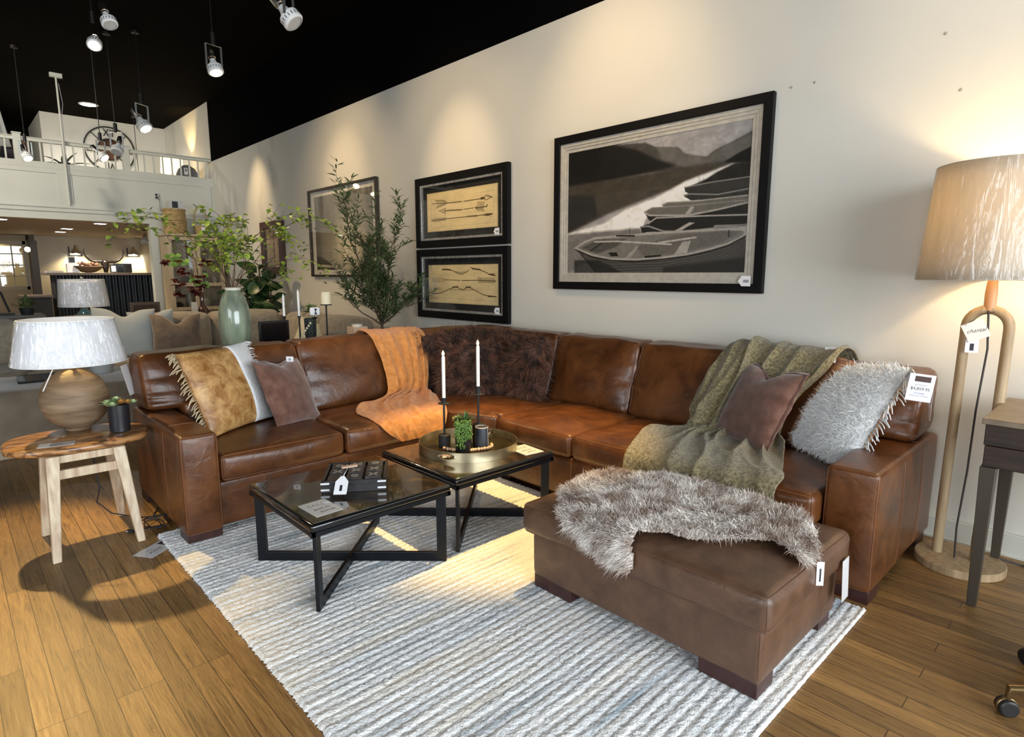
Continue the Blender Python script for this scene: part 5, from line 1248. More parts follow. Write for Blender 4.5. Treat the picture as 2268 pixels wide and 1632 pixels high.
def beads():
    t = thing('wooden_bead_garland', 'string of pale wooden beads lying in the brass tray', 'bead garland', (TX, TY, TT+0.007)); rs = random.Random(2)
    bm = mat('bead_wood', (0.62, 0.42, 0.26), 0.5, var=0.25, vscale=30)
    path = [(-0.06, -0.135), (-0.035, -0.13), (0.0, -0.115), (0.02, -0.095), (0.045, -0.085), (0.075, -0.06), (0.09, -0.02), (0.105, 0.015), (0.115, 0.05), (0.11, 0.085), (0.09, 0.11), (0.06, 0.125)]
    pts = [Vector((a, b, 0.010)) for a, b in path]
    L_ = 0; k = 0
    for a, b in zip(pts[:-1], pts[1:]):
        n = max(1, int((b-a).length/0.0155+0.3))
        for i in range(n): 
            p = a.lerp(b, i/n); MB().sphere(tuple(p), 0.0095+0.0015*((k*3) % 2), 12, 8, 0.95).build('bead', bm, t); k += 1
    MB().tube(pts, 0.0015, 5).build('string', mat('jute', (0.5, 0.38, 0.22), 0.8), t)
    # the tassel end seen through the handle opening
    q0 = Vector((0.105, -0.225, 0.012))
    for i in range(5): MB().sphere(tuple(q0+Vector((-0.014*i-0.0, -0.006*i, 0.004))), 0.0095, 12, 8).build('bead', bm, t)
    tas = MB()
    for i in range(16): tas.tube([q0+Vector((0.0, -0.016, 0.002)), q0+Vector((-0.02+rs.uniform(-.006, .006), -0.028+rs.uniform(-.006, .006), rs.uniform(-0.004, 0.004)))], 0.002, 5)
    tas.build('tassel', mat('tassel_cotton', (0.72, 0.60, 0.42), 0.85), t)
beads()
bt = thing('black_canister', 'short black cylinder behind the planter with a cream cord tied round it', 'canister', (-2.655, 2.262, TT+0.007))
MB().lathe([(0, 0), (0.040, 0), (0.041, 0.1), (0.037, 0.125), (0.0, 0.127)], seg=32, closed=False).build('body', mat('slate_black', (0.03, 0.034, 0.045), 0.5), bt)
MB().lathe([(0.0385, 0.124), (0.040, 0.127), (0.0385, 0.129)], seg=32, closed=False).tube([(0.04, 0.01, 0.125), (0.043, 0.012, 0.06), (0.043, 0.013, 0.02)], 0.0012, 5).tube([(0.042, 0.012, 0.09), (0.065, 0.012, 0.105)], 0.002, 5).build('cord', mat('cream_cord', (0.7, 0.6, 0.5), 0.8), bt)

# ------------------------------------------------------------------ side table with lamp
SX, SYc = -4.02, 0.475; ST = 0.560
side = thing('side_table', 'small live edge wooden side table left of the leather sofa', 'side table', (SX, SYc, 0))
LIVE = bpy.data.materials.new('live_edge_wood'); LIVE.use_nodes = True
def live():
    nt = LIVE.node_tree; n = nt.nodes; b = n['Principled BSDF']; L = nt.links.new
    tc = n.new('ShaderNodeTexCoord'); mp = n.new('ShaderNodeMapping'); mp.inputs['Scale'].default_value = (3.2, 1.0, 1.5); mp.inputs['Rotation'].default_value = (0, 0, 0.5); L(tc.outputs['Object'], mp.inputs['Vector'])
    w = n.new('ShaderNodeTexWave'); w.wave_type = 'RINGS'; w.inputs['Scale'].default_value = 5; w.inputs['Distortion'].default_value = 9; w.inputs['Detail'].default_value = 4; w.inputs['Detail Scale'].default_value = 1.4; L(mp.outputs[0], w.inputs['Vector'])
    r = n.new('ShaderNodeValToRGB'); e = r.color_ramp.elements; e[0].position = 0.1; e[0].color = (0.17, 0.075, 0.028, 1); e[1].position = 0.85; e[1].color = (0.44, 0.22, 0.08, 1); q = e.new(0.30); q.color = (0.32, 0.15, 0.052, 1)
    L(w.outputs['Fac'], r.inputs[0]); L(r.outputs[0], b.inputs['Base Color']); b.inputs['Roughness'].default_value = 0.28; b.inputs['Coat Weight'].default_value = 0.3
live()
ol = []
for k in range(72):
    a = 2*PI*k/72; c, s = math.cos(a), math.sin(a)
    rx = 0.255; ry = 0.335; n_ = 2.5
    rad = (abs(c/rx)**n_+abs(s/ry)**n_)**(-1/n_)
    rad *= 1+0.04*nz((c*1.7, s*1.7, 0), 1.2, 4)+0.012*nz((c*6, s*6, 0), 1.3, 7)
    ol.append((rad*c, rad*s))
tb = MB(); n = 72; lev = [(0.965, -0.036), (1.0, -0.028), (1.012, -0.016), (0.995, -0.004), (0.982, 0.0)]
for (k, z) in lev: tb.v += [(x*k, y*k, ST+z) for x, y in ol]
for i in range(len(lev)-1): tb.f += [(i*n+j, i*n+(j+1) % n, (i+1)*n+(j+1) % n, (i+1)*n+j) for j in range(n)]
tb.f += [tuple(range(n))[::-1], tuple((len(lev)-1)*n+j for j in range(n))]
tb.v = [(x, y, z+(0.003*nz((x, y, z), 40) if z > ST-0.03 and z < ST-0.001 else 0)) for x, y, z in tb.v]
tb.build('table_top', LIVE, side, angle=50)
PALE = mat('pale_streaked_wood', (0.46, 0.31, 0.20), 0.5, var=0.5, vscale=3, stretch=(14, 14, 1.2), col2=(0.72, 0.60, 0.42))
legs = {(1, -1): (0.36, -0.185), (1, 1): (0.355, 0.185), (-1, -1): (-0.13, -0.185), (-1, 1): (-0.155, 0.185)}
for (sx, sy), (fx, fy) in {(1, -1): (0.345, -0.185), (1, 1): (0.345, 0.190), (-1, -1): (-0.10, -0.185), (-1, 1): (-0.145, 0.190)}.items():
    a = Vector((fx, fy, 0)); b = Vector((0.225 if sx > 0 else -0.03, sy*0.145, ST-0.036)); m = MB()
    ws, wt = 0.038, 0.060
    vs = [(a.x+i*ws/2, a.y+j*ws/2, 0) for i, j in ((-1, -1), (1, -1), (1, 1), (-1, 1))]+[(b.x+i*wt/2, b.y+j*wt/2, b.z) for i, j in ((-1, -1), (1, -1), (1, 1), (-1, 1))]
    m.add(vs, [(3, 2, 1, 0), (4, 5, 6, 7)]+[(i, (i+1) % 4, 4+(i+1) % 4, 4+i) for i in range(4)])
    m.build('leg', PALE, side, bevel=0.005)
MB().box(0.212, 0.238, -0.13, 0.13, ST-0.078, ST-0.040).build('rail', PALE, side, bevel=0.002)
MB().box(-0.05, -0.02, -0.13, 0.13, ST-0.078, ST-0.040).build('rail', PALE, side, bevel=0.002)
MB().box(-0.02, 0.21, -0.155, -0.13, ST-0.078, ST-0.040).build('rail', PALE, side, bevel=0.002)
MB().box(-0.02, 0.21, 0.13, 0.155, ST-0.078, ST-0.040).build('rail', PALE, side, bevel=0.002)
MB().box(0.232, 0.254, -0.14, 0.14, ST-0.160, ST-0.112).build('stretcher', PALE, side, bevel=0.002)

def shade(t, r0, r1, z0, z1, m, pm, seg=48, wires=True):
    h = MB(); h.grid(lambda u, v: ((r0+(r1-r0)*v)*math.cos(2*PI*u), (r0+(r1-r0)*v)*math.sin(2*PI*u), z0+(z1-z0)*v), seg, 8, closeu=True)
    s = h.build('lamp_shade', m, t, angle=180, solid=0.002)
    MB().tube([(r0*math.cos(2*PI*k/48), r0*math.sin(2*PI*k/48), z0) for k in range(49)], 0.003, 6, cap=False).build('rim_tape', m, s)
    MB().tube([(r1*math.cos(2*PI*k/48), r1*math.sin(2*PI*k/48), z1) for k in range(49)], 0.003, 6, cap=False).build('rim_tape', m, s)
    if pm:
        w = MB()
        def wr(u, v):
            a = 2*PI*u; rr = r0+(r1-r0)*v; d = 0.004+0.0045*nz((math.cos(a)*7, math.sin(a)*7, v*1.6), 1, 3)+0.0025*nz((math.cos(a)*17, math.sin(a)*17, v*3), 1, 5)
            rr += max(0.0016, d); return (rr*math.cos(a), rr*math.sin(a), z0+(z1-z0)*v)
        w.grid(wr, 220, 30, closeu=True); w.build('plastic_wrap', pm, s, angle=180)
    return s
WHITESHADE = mat('white_linen_shade', (0.88, 0.88, 0.88), 0.9, bump=0.15, bscale=200, spec=0.1)
WRAP = wrinkle_plastic('clear_shade_wrap', (0.97, 0.98, 1.0), (11, 11, 0.9), 0.05)
LX, LY = -4.21, 0.505
lamp = thing('table_lamp', 'table lamp with a round turned wooden base and a wide white shade', 'table lamp', (LX, LY, ST+0.001))
prof = []
for k in range(25):
    a = -PI/2+PI*k/24; r = 0.168*math.cos(a); z = 0.178+0.178*math.sin(a)
    if z < 0.012: r = max(r, 0.055)
    prof.append((max(r, 0.0), z))
prof = [(0, 0), (0.06, 0.0)]+[(r, z) for r, z in prof if z > 0.012 and z < 0.350]+[(0.034, 0.352), (0.022, 0.358), (0.022, 0.375), (0.0, 0.376)]
TURN = mat('turned_grey_brown_wood', (0.15, 0.095, 0.052), 0.55, var=0.4, vscale=2.2, stretch=(2.4, 2.4, 16), col2=(0.31, 0.215, 0.13), bump=0.3, bscale=12, detail=8)
MB().lathe(prof, seg=64, closed=False).build('base', TURN, lamp, angle=60)
MB().cyl((0, 0, 0.375), 0.010, 0.10, 14).cyl((0, 0, 0.43), 0.018, 0.05, 14).build('stem', mat('brass_fitting', (0.6, 0.45, 0.2), 0.3, 0.9), lamp)
shade(lamp, 0.272, 0.224, 0.392, 0.636, WHITESHADE, WRAP)
MB().tube([(0.14, -0.09, 0.40), (0.20, -0.16, 0.27)], 0.003, 6).build('hang_string', PAPER, lamp)
# lamp cord down behind the table to the floor
co = thing('lamp_cord', 'thin black lamp cord hanging under the side table and coiled on the floor', 'cord', (-4.02, 0.50, 0))
MB().tube([(0.11, 0.02, 0.52), (0.11, 0.02, 0.40), (0.13, 0.03, 0.28), (0.06, 0.02, 0.18), (0.07, 0.08, 0.10), (0.14, 0.20, 0.06), (0.08, 0.30, 0.02), (0.06, 0.36, 0.006), (0.0, 0.30, 0.006), (-0.1, 0.35, 0.006)], 0.0035, 8).build('cable', INK, co)
rs = random.Random(8)
for k in range(4):
    a0 = rs.uniform(0, 6); MB().tube([(0.15+(0.07+0.05*rs.random())*math.cos(a0+i*0.55), 0.27+(0.03+0.02*k)*math.sin(a0+i*0.55), 0.006+0.003*k) for i in range(12)], 0.003, 6).build('coil', INK, co)
MB().box(-0.02, 0.02, -0.008, 0.008, 0.0, 0.016, M=Matrix.Translation((0.19, 0.145, 0.001)) @ Matrix.Rotation(0.6, 4, 'Z')).build('plug', INK, co)
MB().box(0.02, 0.035, -0.004, 0.004, 0.006, 0.010, M=Matrix.Translation((0.155, 0.115, 0.001)) @ Matrix.Rotation(0.6, 4, 'Z')).build('plug_pin', PAPER, co)

# small succulent pot
pt = thing('succulent_pot', 'small black cylinder pot of green and amber succulents on the side table', 'potted plant', (-3.985, 0.672, ST+0.001))
MB().lathe([(0, 0), (0.048, 0), (0.051, 0.003), (0.054, 0.155), (0.050, 0.155), (0.049, 0.14), (0, 0.14)], seg=40, closed=False).build('pot', mat('black_satin_pot', (0.015, 0.016, 0.02), 0.35), pt)
rs = random.Random(11)
for k, (dx, dy, dz, s, c) in enumerate(((-0.03, -0.045, 0.160, 1.45, 'light'), (-0.005, -0.02, 0.175, 1.1, 'dark'), (0.0, 0.015, 0.165, 1.3, 'amber'), (0.02, 0.045, 0.168, 1.0, 'amber'), (0.035, 0.07, 0.170, 0.95, 'light'), (-0.03, 0.0, 0.185, 1.0, 'light'), (0.02, -0.03, 0.160, 1.2, 'light'))):
    g = MB(); col = {'light': ((0.34, 0.46, 0.20), (0.62, 0.70, 0.45)), 'dark': ((0.06, 0.14, 0.06), (0.20, 0.32, 0.14)), 'amber': ((0.30, 0.12, 0.03), (0.62, 0.36, 0.10))}[c]
    for i in range(22):
        a = i*2.4; el = 0.05+1.4*i/22; d = (math.cos(a)*math.cos(el), math.sin(a)*math.cos(el), math.sin(el)); leafmesh(g, (dx, dy, dz-0.012), d, (0, 0, 1), 0.034*s*(1-0.35*i/22), 0.020*s, -0.15)
    g.build('rosette', mat('rosette_'+c, col[0], 0.5, var=0.3, vscale=60, col2=col[1]), pt, angle=180)
sleeve_card('price_card', 'clear sleeved price card lying on the live edge side table', (-3.885, 0.365, ST+0.001), R(78), 0.155, 0.085, [('TABLE', 0.012, 0, 0.012, GREYINK), ('$349.95', 0.017, 0, -0.012, INK)])
t = sleeve_card('price_card', 'sleeved price card dropped on the floor by the sofa foot', (-3.50, 0.70, 0.0015), R(125), 0.20, 0.12, [('SOFA', 0.016, -0.03, 0.02, GREYINK), ('$4,859.95', 0.020, -0.02, -0.008, INK), ('SECTIONAL', 0.010, -0.02, -0.03, GREYINK)])
MB().box(0.045, 0.09, -0.045, 0.045, 0.0013, 0.0016).build('leather_swatch', INK, t)

# ------------------------------------------------------------------ tags hanging from the sofa and ottoman
def hang_card(label, M, w, h, lines, back=None, swatch=True):
    t = thing('price_tag', label, 'price tag', M.translation.copy())
    MB().box(-w/2, w/2, -h/2, h/2, 0, 0.0012, M=M).build('card', PAPER, t, world=True)
    MB().add([M @ Vector(p) for p in ((-w/2-0.012, -h/2-0.008, 0.002), (w/2+0.008, -h/2-0.008, 0.002), (w/2+0.008, h/2+0.02, 0.002), (-w/2-0.012, h/2+0.02, 0.002))], [(0, 1, 2, 3)]).build('clear_sleeve', PANE, t, world=True)
    if swatch: MB().box(-w*0.28, w*0.34, h*0.22, h*0.42, 0.0013, 0.0018, M=M).build('leather_swatch', mat('swatch_brown', (0.05, 0.02, 0.012), 0.5), t, world=True)
    for (s, size, x, y, m) in lines: text(s, size, M @ Matrix.Translation((x, y, 0.0014)), m, t, 'lettering', 0.0002)
    return t
hang_card('clear sleeved price card reading $4,859.95 hanging on the right end of the sofa', frame((-0.695, 3.285, 0.925), (0.88, 0.46, -0.10), (0.10, 0, 1)), 0.105, 0.130,
          [('SECTIONAL', 0.010, 0, 0.012, GREYINK), ('$4,859.95', 0.020, 0, -0.006, INK), ('OTTOMAN', 0.009, 0, -0.028, mat('blue_ink', (0.06, 0.10, 0.35), 0.6)), ('FINANCING AVAILABLE', 0.0075, 0, -0.040, GREYINK)])
o = hang_card('white paper tag hanging behind the price card at the right sofa end', frame((-0.675, 3.42, 0.83), (0.35, -0.9, 0), (0, 0, 1)), 0.06, 0.16, [], swatch=False)
hang_card('lilac white price card seen edge on at the left end of the sofa back', frame((-4.33, 0.80, 0.80), (0.86, -0.5, 0), (-0.20, -0.12, 1)), 0.10, 0.19, [], swatch=False)
o = hang_card('folded price tag hanging off the right end of the ottoman', frame((-0.712, 2.50, 0.25), (-0.02, 1.0, 0.0), (-0.05, 0, 1)), 0.075, 0.17, [], swatch=False)

# ------------------------------------------------------------------ floor lamp
FX, FY = -0.52, 3.60
fl = thing('floor_lamp', 'floor lamp of arched pale wooden rods with a large plastic wrapped drum shade', 'floor lamp', (FX, FY, 0))
OAKL = mat('pale_oak', (0.28, 0.19, 0.10), 0.5, var=0.3, vscale=4, stretch=(10, 10, 1), col2=(0.44, 0.32, 0.185))
MB().lathe([(0, 0), (0.186, 0), (0.19, 0.004), (0.19, 0.036), (0.186, 0.040), (0, 0.040)], seg=64, closed=False).build('base', OAKL, fl)
pts = [(-0.095, 0, 0.03), (-0.092, 0, 0.4), (-0.086, 0, 0.8), (-0.082, 0, 1.15)]
pts += [(-0.082*math.cos(a), 0, 1.20+0.085*math.sin(a)) for a in [PI*k/12 for k in range(0, 13)]]
pts += [(0.082, 0, 1.15), (0.078, 0, 0.8), (0.068, 0, 0.4), (0.06, 0, 0.03)]
MB().tube(pts, 0.0225, 16).build('arched_rod', OAKL, fl, angle=60)
MB().lathe([(0.024, 1.28), (0.025, 1.36), (0.021, 1.42), (0.012, 1.44), (0.012, 1.62)], seg=24).build('neck', mat('neck_wood', (0.46, 0.24, 0.11), 0.45), fl)
SILK = mat('beige_silk_shade', (0.62, 0.55, 0.44), 0.8, var=0.08, vscale=4, stretch=(6, 6, 1), bump=0.1, bscale=100)
_nt = SILK.node_tree; _b = _nt.nodes['Principled BSDF']; _tr = _nt.nodes.new('ShaderNodeBsdfTranslucent'); _tr.inputs[0].default_value = (0.80, 0.70, 0.52, 1); _mx = _nt.nodes.new('ShaderNodeMixShader'); _mx.inputs[0].default_value = 0.22
_nt.links.new(_b.outputs[0], _mx.inputs[1]); _nt.links.new(_tr.outputs[0], _mx.inputs[2]); _nt.links.new(_mx.outputs[0], _nt.nodes['Material Output'].inputs[0])
WRAP2 = wrinkle_plastic('clear_drum_wrap', (0.96, 0.96, 0.97), (7, 7, 0.9), 0.02)
shade(fl, 0.305, 0.262, 1.425, 1.945, SILK, WRAP2, 64)
MB().sphere((0, 0, 1.66), 0.035, 16, 10, 1.2).build('bulb', mat('warm_bulb', (1, 0.8, 0.4), 0.5, emit=(1.0, 0.70, 0.32), estr=12), fl)
pl = bpy.data.lights.new('floor_lamp_glow', 'POINT'); pl.energy = 13; pl.color = (1.0, 0.72, 0.36); pl.shadow_soft_size = 0.04
po = bpy.data.objects.new('floor_lamp_glow', pl); po.location = (FX, FY, 1.74); COL.objects.link(po)
MB().tube([(-0.0, -0.02, 1.28), (0.015, -0.03, 1.1), (0.0, -0.035, 0.8), (-0.005, -0.03, 0.5), (-0.02, -0.03, 0.2), (-0.015, -0.03, 0.042)], 0.0045, 8).build('cord', mat('brown_cord', (0.03, 0.022, 0.018), 0.6), fl)
MB().tube([(0.12, 0.14, 0.035), (0.22, 0.20, 0.006), (0.33, 0.18, 0.006), (0.36, 0.10, 0.006), (0.28, 0.11, 0.006), (0.42, 0.14, 0.006), (0.6, 0.16, 0.006)], 0.005, 8).build('floor_cord', mat('brown_cord', (0.03, 0.022, 0.018), 0.6), fl)
Mt = frame((FX-0.035, FY-0.045, 1.185), (0.86, 0.22, 0.45), (-0.4, -0.1, 0.85))
tg = thing('price_tag', 'square paper tag with handwriting tied to the floor lamp', 'price tag', Mt.translation.copy())
MB().box(-0.045, 0.045, -0.045, 0.045, 0, 0.0015, M=Mt).build('card', mat('kraft_white', (0.72, 0.69, 0.62), 0.7), tg, world=True)
text('chantal', 0.026, Mt @ Matrix.Translation((0, 0, 0.0016)) @ Matrix.Rotation(R(-14), 4, 'Z'), INK, tg, 'handwriting', 0.0002, shear=0.5)
MB().tube([Mt @ Vector((-0.03, 0.04, 0.002)), (FX-0.02, FY-0.03, 1.262), (FX+0.02, FY-0.035, 1.275), (FX+0.03, FY, 1.27)], 0.0015, 5).build('string', INK, tg, world=True)
Mt = frame((FX-0.045, FY-0.035, 1.11), (0.95, 0.3, 0), (0, 0, 1))
tg = thing('price_tag', 'small barcode tag under the handwritten tag on the floor lamp', 'price tag', Mt.translation.copy())
MB().box(-0.026, 0.026, -0.032, 0.032, 0, 0.0012, M=Mt).build('card', PAPER, tg, world=True)
MB().box(-0.008, 0.008, -0.022, 0.012, 0.0013, 0.0018, M=Mt).build('barcode', INK, tg, world=True)

# ------------------------------------------------------------------ desk and chair at the right edge
dk = thing('writing_desk', 'dark wooden desk on square legs cut off by the right edge of the photo', 'desk', (-0.42, 3.15, 0))
DKW = mat('dark_walnut', (0.010, 0.005, 0.003), 0.6, var=0.5, vscale=5, stretch=(1, 10, 10), col2=(0.040, 0.019, 0.010))
MB().box(-0.012, 1.35, -0.012, 0.62, 0.825, 0.850).build('desk_top', mat('walnut_top_sheen', (0.20, 0.15, 0.10), 0.45, var=0.2, vscale=8), dk, bevel=0.003)  # paler tone paints the grazing sheen on the dark wood
MB().box(0.0, 1.34, 0.0, 0.61, 0.735, 0.825).box(0.004, 1.335, 0.004, 0.60, 0.64, 0.733).build('drawer_case', DKW, dk, bevel=0.003)
for (x, y) in ((0.025, 0.025), (1.31, 0.025), (0.025, 0.58), (1.31, 0.58)):
    m = MB(); m.add([(x+i*0.017, y+j*0.017, 0.004) for i, j in ((-1, -1), (1, -1), (1, 1), (-1, 1))]+[(x+i*0.028, y+j*0.028, 0.64) for i, j in ((-1, -1), (1, -1), (1, 1), (-1, 1))], [(3, 2, 1, 0), (4, 5, 6, 7)]+[(i, (i+1) % 4, 4+(i+1) % 4, 4+i) for i in range(4)])
    m.build('leg', mat('bronze_leg', (0.055, 0.043, 0.028), 0.5, 0.2), dk, bevel=0.002)
    MB().cyl((x, y, 0), 0.012, 0.006, 12).build('glide', INK, dk)
oc = thing('office_chair', 'rolling chair with brass base and black castors, only one castor in view', 'office chair', (0.10, 2.62, 0))
AB = mat('aged_brass_base', (0.20, 0.13, 0.055), 0.35, 0.8)
MB().cyl((0, 0, 0.09), 0.035, 0.34, 20).build('column', AB, oc)
MB().box(-0.02, 0.42, -0.22, 0.22, 0.43, 0.50).build('seat', mat('tan_seat', (0.25, 0.12, 0.05), 0.5), oc, bevel=0.03)
for k in range(5):
    a = R(214)+k*2*PI/5; d = Vector((math.cos(a), math.sin(a), 0)); e = d*0.335
    MB().tube([(0, 0, 0.115), tuple(d*0.15+Vector((0, 0, 0.115))), tuple(e+Vector((0, 0, 0.095))), tuple(e+Vector((0, 0, 0.055)))], [0.024, 0.020, 0.014, 0.010], 12).build('base_arm', AB, oc)
    ax = Vector((-d.y, d.x, 0)); M = Matrix.Translation(e+Vector((0, 0, 0.030))) @ Matrix(((ax.x, 0, d.x, 0), (ax.y, 0, d.y, 0), (0, 1, 0, 0), (0, 0, 0, 1))) @ Matrix.Rotation(PI/2, 4, 'Y')
    c_ = MB(); c_.lathe([(0, -0.022), (0.024, -0.022), (0.029, -0.018), (0.030, -0.004), (0.026, 0), (0.030, 0.004), (0.029, 0.018), (0.024, 0.022), (0, 0.022)], seg=28, M=M, closed=False)
    cc = c_.build('castor', mat('black_rubber', (0.012, 0.012, 0.013), 0.45), oc)
    MB().lathe([(0.030, -0.006), (0.0325, -0.004), (0.0325, 0.004), (0.030, 0.006)], seg=28, M=M, closed=False).build('castor_hood', AB, cc)
# ------------------------------------------------------------------ console behind the sofa
DARKTOP = mat('dark_console_wood', (0.05, 0.030, 0.018), 0.4, var=0.3, vscale=8)
def console(name, label, x0, x1, y0, y1, z, m=DARKTOP, lt=0.04):
    t = thing(name, label, 'console table', ((x0+x1)/2, (y0+y1)/2, 0))
    MB().box(x0, x1, y0, y1, z-0.035, z).build('table_top', m, t, world=True, bevel=0.003)
    MB().box(x0+0.02, x1-0.02, y0+0.02, y1-0.02, z-0.11, z-0.035).build('apron', m, t, world=True)
    for x in (x0+0.01, x1-lt-0.01):
        for y in (y0+0.01, y1-lt-0.01): MB().box(x, x+lt, y, y+lt, 0, z-0.035).build('leg', m, t, world=True)
    return t
CZ = 0.75
console('console_table', 'dark console table hidden behind the leather sofa, carrying the vase and candles', -5.38, -4.92, 1.40, 3.08, CZ)
def leaf_cluster(mb, p, rs, L_, W, n, up=0.3):
    for _ in range(n):
        a = rs.uniform(0, 2*PI); el = rs.uniform(-0.7, 0.9); d = Vector((math.cos(a)*math.cos(el), math.sin(a)*math.cos(el), math.sin(el)+up*0.3))
        nr = Vector((rs.uniform(-.5, .5), rs.uniform(-.5, .5), 1)); leafmesh(mb, p, d, nr, L_*rs.uniform(0.7, 1.2), W*rs.uniform(0.8, 1.2), rs.uniform(-0.1, 0.5))
vs_ = thing('ceramic_vase', 'tall sea green glazed ceramic vase on the console behind the sofa', 'vase', (-5.14, 1.735, CZ+0.001))
def glaze():
    m = bpy.data.materials.new('celadon_glaze'); m.use_nodes = True; nt = m.node_tree; n = nt.nodes; b = n['Principled BSDF']; L = nt.links.new
    tc = n.new('ShaderNodeTexCoord'); mp = n.new('ShaderNodeMapping'); mp.inputs['Scale'].default_value = (9, 9, 1.6); L(tc.outputs['Object'], mp.inputs['Vector'])
    t = n.new('ShaderNodeTexNoise'); t.inputs['Scale'].default_value = 1.6; t.inputs['Detail'].default_value = 5; L(mp.outputs[0], t.inputs['Vector'])
    r = n.new('ShaderNodeValToRGB'); r.color_ramp.elements[0].position = 0.35; r.color_ramp.elements[0].color = (0.17, 0.20, 0.15, 1); r.color_ramp.elements[1].position = 0.68; r.color_ramp.elements[1].color = (0.34, 0.41, 0.29, 1)
    L(t.outputs['Fac'], r.inputs[0]); L(r.outputs[0], b.inputs['Base Color']); b.inputs['Roughness'].default_value = 0.12; b.inputs['Coat Weight'].default_value = 0.6
    return m
MB().lathe([(0, 0), (0.080, 0), (0.092, 0.06), (0.108, 0.14), (0.120, 0.23), (0.124, 0.30), (0.120, 0.38), (0.106, 0.46), (0.086, 0.52), (0.070, 0.548), (0.060, 0.556), (0.058, 0.570), (0.050, 0.572), (0.050, 0.545), (0.085, 0.44), (0.0, 0.40)], seg=64, closed=False).build('body', glaze(), vs_, angle=60)
MB().lathe([(0.058, 0.570), (0.061, 0.585), (0.055, 0.592), (0.048, 0.588), (0.050, 0.570)], seg=40, closed=False).build('lip', mat('spotlit_lip_glaze', (0.80, 0.78, 0.66), 0.2, coat=0.6), vs_)  # spot light catching the lip is painted in as cream
br = thing('leafy_branches', 'arching twigs with light green leaves standing in the green vase', 'branches', (-5.14, 1.735, CZ+0.42))
def twigs():
    rs = random.Random(21); st = MB(); lf = MB(); lf2 = MB()
    def grow(p, d, L_, r, depth):
        pts = [p]; n = 9; dd = Vector(d)
        for i in range(n):
            dd = (dd+Vector((rs.uniform(-.22, .22), rs.uniform(-.22, .22), rs.uniform(-.20, .10)-0.07*depth))).normalized(); pts.append(pts[-1]+dd*L_/n)
        st.tube(pts, [r*(1-0.75*i/n) for i in range(n+1)], 5)
        for i in range(2, n+1):
            if depth < 2 and rs.random() < (0.42 if depth else 0.5): grow(pts[i], (pts[i]-pts[i-1]).normalized()+Vector((rs.uniform(-.9, .9), rs.uniform(-.9, .9), rs.uniform(-.2, .6))), L_*rs.uniform(0.35, 0.6), r*0.5, depth+1)
            if (i > 3 or depth) and rs.random() < 0.58: leaf_cluster(lf if rs.random() < 0.75 else lf2, pts[i], rs, 0.044, 0.034, 1)
    base = Vector((-5.14, 1.735, CZ+0.42))
    for (dx, dy, dz, L_) in ((0.1, -0.42, 0.95, 0.86), (0.05, -0.22, 1.0, 0.84), (-0.2, -0.1, 1.0, 0.70), (0.15, 0.05, 1.0, 0.72), (0.0, 0.25, 1.0, 0.80), (0.2, 0.42, 1.0, 0.92), (-0.15, 0.50, 1.0, 0.95), (0.3, -0.62, 0.75, 0.62), (0.25, 0.65, 0.75, 0.72), (0.1, -0.05, 1.0, 0.62), (-0.1, 0.12, 1.0, 0.66), (0.2, -0.45, 0.8, 0.6)):
        p0 = base+Vector((dx*0.05, dy*0.05, 0)); p1 = base+Vector((dx*0.06, dy*0.06, 0.17)); st.tube([p0, p1], 0.0042, 5)
        grow(p1, Vector((dx, dy, dz)).normalized(), L_*0.86, 0.004, 0)
    st.build('twigs', mat('brown_twig', (0.10, 0.055, 0.03), 0.8), br, world=True)
    lf.build('leaves', mat('lime_leaf', (0.22, 0.34, 0.035), 0.5, var=0.3, vscale=5, col2=(0.42, 0.50, 0.08)), br, world=True, angle=180)
    lf2.build('dark_leaves', mat('mid_leaf', (0.08, 0.15, 0.03), 0.5, var=0.3, vscale=5), br, world=True, angle=180)
twigs()
t = thing('picture_frame', 'black square frame standing on the console right of the green vase', 'photo frame', (-5.20, 2.075, CZ+0.001))
MB().box(-0.012, 0.012, -0.13, 0.13, 0, 0.30).build('frame', mat('black_lacquer', (0.004, 0.004, 0.004), 0.25), t, bevel=0.002)
MB().box(0.012, 0.0135, -0.115, 0.115, 0.015, 0.285).build('screen', BLACKGLOSS, t)
def holder(x, y, z, label, candle, group='candle holders on the console'):
    t = thing('candle_holder', label, 'candle holder', (x, y, CZ+0.001), group=group)
    MB().lathe([(0, 0), (0.045, 0), (0.045, 0.008), (0.008, 0.014), (0.007, z-CZ-0.02), (0.012, z-CZ-0.012), (0.05 if candle == 'pillar' else 0.016, z-CZ-0.010), (0.052 if candle == 'pillar' else 0.016, z-CZ-0.002), (0, z-CZ-0.002)], seg=24, closed=False).build('stand', CANDLEB, t)
holder(-5.2, 2.567, 1.178, 'tall black candle holder with a round plate under the thick candle', 'pillar')
c = thing('pillar_candle', 'thick ivory pillar candle on the tall black plate holder', 'candle', (-5.2, 2.567, 1.178))
MB().lathe([(0, 0), (0.047, 0), (0.048, 0.10), (0.044, 0.112), (0.036, 0.105), (0, 0.103)], seg=32, closed=False).build('wax', mat('ivory_wax', (0.82, 0.72, 0.48), 0.45), c, angle=50)
for (y, z0, z1, lab) in ((2.188, 1.085, 1.283, 'left'), (2.324, 1.08, 1.319, 'right')):
    holder(-5.24, y, z0, 'slim black candle holder behind the sofa, %s of the pair' % lab, 'taper')
    c = thing('taper_candle', 'thin white candle in front of the fiddle leaf plant, %s of two' % lab, 'candle', (-5.24, y, z0))
    MB().lathe([(0, 0), (0.0105, 0), (0.0105, z1-z0-0.03), (0.006, z1-z0-0.015), (0.0, z1-z0)], seg=16, closed=False).build('wax', WAX, c)
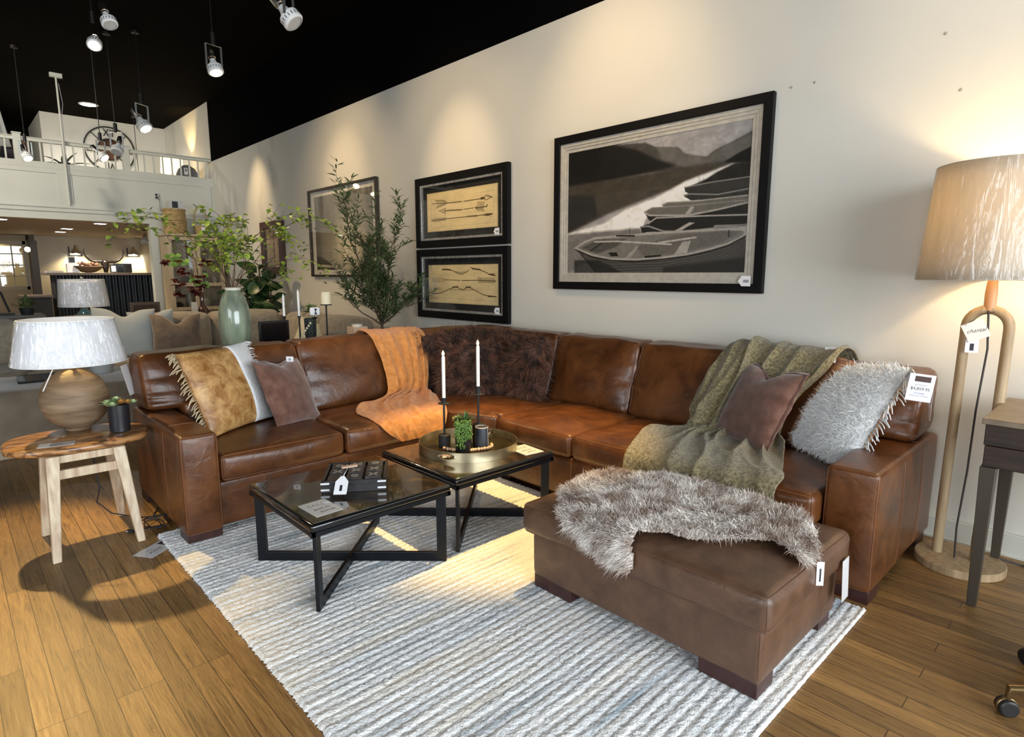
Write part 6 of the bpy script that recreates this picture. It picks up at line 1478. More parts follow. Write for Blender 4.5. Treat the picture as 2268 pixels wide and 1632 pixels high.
t = thing('tealight_holder', 'white rounded square holder with an hourglass mark on a thin black stand', 'candle holder', (-5.15, 2.43, CZ+0.001))
MB().lathe([(0, 0), (0.04, 0), (0.04, 0.006), (0.006, 0.010), (0.006, 0.30), (0.03, 0.315), (0.0, 0.318)], seg=20, closed=False).build('stand', CANDLEB, t)
MB().box(-0.02, 0.02, -0.045, 0.045, 0.332, 0.405).build('white_block', mat('white_ceramic', (0.82, 0.83, 0.84), 0.3), t, bevel=0.014, segs=4)
hb = MB()
for s_ in (1, -1): hb.add([(0.0215, -0.014, 0.3685+s_*0.026), (0.0215, 0.014, 0.3685+s_*0.026), (0.0215, 0.003, 0.3685), (0.0215, -0.003, 0.3685)], [(0, 1, 2, 3)])
hb.build('hourglass_mark', INK, t)
t = thing('hanging_succulent', 'green trailing plant spilling behind the white square holder', 'potted plant', (-5.27, 2.44, CZ+0.001)); rs = random.Random(5)
MB().lathe([(0, 0.0), (0.045, 0), (0.055, 0.30), (0.05, 0.30), (0.0, 0.28)], seg=24, closed=False).build('pot', CANDLEB, t)
g = MB()
for k in range(230):
    a = rs.uniform(0, 2*PI); el = rs.uniform(-0.5, 1.3); r_ = rs.uniform(0.03, 0.105); p = Vector((r_*math.cos(a)*math.cos(el)*0.8, r_*math.sin(a)*math.cos(el), 0.35+r_*0.75*math.sin(el))); leafmesh(g, p, p-Vector((0, 0, 0.33)), (0, 0, 1), 0.024, 0.011, 0.2)
g.build('foliage', mat('fern_green', (0.05, 0.12, 0.03), 0.5, var=0.4, vscale=30, col2=(0.13, 0.22, 0.06)), t, angle=180)
g = MB()
for s_ in range(5):
    y = -0.075+0.03*s_
    for q in range(16): p = Vector((0.065+0.003*math.sin(q), y+0.004*math.sin(q*2+s_), 0.33-0.014*q)); leafmesh(g, p, (0.3, 0.8 if q % 2 else -0.8, -0.3), (1, 0, 0), 0.014, 0.008, 0.1)
g.build('trailing_vines', mat('vine_green', (0.07, 0.11, 0.05), 0.6), t, angle=180)
t = thing('boxed_candle', 'peach coloured square candle box on the console by the olive tree', 'box', (-5.30, 2.93, CZ+0.001))
MB().box(-0.07, 0.07, -0.075, 0.075, 0, 0.195).build('box', mat('peach_wax', (0.72, 0.52, 0.36), 0.5), t, bevel=0.004)
MB().cyl((0, 0, 0.195), 0.05, 0.022, 24).build('lid', mat('lid_white', (0.72, 0.70, 0.64), 0.4), t)

# olive tree
t = thing('olive_tree', 'potted olive tree with narrow leaves standing between the console and the wall', 'tree', (-5.55, 3.36, 0))
MB().lathe([(0, 0), (0.13, 0), (0.17, 0.32), (0.155, 0.32), (0.0, 0.29)], seg=32, closed=False).build('pot', mat('dark_planter', (0.05, 0.045, 0.04), 0.6), t)
def olive():
    rs = random.Random(14); st = MB(); lf = MB(); root = Vector((-5.55, 3.36, 0.3))
    def twig(p, d, L_, r, depth):
        n = 8; pts = [p]; dd = Vector(d).normalized()
        for i in range(n):
            dd = (dd+Vector((rs.uniform(-.18, .18), rs.uniform(-.18, .18), rs.uniform(-.05, .16)))).normalized(); q = pts[-1]+dd*L_/n
            if q.y > 3.84: q.y = 3.84
            pts.append(q)
        st.tube(pts, [max(0.001, r*(1-0.7*i/n)) for i in range(n+1)], 5)
        for i in range(1, n+1):
            if depth < 2 and rs.random() < 0.50: twig(pts[i], (pts[i]-pts[i-1]).normalized()+Vector((rs.uniform(-1, 1), rs.uniform(-1, 1), rs.uniform(-.35, .6))), L_*rs.uniform(0.35, 0.58), r*0.5, depth+1)
            if depth >= 1:
                for k in range(2):
                    a = rs.uniform(0, 2*PI); dl = ((pts[i]-pts[i-1]).normalized()*0.7+Vector((math.cos(a), math.sin(a), rs.uniform(-0.2, 0.6)))).normalized(); leafmesh(lf, pts[i], dl, (rs.uniform(-.5, .5), rs.uniform(-.5, .5), 1), rs.uniform(0.06, 0.10), 0.017, rs.uniform(-0.1, 0.4), 3)
    top = root+Vector((0.03, -0.02, 0.62)); st.tube([root, root+Vector((0.02, 0.01, 0.3)), top], [0.018, 0.016, 0.014], 8)
    for (dx, dy, dz, L_) in ((-0.25, -0.30, 1, 1.02), (0.0, -0.20, 1, 0.95), (0.15, 0.10, 1, 0.80), (0.40, 0.05, 0.85, 0.55), (-0.1, -0.6, 0.8, 0.75), (-0.45, -0.1, 0.9, 0.8), (0.45, -0.35, 0.75, 0.6), (0.1, 0.3, 1.0, 0.62), (0.65, 0.25, 0.45, 0.5), (0.0, -0.75, 0.5, 0.5)):
        twig(top, (dx, dy, dz), L_, 0.010, 0)
    st.build('trunk', mat('olive_bark', (0.11, 0.075, 0.05), 0.85), t, world=True)
    lf.build('foliage', mat('olive_leaf', (0.035, 0.065, 0.020), 0.5, var=0.3, vscale=5, col2=(0.115, 0.160, 0.060)), t, world=True, angle=180)
olive()

# ------------------------------------------------------------------ beige sofa group further back
BEIGE = mat('beige_chenille', (0.27, 0.225, 0.165), 0.95, var=0.18, vscale=18, col2=(0.37, 0.315, 0.235), bump=0.4, bscale=140, spec=0.1, sheen=0.3)
bs = thing('beige_sofa', 'long beige fabric sectional sofa behind the leather sofa', 'sofa', (-8.0, 1.5, 0))
def bsoft(name, lo, hi, r=0.06, puff=(0.03, 0.01, 0.03), seed=0): 
    mb, f = cushion(lo, hi, r, puff, 8, 0.012, 3.5, None, seed); return mb.build(name, BEIGE, bs, world=True, angle=180)
bsoft('base', (-8.75, -1.6, 0.04), (-7.62, 3.75, 0.30), 0.03, (0, 0, 0)); bsoft('base', (-7.62, 3.0, 0.04), (-6.05, 3.8, 0.30), 0.03, (0, 0, 0))
bsoft('back_frame', (-8.85, -1.6, 0.04), (-8.66, 3.8, 0.86), 0.05, (0, 0, 0)); bsoft('back_frame', (-8.8, 3.68, 0.04), (-6.1, 3.84, 0.84), 0.05, (0, 0, 0))
for k, (a, b_) in enumerate(((-1.5, -0.45), (-0.45, 0.60), (0.60, 1.60), (1.60, 2.55), (2.55, 3.45))):
    bsoft('seat_cushion', (-8.4, a+0.005, 0.29), (-7.60, b_-0.005, 0.49), 0.06, seed=k); bsoft('back_cushion', (-8.72, a+0.008, 0.47), (-8.36, b_-0.008, 0.955), 0.09, (0.05, 0.01, 0.02), seed=k+9)
bsoft('seat_cushion', (-7.58, 2.95, 0.29), (-6.30, 3.5, 0.49), 0.06, seed=31); bsoft('back_cushion', (-8.2, 3.42, 0.47), (-7.2, 3.74, 0.93), 0.09, (0.01, 0.05, 0.02), seed=32); bsoft('back_cushion', (-7.19, 3.42, 0.47), (-6.32, 3.74, 0.93), 0.09, (0.01, 0.05, 0.02), seed=33)
bsoft('arm', (-6.30, 2.98, 0.04), (-6.05, 3.80, 0.80), 0.09, (0.02, 0.01, 0.02), seed=34)
def bcush(label, px, w, h, M, m, dent=0.05, name='scatter_cushion'):
    r_, mb = scatter_cushion(name, label, w, h, 0.18, M, m, dent=dent, seed=px)
    return r_
PB = mat('pale_blue_velvet', (0.42, 0.45, 0.43), 0.85, sheen=0.5, bump=0.2, bscale=90); BV = mat('brown_velvet', (0.11, 0.070, 0.042), 0.7, var=0.3, vscale=12, col2=(0.19, 0.13, 0.085), sheen=0.6)
bcush('large pale blue grey cushion on the beige sofa, behind the lamp shade', 41, 0.64, 0.60, pose((-8.10, 1.48, 0.49), R(80), 0.32, 0.06), PB, 0.09)
bcush('pale blue grey cushion half hidden behind the brown velvet one', 42, 0.50, 0.50, pose((-8.30, 1.86, 0.52), R(88), 0.12, -0.05), PB, 0.06)
bcush('brown velvet cushion with a deep notch on the beige sofa', 43, 0.54, 0.52, pose((-7.88, 2.00, 0.49), R(82), 0.35, 0.02), BV, 0.12)
bcush('cream pointed cushion on the beige sofa behind the candle holders', 44, 0.44, 0.44, pose((-7.15, 3.25, 0.47), R(62), 0.30, 0.35), mat('cream_linen', (0.68, 0.60, 0.42), 0.9, bump=0.2, bscale=90), 0.02)
t = thing('bead_strand', 'strand of round cream beads beside the cream cushion', 'bead garland', (-5.15, 2.27, CZ+0.001))
for k in range(13): MB().sphere((0, 0.004*k-0.02+0.0006*k*k, 0.012+0.021*k), 0.0105, 10, 7).build('bead', mat('cream_bead', (0.66, 0.62, 0.44), 0.6), t)
# upholstered bench in front of it
bn = thing('upholstered_bench', 'taupe upholstered coffee ottoman behind the side table', 'ottoman', (-6.6, 0.5, 0))
TAUPE = mat('taupe_velvet', (0.17, 0.135, 0.095), 0.85, var=0.25, vscale=5, col2=(0.27, 0.215, 0.155), sheen=0.5)
MB().box(-7.05, -6.06, -0.9, 1.85, 0.0, 0.12).build('plinth', mat('light_plinth', (0.45, 0.37, 0.26), 0.7), bn, world=True, bevel=0.01)
def btn(o, u):
    d = 0
    for (y, z) in ((-0.35, 0.33), (0.22, 0.33), (0.78, 0.33), (1.35, 0.33)):
        r_ = math.hypot((o.y-(y-0.475))*1.0, (o.z-(z-0.325))*1.3); d += 0.035*math.exp(-(r_/0.10)**2)
    return Vector((-d if u[0] > 0.5 else 0, 0, 0))
mb, f = cushion((-7.07, -0.92, 0.12), (-6.05, 1.87, 0.53), 0.05, (0.035, 0.01, 0.02), 26, 0.014, 3.0, None, 4.0, btn)
mb.build('padding', TAUPE, bn, world=True, angle=180)
t = thing('black_tray_box', 'flat black box on the taupe upholstered ottoman', 'box', (-6.45, 0.55, 0.552)); MB().box(-0.10, 0.10, -0.16, 0.16, 0, 0.07).build('case', BLACKGLOSS, t, bevel=0.003)
t = thing('grey_planter', 'pale grey tapered planter pot on the taupe ottoman behind the round lamp', 'pot', (-6.62, 1.02, 0.552))
MB().lathe([(0, 0), (0.085, 0), (0.125, 0.235), (0.112, 0.235), (0.08, 0.03), (0, 0.03)], seg=36, closed=False).build('pot', mat('pale_grey_ceramic', (0.42, 0.44, 0.44), 0.5), t)

# console with lamp and flowers behind the beige sofa
console('console_table', 'dark console table behind the beige sofa with the small white lamp', -9.35, -8.95, 0.95, 3.15, 0.80)
t = thing('table_lamp', 'small table lamp with a plastic wrapped white shade and blue glass base', 'table lamp', (-9.1, 1.29, 0.801))
MB().lathe([(0, 0), (0.09, 0.0), (0.095, 0.02), (0.115, 0.08), (0.105, 0.15), (0.05, 0.20), (0.03, 0.24), (0, 0.24)], seg=32, closed=False).build('base', mat('blue_glass', (0.05, 0.12, 0.17), 0.06, coat=1.0), t)
MB().cyl((0, 0, 0.24), 0.012, 0.33, 12).build('stem', CHROME, t)
shade(t, 0.265, 0.235, 0.255, 0.585, WHITESHADE, wrinkle_plastic('clear_small_wrap', (0.97, 0.98, 1), (8, 8, 2), 0.06), 40)
MB().sphere((0, 0, 0.60), 0.018, 12, 8).build('finial', CHROME, t)
t = thing('red_flower_vase', 'glass vase with drooping dark red flowers and round leaves behind the beige sofa', 'flower vase', (-9.12, 2.66, 0.801))
MB().lathe([(0.0, 0.002), (0.05, 0.0), (0.10, 0.06), (0.115, 0.12), (0.06, 0.18), (0.028, 0.24), (0.026, 0.36), (0.036, 0.40)], seg=32, closed=False).build('glass_body', mat('smoked_glass', (0.10, 0.05, 0.035), 0.08, coat=1.0), t, angle=180)
MB().box(0.08, 0.084, -0.17, -0.09, 0.10, 0.27).build('price_tag', mat('cream_card', (0.66, 0.60, 0.46), 0.6), t)
def flowers():
    rs = random.Random(31); st = MB(); gl = MB()
    for (ty, tz) in ((-0.40, 0.78), (-0.32, 0.55), (-0.22, 0.70), (-0.15, 0.92), (-0.05, 0.60), (-0.30, 0.38), (0.05, 0.80), (-0.12, 0.42), (0.0, 0.48), (-0.20, 0.98), (-0.28, 0.88)):
        tip = Vector((rs.uniform(-0.05, 0.12), ty, tz)); mid = Vector((0, ty*0.3, 0.38+(tz-0.38)*0.7+0.08)); st.tube([(0, 0, 0.25), tuple(mid), tuple(tip)], 0.003, 5)
        rd = MB()
        for _ in range(5 if tz < 0.85 else 1):
            p = tip+Vector((rs.uniform(-.03, .03), rs.uniform(-.06, .06), rs.uniform(-.06, .05)))
            for k in range(9): a = k*0.7; leafmesh(rd, p, (math.cos(a), math.sin(a), rs.uniform(-0.4, 0.6)), (0, 0, 1), 0.055, 0.045, 0.4, 3)
        rd.build('flower_head', mat('dark_red_petal', (0.11, 0.012, 0.010), 0.6, var=0.4, vscale=20), t, angle=180)
    for (y, z) in ((-0.38, 0.86), (-0.30, 0.90), (-0.20, 0.82), (-0.26, 0.80), (-0.10, 0.58), (-0.02, 0.52), (0.03, 0.50), (-0.34, 0.80), (0.02, 0.62)):
        for k in range(3): a = rs.uniform(0, 6.28); leafmesh(gl, Vector((0.04, y, z)), (0.4*math.cos(a)+0.3, math.sin(a), math.cos(a)), (1, 0, 0.3), 0.075, 0.06, 0.2, 4)
    st.build('stems', mat('red_stem', (0.12, 0.04, 0.03), 0.7), t); gl.build('leaves', mat('fresh_leaf', (0.22, 0.38, 0.06), 0.5, var=0.3, vscale=9), t, angle=180)
flowers()
# fiddle leaf plant
t = thing('fiddle_leaf_plant', 'fiddle leaf fig with big dark leaves between the vase and the olive tree', 'potted plant', (-9.08, 3.46, 0))
MB().lathe([(0, 0), (0.16, 0), (0.19, 0.4), (0.17, 0.4), (0, 0.36)], seg=28, closed=False).build('pot', mat('terracotta_brown', (0.22, 0.10, 0.05), 0.7), t)
def fig():
    rs = random.Random(12); st = MB(); lf = MB()
    for (dx, dy, h_) in ((0.05, -0.02, 1.55), (0.12, -0.26, 1.18), (0.10, 0.14, 1.36)):
        st.tube([(0, 0, 0.36), (dx*0.5, dy*0.5, 0.8), (dx, dy, h_)], 0.012, 7)
        for k in range(15):
            z = 0.80+(h_-0.80)*k/14; a = k*2.4+dx*9; p = Vector((dx*(z/h_), dy*(z/h_), z)); d = Vector((math.cos(a), math.sin(a)*0.9-0.1, 0.35+rs.uniform(-.3, .4)))
            if p.y+d.y*0.34+3.46 > 3.74: d.y = -abs(d.y)*0.6
            leafmesh(lf, p+d.normalized()*0.04, d, (0.9, 0, 0.7), rs.uniform(0.28, 0.36), rs.uniform(0.18, 0.24), rs.uniform(0.1, 0.4), 6)
    st.build('stem', mat('fig_stem', (0.09, 0.06, 0.03), 0.8), t); lf.build('leaves', mat('fig_leaf', (0.008, 0.026, 0.008), 0.35, var=0.5, vscale=6, col2=(0.035, 0.085, 0.022)), t, angle=180)
fig()

# glass cabinet with baskets
CABW = mat('pale_cabinet_wood', (0.42, 0.32, 0.19), 0.5, var=0.2, vscale=4, stretch=(6, 6, 1), col2=(0.55, 0.43, 0.27))
t = thing('curio_cabinet', 'pale wooden display cabinet with glass doors beneath the balcony', 'cabinet', (-11.85, 3.35, 0))
x0, x1, y0, y1 = -12.10, -11.60, 2.90, 3.80
b = MB(); b.box(x0, x0+0.02, y0, y1, 0.05, 2.11).box(x0, x1-0.03, y0, y0+0.025, 0.05, 2.11).box(x0, x1-0.03, y1-0.025, y1, 0.05, 2.11).box(x0-0.01, x1+0.02, y0-0.02, y1+0.02, 2.10, 2.135).box(x0, x1, y0, y1, 0.0, 0.08)
b.build('case', CABW, t, world=True, bevel=0.003)
for z in (0.45, 0.86, 1.28, 1.70): MB().box(x0+0.02, x1-0.05, y0+0.025, y1-0.025, z-0.012, z+0.012).build('shelf', CABW, t, world=True)
for (a, c) in ((y0+0.005, 3.345), (3.355, y1-0.005)):
    d = MB()
    d.box(x1-0.03, x1, a, a+0.06, 0.09, 2.09).box(x1-0.03, x1, c-0.06, c, 0.09, 2.09)
    for z in (0.09, 0.82, 1.24, 2.03): d.box(x1-0.03, x1, a+0.06, c-0.06, z, z+0.06)
    dr = d.build('door', CABW, t, world=True, bevel=0.003)
    MB().add([(x1-0.015, a+0.06, 0.15), (x1-0.015, c-0.06, 0.15), (x1-0.015, c-0.06, 2.03), (x1-0.015, a+0.06, 2.03)], [(0, 1, 2, 3)]).build('pane', GLASS, dr, world=True)
    MB().cyl((x1+0.008, (c-0.03) if a < 3 else (a+0.03), 1.1), 0.012, 0.02, 12).build('handle', CANDLEB, dr, world=True)
rs = random.Random(4); CW = mat('stoneware', (0.45, 0.40, 0.32), 0.4); DW = mat('dark_ware', (0.08, 0.06, 0.05), 0.4)
k = 0
for z, items in ((1.292, ((3.02, 0.06, 0.20, CW, 'tall vase'), (3.20, 0.08, 0.12, DW, 'bowl'), (3.52, 0.07, 0.22, DW, 'urn'), (3.68, 0.05, 0.12, CW, 'cup'))), (0.872, ((3.05, 0.10, 0.09, DW, 'bowl'), (3.24, 0.05, 0.24, CW, 'bottle'), (3.50, 0.09, 0.16, CW, 'round pot'), (3.67, 0.05, 0.10, DW, 'jar'))), (1.712, ((3.10, 0.09, 0.10, CW, 'wide bowl'), (3.55, 0.07, 0.16, DW, 'vase')))):
    for (y, r_, h_, m_, nm_) in items:
        p_ = {1.292: 'middle', 0.872: 'lower', 1.712: 'upper'}[z]; sd_ = 'left' if y < 3.35 else 'right'
        o = MB().lathe([(0, 0), (r_*0.6, 0), (r_, h_*0.5), (r_*0.55, h_*0.9), (r_*0.7, h_), (r_*0.6, h_), (0, h_*0.8)], (0, 0, 0), 20, closed=False).build(nm_.replace(' ', '_'), m_, None)
        o.location = (-11.82, y, z); tag(o, '%s %s behind the %s door on the %s cabinet shelf' % ('dark' if m_ is DW else 'pale', nm_, sd_, p_), nm_.split()[-1], 'pottery in the glass cabinet'); k += 1
WICK = mat('woven_seagrass', (0.30, 0.19, 0.07), 0.8, var=0.4, vscale=30, col2=(0.50, 0.35, 0.15), bump=1.0, bscale=60)
for (z, h_, r0, r1, lab) in ((2.137, 0.22, 0.185, 0.180, 'lower woven seagrass basket of the pair stacked on the cabinet'), (2.36, 0.205, 0.178, 0.170, 'upper woven seagrass basket of the pair stacked on the cabinet')):
    t = thing('woven_basket', lab, 'basket', (-11.82, 3.105, z), group='round baskets stacked on the cabinet')
    pr_ = [(0, 0)]+[(r0+(r1-r0)*i/10+(0.004 if i % 2 else 0), h_*0.82*i/10) for i in range(11)]+[(r1+0.012, h_*0.83), (r1+0.012, h_*0.98), (0, h_)]
    MB().lathe(pr_, seg=40, closed=False).build('body', WICK, t)
t = thing('boxed_print', 'small white box with a black square standing on the stacked baskets', 'box', (-11.82, 3.14, 2.568))
MB().box(-0.06, 0.06, -0.10, 0.10, 0, 0.135).build('carton', mat('light_grey_card', (0.50, 0.50, 0.50), 0.4), t, bevel=0.002); MB().box(0.06, 0.062, -0.07, 0.02, 0.012, 0.12).build('black_panel', INK, t)
t = thing('handled_basket', 'small brown basket with a tall loop handle on the cabinet', 'basket', (-11.80, 3.52, 2.137))
MB().lathe([(0, 0), (0.09, 0), (0.12, 0.16), (0.11, 0.16), (0, 0.12)], seg=28, closed=False).build('body', WICK, t)
MB().tube([(0, 0.115*math.cos(a), 0.14+0.37*math.sin(a)) for a in [PI*i/20 for i in range(21)]], 0.012, 8).build('handle', WICK, t)
MB().box(0.11, 0.114, -0.03, 0.03, 0.05, 0.20).build('price_tag', PAPER, t)

# ------------------------------------------------------------------ sales desk
t = thing('sales_desk', 'tall sales counter with black corrugated front and brown top', 'counter', (-13.5, 2.25, 0))
b = MB(); y0, y1 = 1.50, 3.04
vs = []; n = 31*4
for i in range(n+1): y = y0+(y1-y0)*i/n; d = 0.018*math.sin(2*PI*i/8.0); vs += [(-13.30+d, y, 0.05), (-13.30+d, y, 1.43)]
b.add(vs, [(2*i, 2*i+2, 2*i+3, 2*i+1) for i in range(n)]); b.build('corrugated_front', mat('black_corrugated_metal', (0.016, 0.020, 0.026), 0.35, 0.5), t, world=True, angle=180)
MB().box(-13.9, -13.33, y0, y1, 0.0, 1.43).build('cabinet', mat('counter_black', (0.012, 0.012, 0.013), 0.6), t, world=True)
MB().box(-13.95, -13.24, y0-0.12, y1+0.03, 1.43, 1.475).build('counter_top', mat('brown_counter_top', (0.10, 0.070, 0.05), 0.4), t, world=True, bevel=0.004)
t = thing('low_cabinet', 'dark low cabinet at the left end of the sales counter', 'cabinet', (-13.5, 1.25, 0)); MB().box(-13.8, -13.3, 1.05, 1.43, 0, 1.05).build('body', mat('counter_black', (0, 0, 0)), t, world=True); MB().box(-13.85, -13.25, 1.0, 1.45, 1.05, 1.085).build('top', mat('brown_counter_top', (0, 0, 0)), t, world=True)
CT = 1.476
def skull():
    t = thing('longhorn_skull', 'dark carved skull with wide curved horns on the sales counter', 'skull', (-13.45, 2.29, CT)); m = mat('dark_bronze', (0.022, 0.014, 0.010), 0.35, 0.4)
    s_ = MB(); secs = [(0.0, 0.035, 0.03, 0.02), (0.06, 0.045, 0.04, 0.03), (0.12, 0.065, 0.05, 0.02), (0.18, 0.075, 0.06, 0.0), (0.215, 0.06, 0.05, 0.0), (0.235, 0.02, 0.02, 0.0)]; n = 20; vv = []
    for (z, ry, rx, ox) in secs:
        for k in range(n): a = 2*PI*k/n; vv.append((ox+0.03+rx*math.cos(a), ry*math.sin(a)*(1+0.15*math.cos(2*a)), z))
    ff = [(i*n+k, i*n+(k+1) % n, (i+1)*n+(k+1) % n, (i+1)*n+k) for i in range(len(secs)-1) for k in range(n)]+[tuple(range(n))[::-1], tuple((len(secs)-1)*n+k for k in range(n))]
    s_.add(vv, ff).build('head', m, t, angle=70)
    for sgn in (-1, 1):
        MB().tube([(0.03, sgn*y, z) for y, z in ((0.03, 0.20), (0.09, 0.205), (0.16, 0.20), (0.23, 0.23), (0.285, 0.29), (0.31, 0.37), (0.30, 0.44))], [0.026, 0.024, 0.022, 0.019, 0.015, 0.010, 0.004], 10).build('horn', m, t)
        MB().sphere((0.075, sgn*0.035, 0.15), 0.012, 10, 6).build('eye_socket', INK, t)
skull()
t = thing('dough_bowl', 'long wooden bowl filled with dried pods on the sales counter', 'bowl', (-13.40, 2.02, CT))
MB().grid(lambda u, v: ((0.10*v**0.5+0.001)*math.cos(2*PI*u), (0.24*v**0.5+0.001)*math.sin(2*PI*u), 0.12*v**1.2), 32, 8, closeu=True).build('bowl', mat('old_bowl_wood', (0.12, 0.07, 0.03), 0.6), t, angle=180, solid=0.01)
g = MB(); rs = random.Random(6)
for k in range(26): g.sphere((rs.uniform(-.06, .06), rs.uniform(-.17, .17), 0.12+rs.uniform(0, .05)), rs.uniform(0.015, 0.032), 8, 6, 1.2)
tag(g.build('dried_pods', mat('dried_pods', (0.24, 0.12, 0.07), 0.7, var=0.5, vscale=30), t), kind='stuff')
t = thing('card_reader', 'small device on a white stand at the left end of the sales counter', 'card reader', (-13.42, 1.79, CT)); MB().box(-0.06, 0.06, -0.09, 0.09, 0, 0.16).build('stand', PAPER, t, bevel=0.004); MB().box(-0.02, 0.02, -0.05, 0.05, 0.16, 0.29).box(0.0, 0.01, 0, 0.01, 0.1, 0.17).build('device', mat('device_grey', (0.4, 0.4, 0.4), 0.4), t); MB().box(0.02, 0.022, -0.04, 0.04, 0.18, 0.27).build('screen', INK, t)
t = thing('paper_stack', 'low stack of papers at the left end of the sales counter top', 'papers', (-13.45, 1.52, CT)); MB().box(-0.12, 0.12, -0.12, 0.12, 0, 0.03).build('sheets', mat('grey_paper', (0.35, 0.35, 0.34), 0.7), t)
t = thing('counter_sign', 'small black and white framed sign in front of the horned skull', 'sign', (-13.33, 2.40, CT)); MB().box(-0.01, 0.01, -0.055, 0.055, 0, 0.15).build('frame', INK, t); MB().box(0.010, 0.012, -0.035, 0.035, 0.02, 0.125).build('print', PAPER, t)
t = thing('laptop', 'black open laptop screen on the right end of the sales counter', 'laptop', (-13.40, 2.56, CT)); MB().box(-0.01, 0.01, -0.15, 0.15, 0.01, 0.17).build('screen', BLACKGLOSS, t); MB().box(-0.20, -0.01, -0.15, 0.15, 0, 0.015).build('keyboard_base', BLACKGLOSS, t)
for (y, lab) in ((2.51, 'chrome wall lamp left of the horned skull'), (3.73, 'chrome wall lamp right of the horned skull')):
    t = thing('wall_lamp', lab, 'wall lamp', (-18.19, y, 1.95), group='clamp lamps on the desk room wall')
    MB().box(0, 0.02, -0.13, -0.11, -0.05, 0.16).box(0, 0.02, -0.13, 0.13, -0.06, -0.04).box(0, 0.02, 0.11, 0.13, -0.05, 0.05).build('bracket', CANDLEB, t); MB().lathe([(0.03, 0.20), (0.05, 0.12), (0.13, 0.0)], (0.12, 0, 0.0), 24, closed=False).build('reflector', CHROME, t); MB().sphere((0.12, 0, 0.03), 0.04, 12, 8).build('bulb', DISC, t)
    spot('wall_lamp_beam', (-17.95, y, 1.95), (-18.2, y, 1.2), 26, 130, 0.6, (1.0, 0.78, 0.45), 0.05)
t = thing('desk_chair', 'brown framed chair back in front of the corrugated counter', 'chair', (-10.5, 2.25, 0))
MB().box(-0.02, 0.02, -0.20, 0.20, 0.55, 1.03).build('back_frame', mat('chair_wood', (0.13, 0.085, 0.05), 0.5), t, bevel=0.006); MB().box(0.02, 0.03, -0.16, 0.16, 0.60, 0.99).build('back_pad', mat('chair_pad', (0.075, 0.05, 0.03), 0.8), t)
MB().box(-0.0, 0.44, -0.21, 0.21, 0.42, 0.50).build('seat', mat('chair_pad', (0, 0, 0)), t, bevel=0.015)
for (x, y) in ((0.0, -0.18), (0.0, 0.18), (0.40, -0.18), (0.40, 0.18)): MB().box(x-0.018, x+0.018, y-0.018, y+0.018, 0, 0.56 if x == 0 else 0.42).build('leg', mat('chair_wood', (0, 0, 0)), t)
track_spot((-14.3, 3.17, 2.12), (-13.8, 3.0, 1.4), 'round white spot lamp under the desk room ceiling at the right of the opening', False, 0.0001+1.0, yoke=False)
track_spot((-18.0, 1.60, 2.02), (-17.2, 1.3, 1.9), 'white adjustable lamp on the dark post left of the sales counter', True, 1.0, yoke=False)

# left background console
console('console_table', 'grey topped console table at the left edge behind the beige sofa', -9.8, -9.3, -0.6, 0.92, 0.96, mat('grey_brown_console', (0.13, 0.11, 0.09), 0.5))
t = thing('bushy_plant', 'low bushy green plant on the grey topped console', 'potted plant', (-9.5, 0.76, 0.961)); rs = random.Random(3)
MB().lathe([(0, 0), (0.06, 0), (0.08, 0.08), (0, 0.07)], seg=20, closed=False).build('pot', CANDLEB, t); g = MB()
for k in range(200): a = rs.uniform(0, 2*PI); el = rs.uniform(0.05, 1.4); p = Vector((0.12*math.cos(a)*math.cos(el)*rs.random(), 0.15*math.sin(a)*math.cos(el)*rs.random(), 0.08+0.13*math.sin(el)*rs.random())); leafmesh(g, p, p+Vector((0, 0, 0.02)), (0, 0, 1), 0.05, 0.018, 0.2, 3)
g.build('foliage', mat('bush_green', (0.05, 0.09, 0.025), 0.6, var=0.4, vscale=20, col2=(0.14, 0.18, 0.06)), t, angle=180)
t = thing('loop_sculpture', 'black iron loop sculpture on the grey topped console', 'sculpture', (-9.5, 0.52, 0.961)); MB().tube([(0, -0.07+0.02*i*0, 0) if False else (0, y, z) for y, z in ((-0.055, 0.02), (-0.05, 0.14), (-0.04, 0.24), (-0.015, 0.29), (0.015, 0.27), (0.04, 0.16), (0.075, 0.03))], 0.012, 8).build('loop', CANDLEB, t); MB().box(-0.05, 0.05, -0.12, 0.12, 0, 0.022).build('plinth', CANDLEB, t)
t = thing('wooden_box', 'small orange brown wooden box at the left edge on the console', 'box', (-9.5, 0.30, 0.961)); MB().box(-0.08, 0.08, -0.10, 0.10, 0, 0.15).build('case', mat('orange_brown_wood', (0.20, 0.10, 0.04), 0.6), t, bevel=0.004)
# ------------------------------------------------------------------ upper floor
MF = 3.191
t = thing('wall_clock', 'large open iron wall clock with roman numerals and copper centre', 'clock', (-15.08, 2.86, 3.98)); M0 = frame((-15.08, 2.86, 3.98), (0, 1, 0), (0, 0, 1))
IR = mat('iron_clock', (0.02, 0.016, 0.013), 0.5, 0.4)
for r_ in (0.44, 0.205): MB().lathe([(r_-0.012, 0.0), (r_+0.012, 0.0), (r_+0.012, 0.02), (r_-0.012, 0.02), (r_-0.012, 0.0)], seg=64, M=M0, closed=False).build('ring', IR, t, world=True)
MB().lathe([(0, 0.004), (0.195, 0.004), (0.195, 0.012), (0, 0.016)], seg=48, M=M0, closed=False).build('copper_disc', mat('copper_patina', (0.10, 0.045, 0.022), 0.45, 0.5, var=0.4, vscale=8), t, world=True)
for k in range(12):
    a = PI/2-2*PI*(k+0.5)/12
    if k % 3 == 1: MB().bar(M0 @ Vector((0.205*math.cos(a), 0.205*math.sin(a), 0.01)), M0 @ Vector((0.43*math.cos(a), 0.43*math.sin(a), 0.01)), 0.014, 0.012, up=(1, 0, 0)).build('spoke', IR, t, world=True)
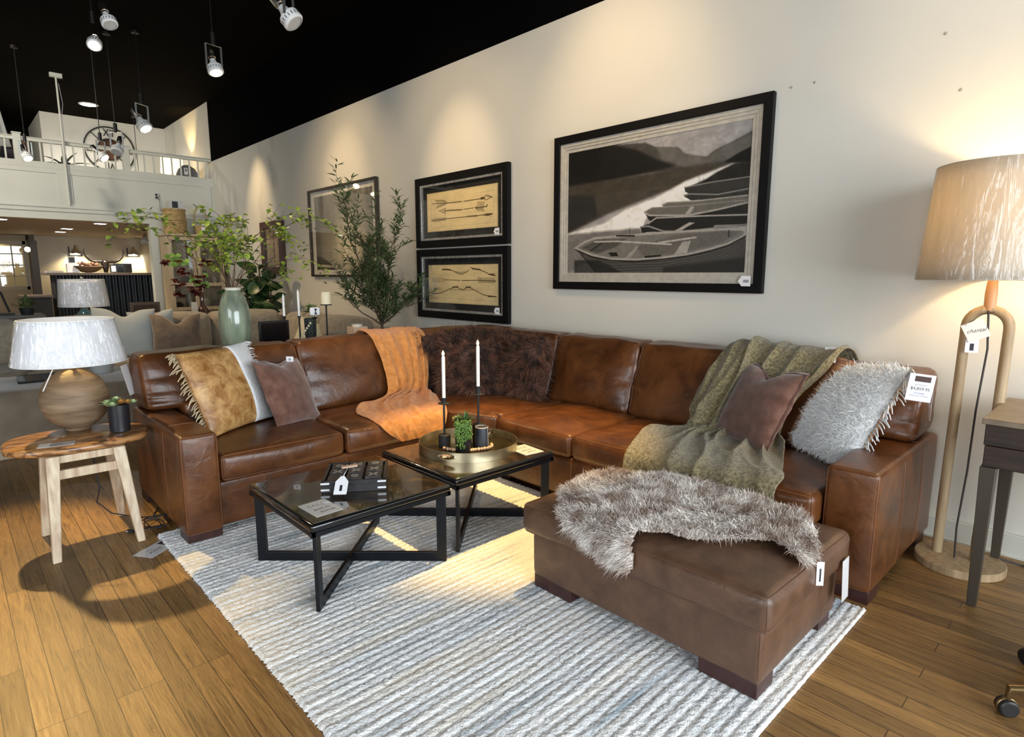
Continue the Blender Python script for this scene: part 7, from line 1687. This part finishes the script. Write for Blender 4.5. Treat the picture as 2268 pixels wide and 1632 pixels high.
for k, s_ in ((0, 'XII'), (3, 'III'), (6, 'VI'), (9, 'IX')):
    a = PI/2-2*PI*k/12; text(s_, 0.21, M0 @ Matrix.Translation((0.322*math.cos(a), 0.322*math.sin(a), 0.008)) @ Matrix.Rotation(a-PI/2, 4, 'Z'), IR, t, 'numeral', 0.005, squash=0.75)
MB().bar(M0 @ Vector((0, 0, 0.03)), M0 @ Vector((-0.10, 0.12, 0.03)), 0.02, 0.006, up=(1, 0, 0)).build('hour_hand', IR, t, world=True); MB().bar(M0 @ Vector((0, 0, 0.035)), M0 @ Vector((0.16, -0.06, 0.035)), 0.014, 0.006, up=(1, 0, 0)).build('minute_hand', IR, t, world=True)
t = thing('table_lamp', 'lit cream drum lamp on the upper floor by the right wall', 'table lamp', (-13.2, 3.50, MF))
MB().lathe([(0, 0), (0.08, 0), (0.09, 0.08), (0.03, 0.14), (0.012, 0.16), (0.012, 0.3), (0, 0.3)], seg=24, closed=False).build('base', mat('grey_ceramic', (0.3, 0.3, 0.29), 0.5), t)
CRS = mat('lit_cream_shade', (0.80, 0.66, 0.42), 0.8, emit=(1.0, 0.72, 0.34), estr=1.6)
h = MB(); h.grid(lambda u, v: ((0.20-0.02*v)*math.cos(2*PI*u), (0.20-0.02*v)*math.sin(2*PI*u), 0.17+0.30*v), 40, 5, closeu=True); h.build('lamp_shade', CRS, t, angle=180, solid=0.003)
spot('upper_lamp_up', (-13.2, 3.55, 3.62), (-13.3, 4.0, 4.5), 26, 70, 0.7, (1.0, 0.70, 0.30), 0.04)
spot('upper_lamp_down', (-13.0, 3.45, 3.45), (-12.9, 3.5, 3.2), 4, 140, 0.7, (1.0, 0.75, 0.4), 0.04)
t = thing('grey_headboard', 'rounded grey upholstered headboard with a card on it behind the railing', 'headboard', (-12.75, 3.62, MF)); MB().prism([(-0.19, 0), (0.19, 0), (0.19, 0.12), (0.13, 0.22), (0.03, 0.28), (-0.06, 0.27), (-0.15, 0.19), (-0.19, 0.10)], 0, 0.08, M=frame((0, 0, 0), (0, 1, 0), (0, 0, 1))).build('panel', mat('grey_fabric', (0.16, 0.16, 0.165), 0.8), t, bevel=0.015); MB().box(0.081, 0.084, -0.06, 0.0, 0.10, 0.22).build('card', PAPER, t); MB().box(0.084, 0.086, -0.04, -0.02, 0.15, 0.20).build('print', INK, t)
t = thing('broad_leaf_plant', 'dark broad leaved plant behind the balcony railing', 'potted plant', (-12.75, 1.75, MF)); g = MB()
for k, (y, z, l_) in enumerate(((0.25, 0.10, 0.34), (0.10, 0.22, 0.28), (-0.2, 0.15, 0.28), (-0.25, 0.05, 0.30), (0.3, 0.02, 0.3), (0.0, 0.3, 0.2))): leafmesh(g, (0, y*0.2, 0.06), (0.05, y, z), (0, 0, 1), l_, 0.09, 0.25, 5)
g.build('leaves', mat('fig_leaf', (0, 0, 0)), t, angle=180); MB().lathe([(0, 0), (0.07, 0), (0.09, 0.1), (0, 0.09)], seg=20, closed=False).build('pot', CANDLEB, t)
t = thing('hanging_cloth', 'grey white draped cloth hanging at the upper left edge behind the railing', 'hanging cloth', (-12.9, 0.98, MF)); c = MB(); c.grid(lambda u, v: (0.02*math.sin(u*14)*(1-v), -0.13+0.24*u*(1-0.55*v), 0.28+0.85*v), 26, 8); c.build('cloth', mat('grey_white_cloth', (0.42, 0.42, 0.40), 0.8), t, angle=180, solid=0.01); MB().tube([(-0.02, -0.02, 0), (-0.02, -0.02, 1.15)], 0.012, 8).build('stand', CANDLEB, t)
t = thing('wing_chair', 'dark upholstered chair standing at the far left of the upper floor', 'chair', (-13.2, 1.05, MF)); mb, f = cushion((-0.2, -0.28, 0.02), (0.2, 0.10, 0.52), 0.06, (0.02, 0.01, 0.02), 6, 0.01); mb.build('body', mat('dark_purple_fabric', (0.045, 0.032, 0.045), 0.8), t, angle=180)
t = thing('carved_figure', 'small brown carved figure between the railing posts at left', 'figurine', (-12.7, 1.24, MF)); MB().lathe([(0, 0), (0.05, 0), (0.045, 0.08), (0.06, 0.18), (0.03, 0.25), (0.04, 0.30), (0.03, 0.36), (0, 0.38)], seg=20, closed=False).build('body', mat('carved_brown', (0.10, 0.05, 0.03), 0.6), t, angle=180)
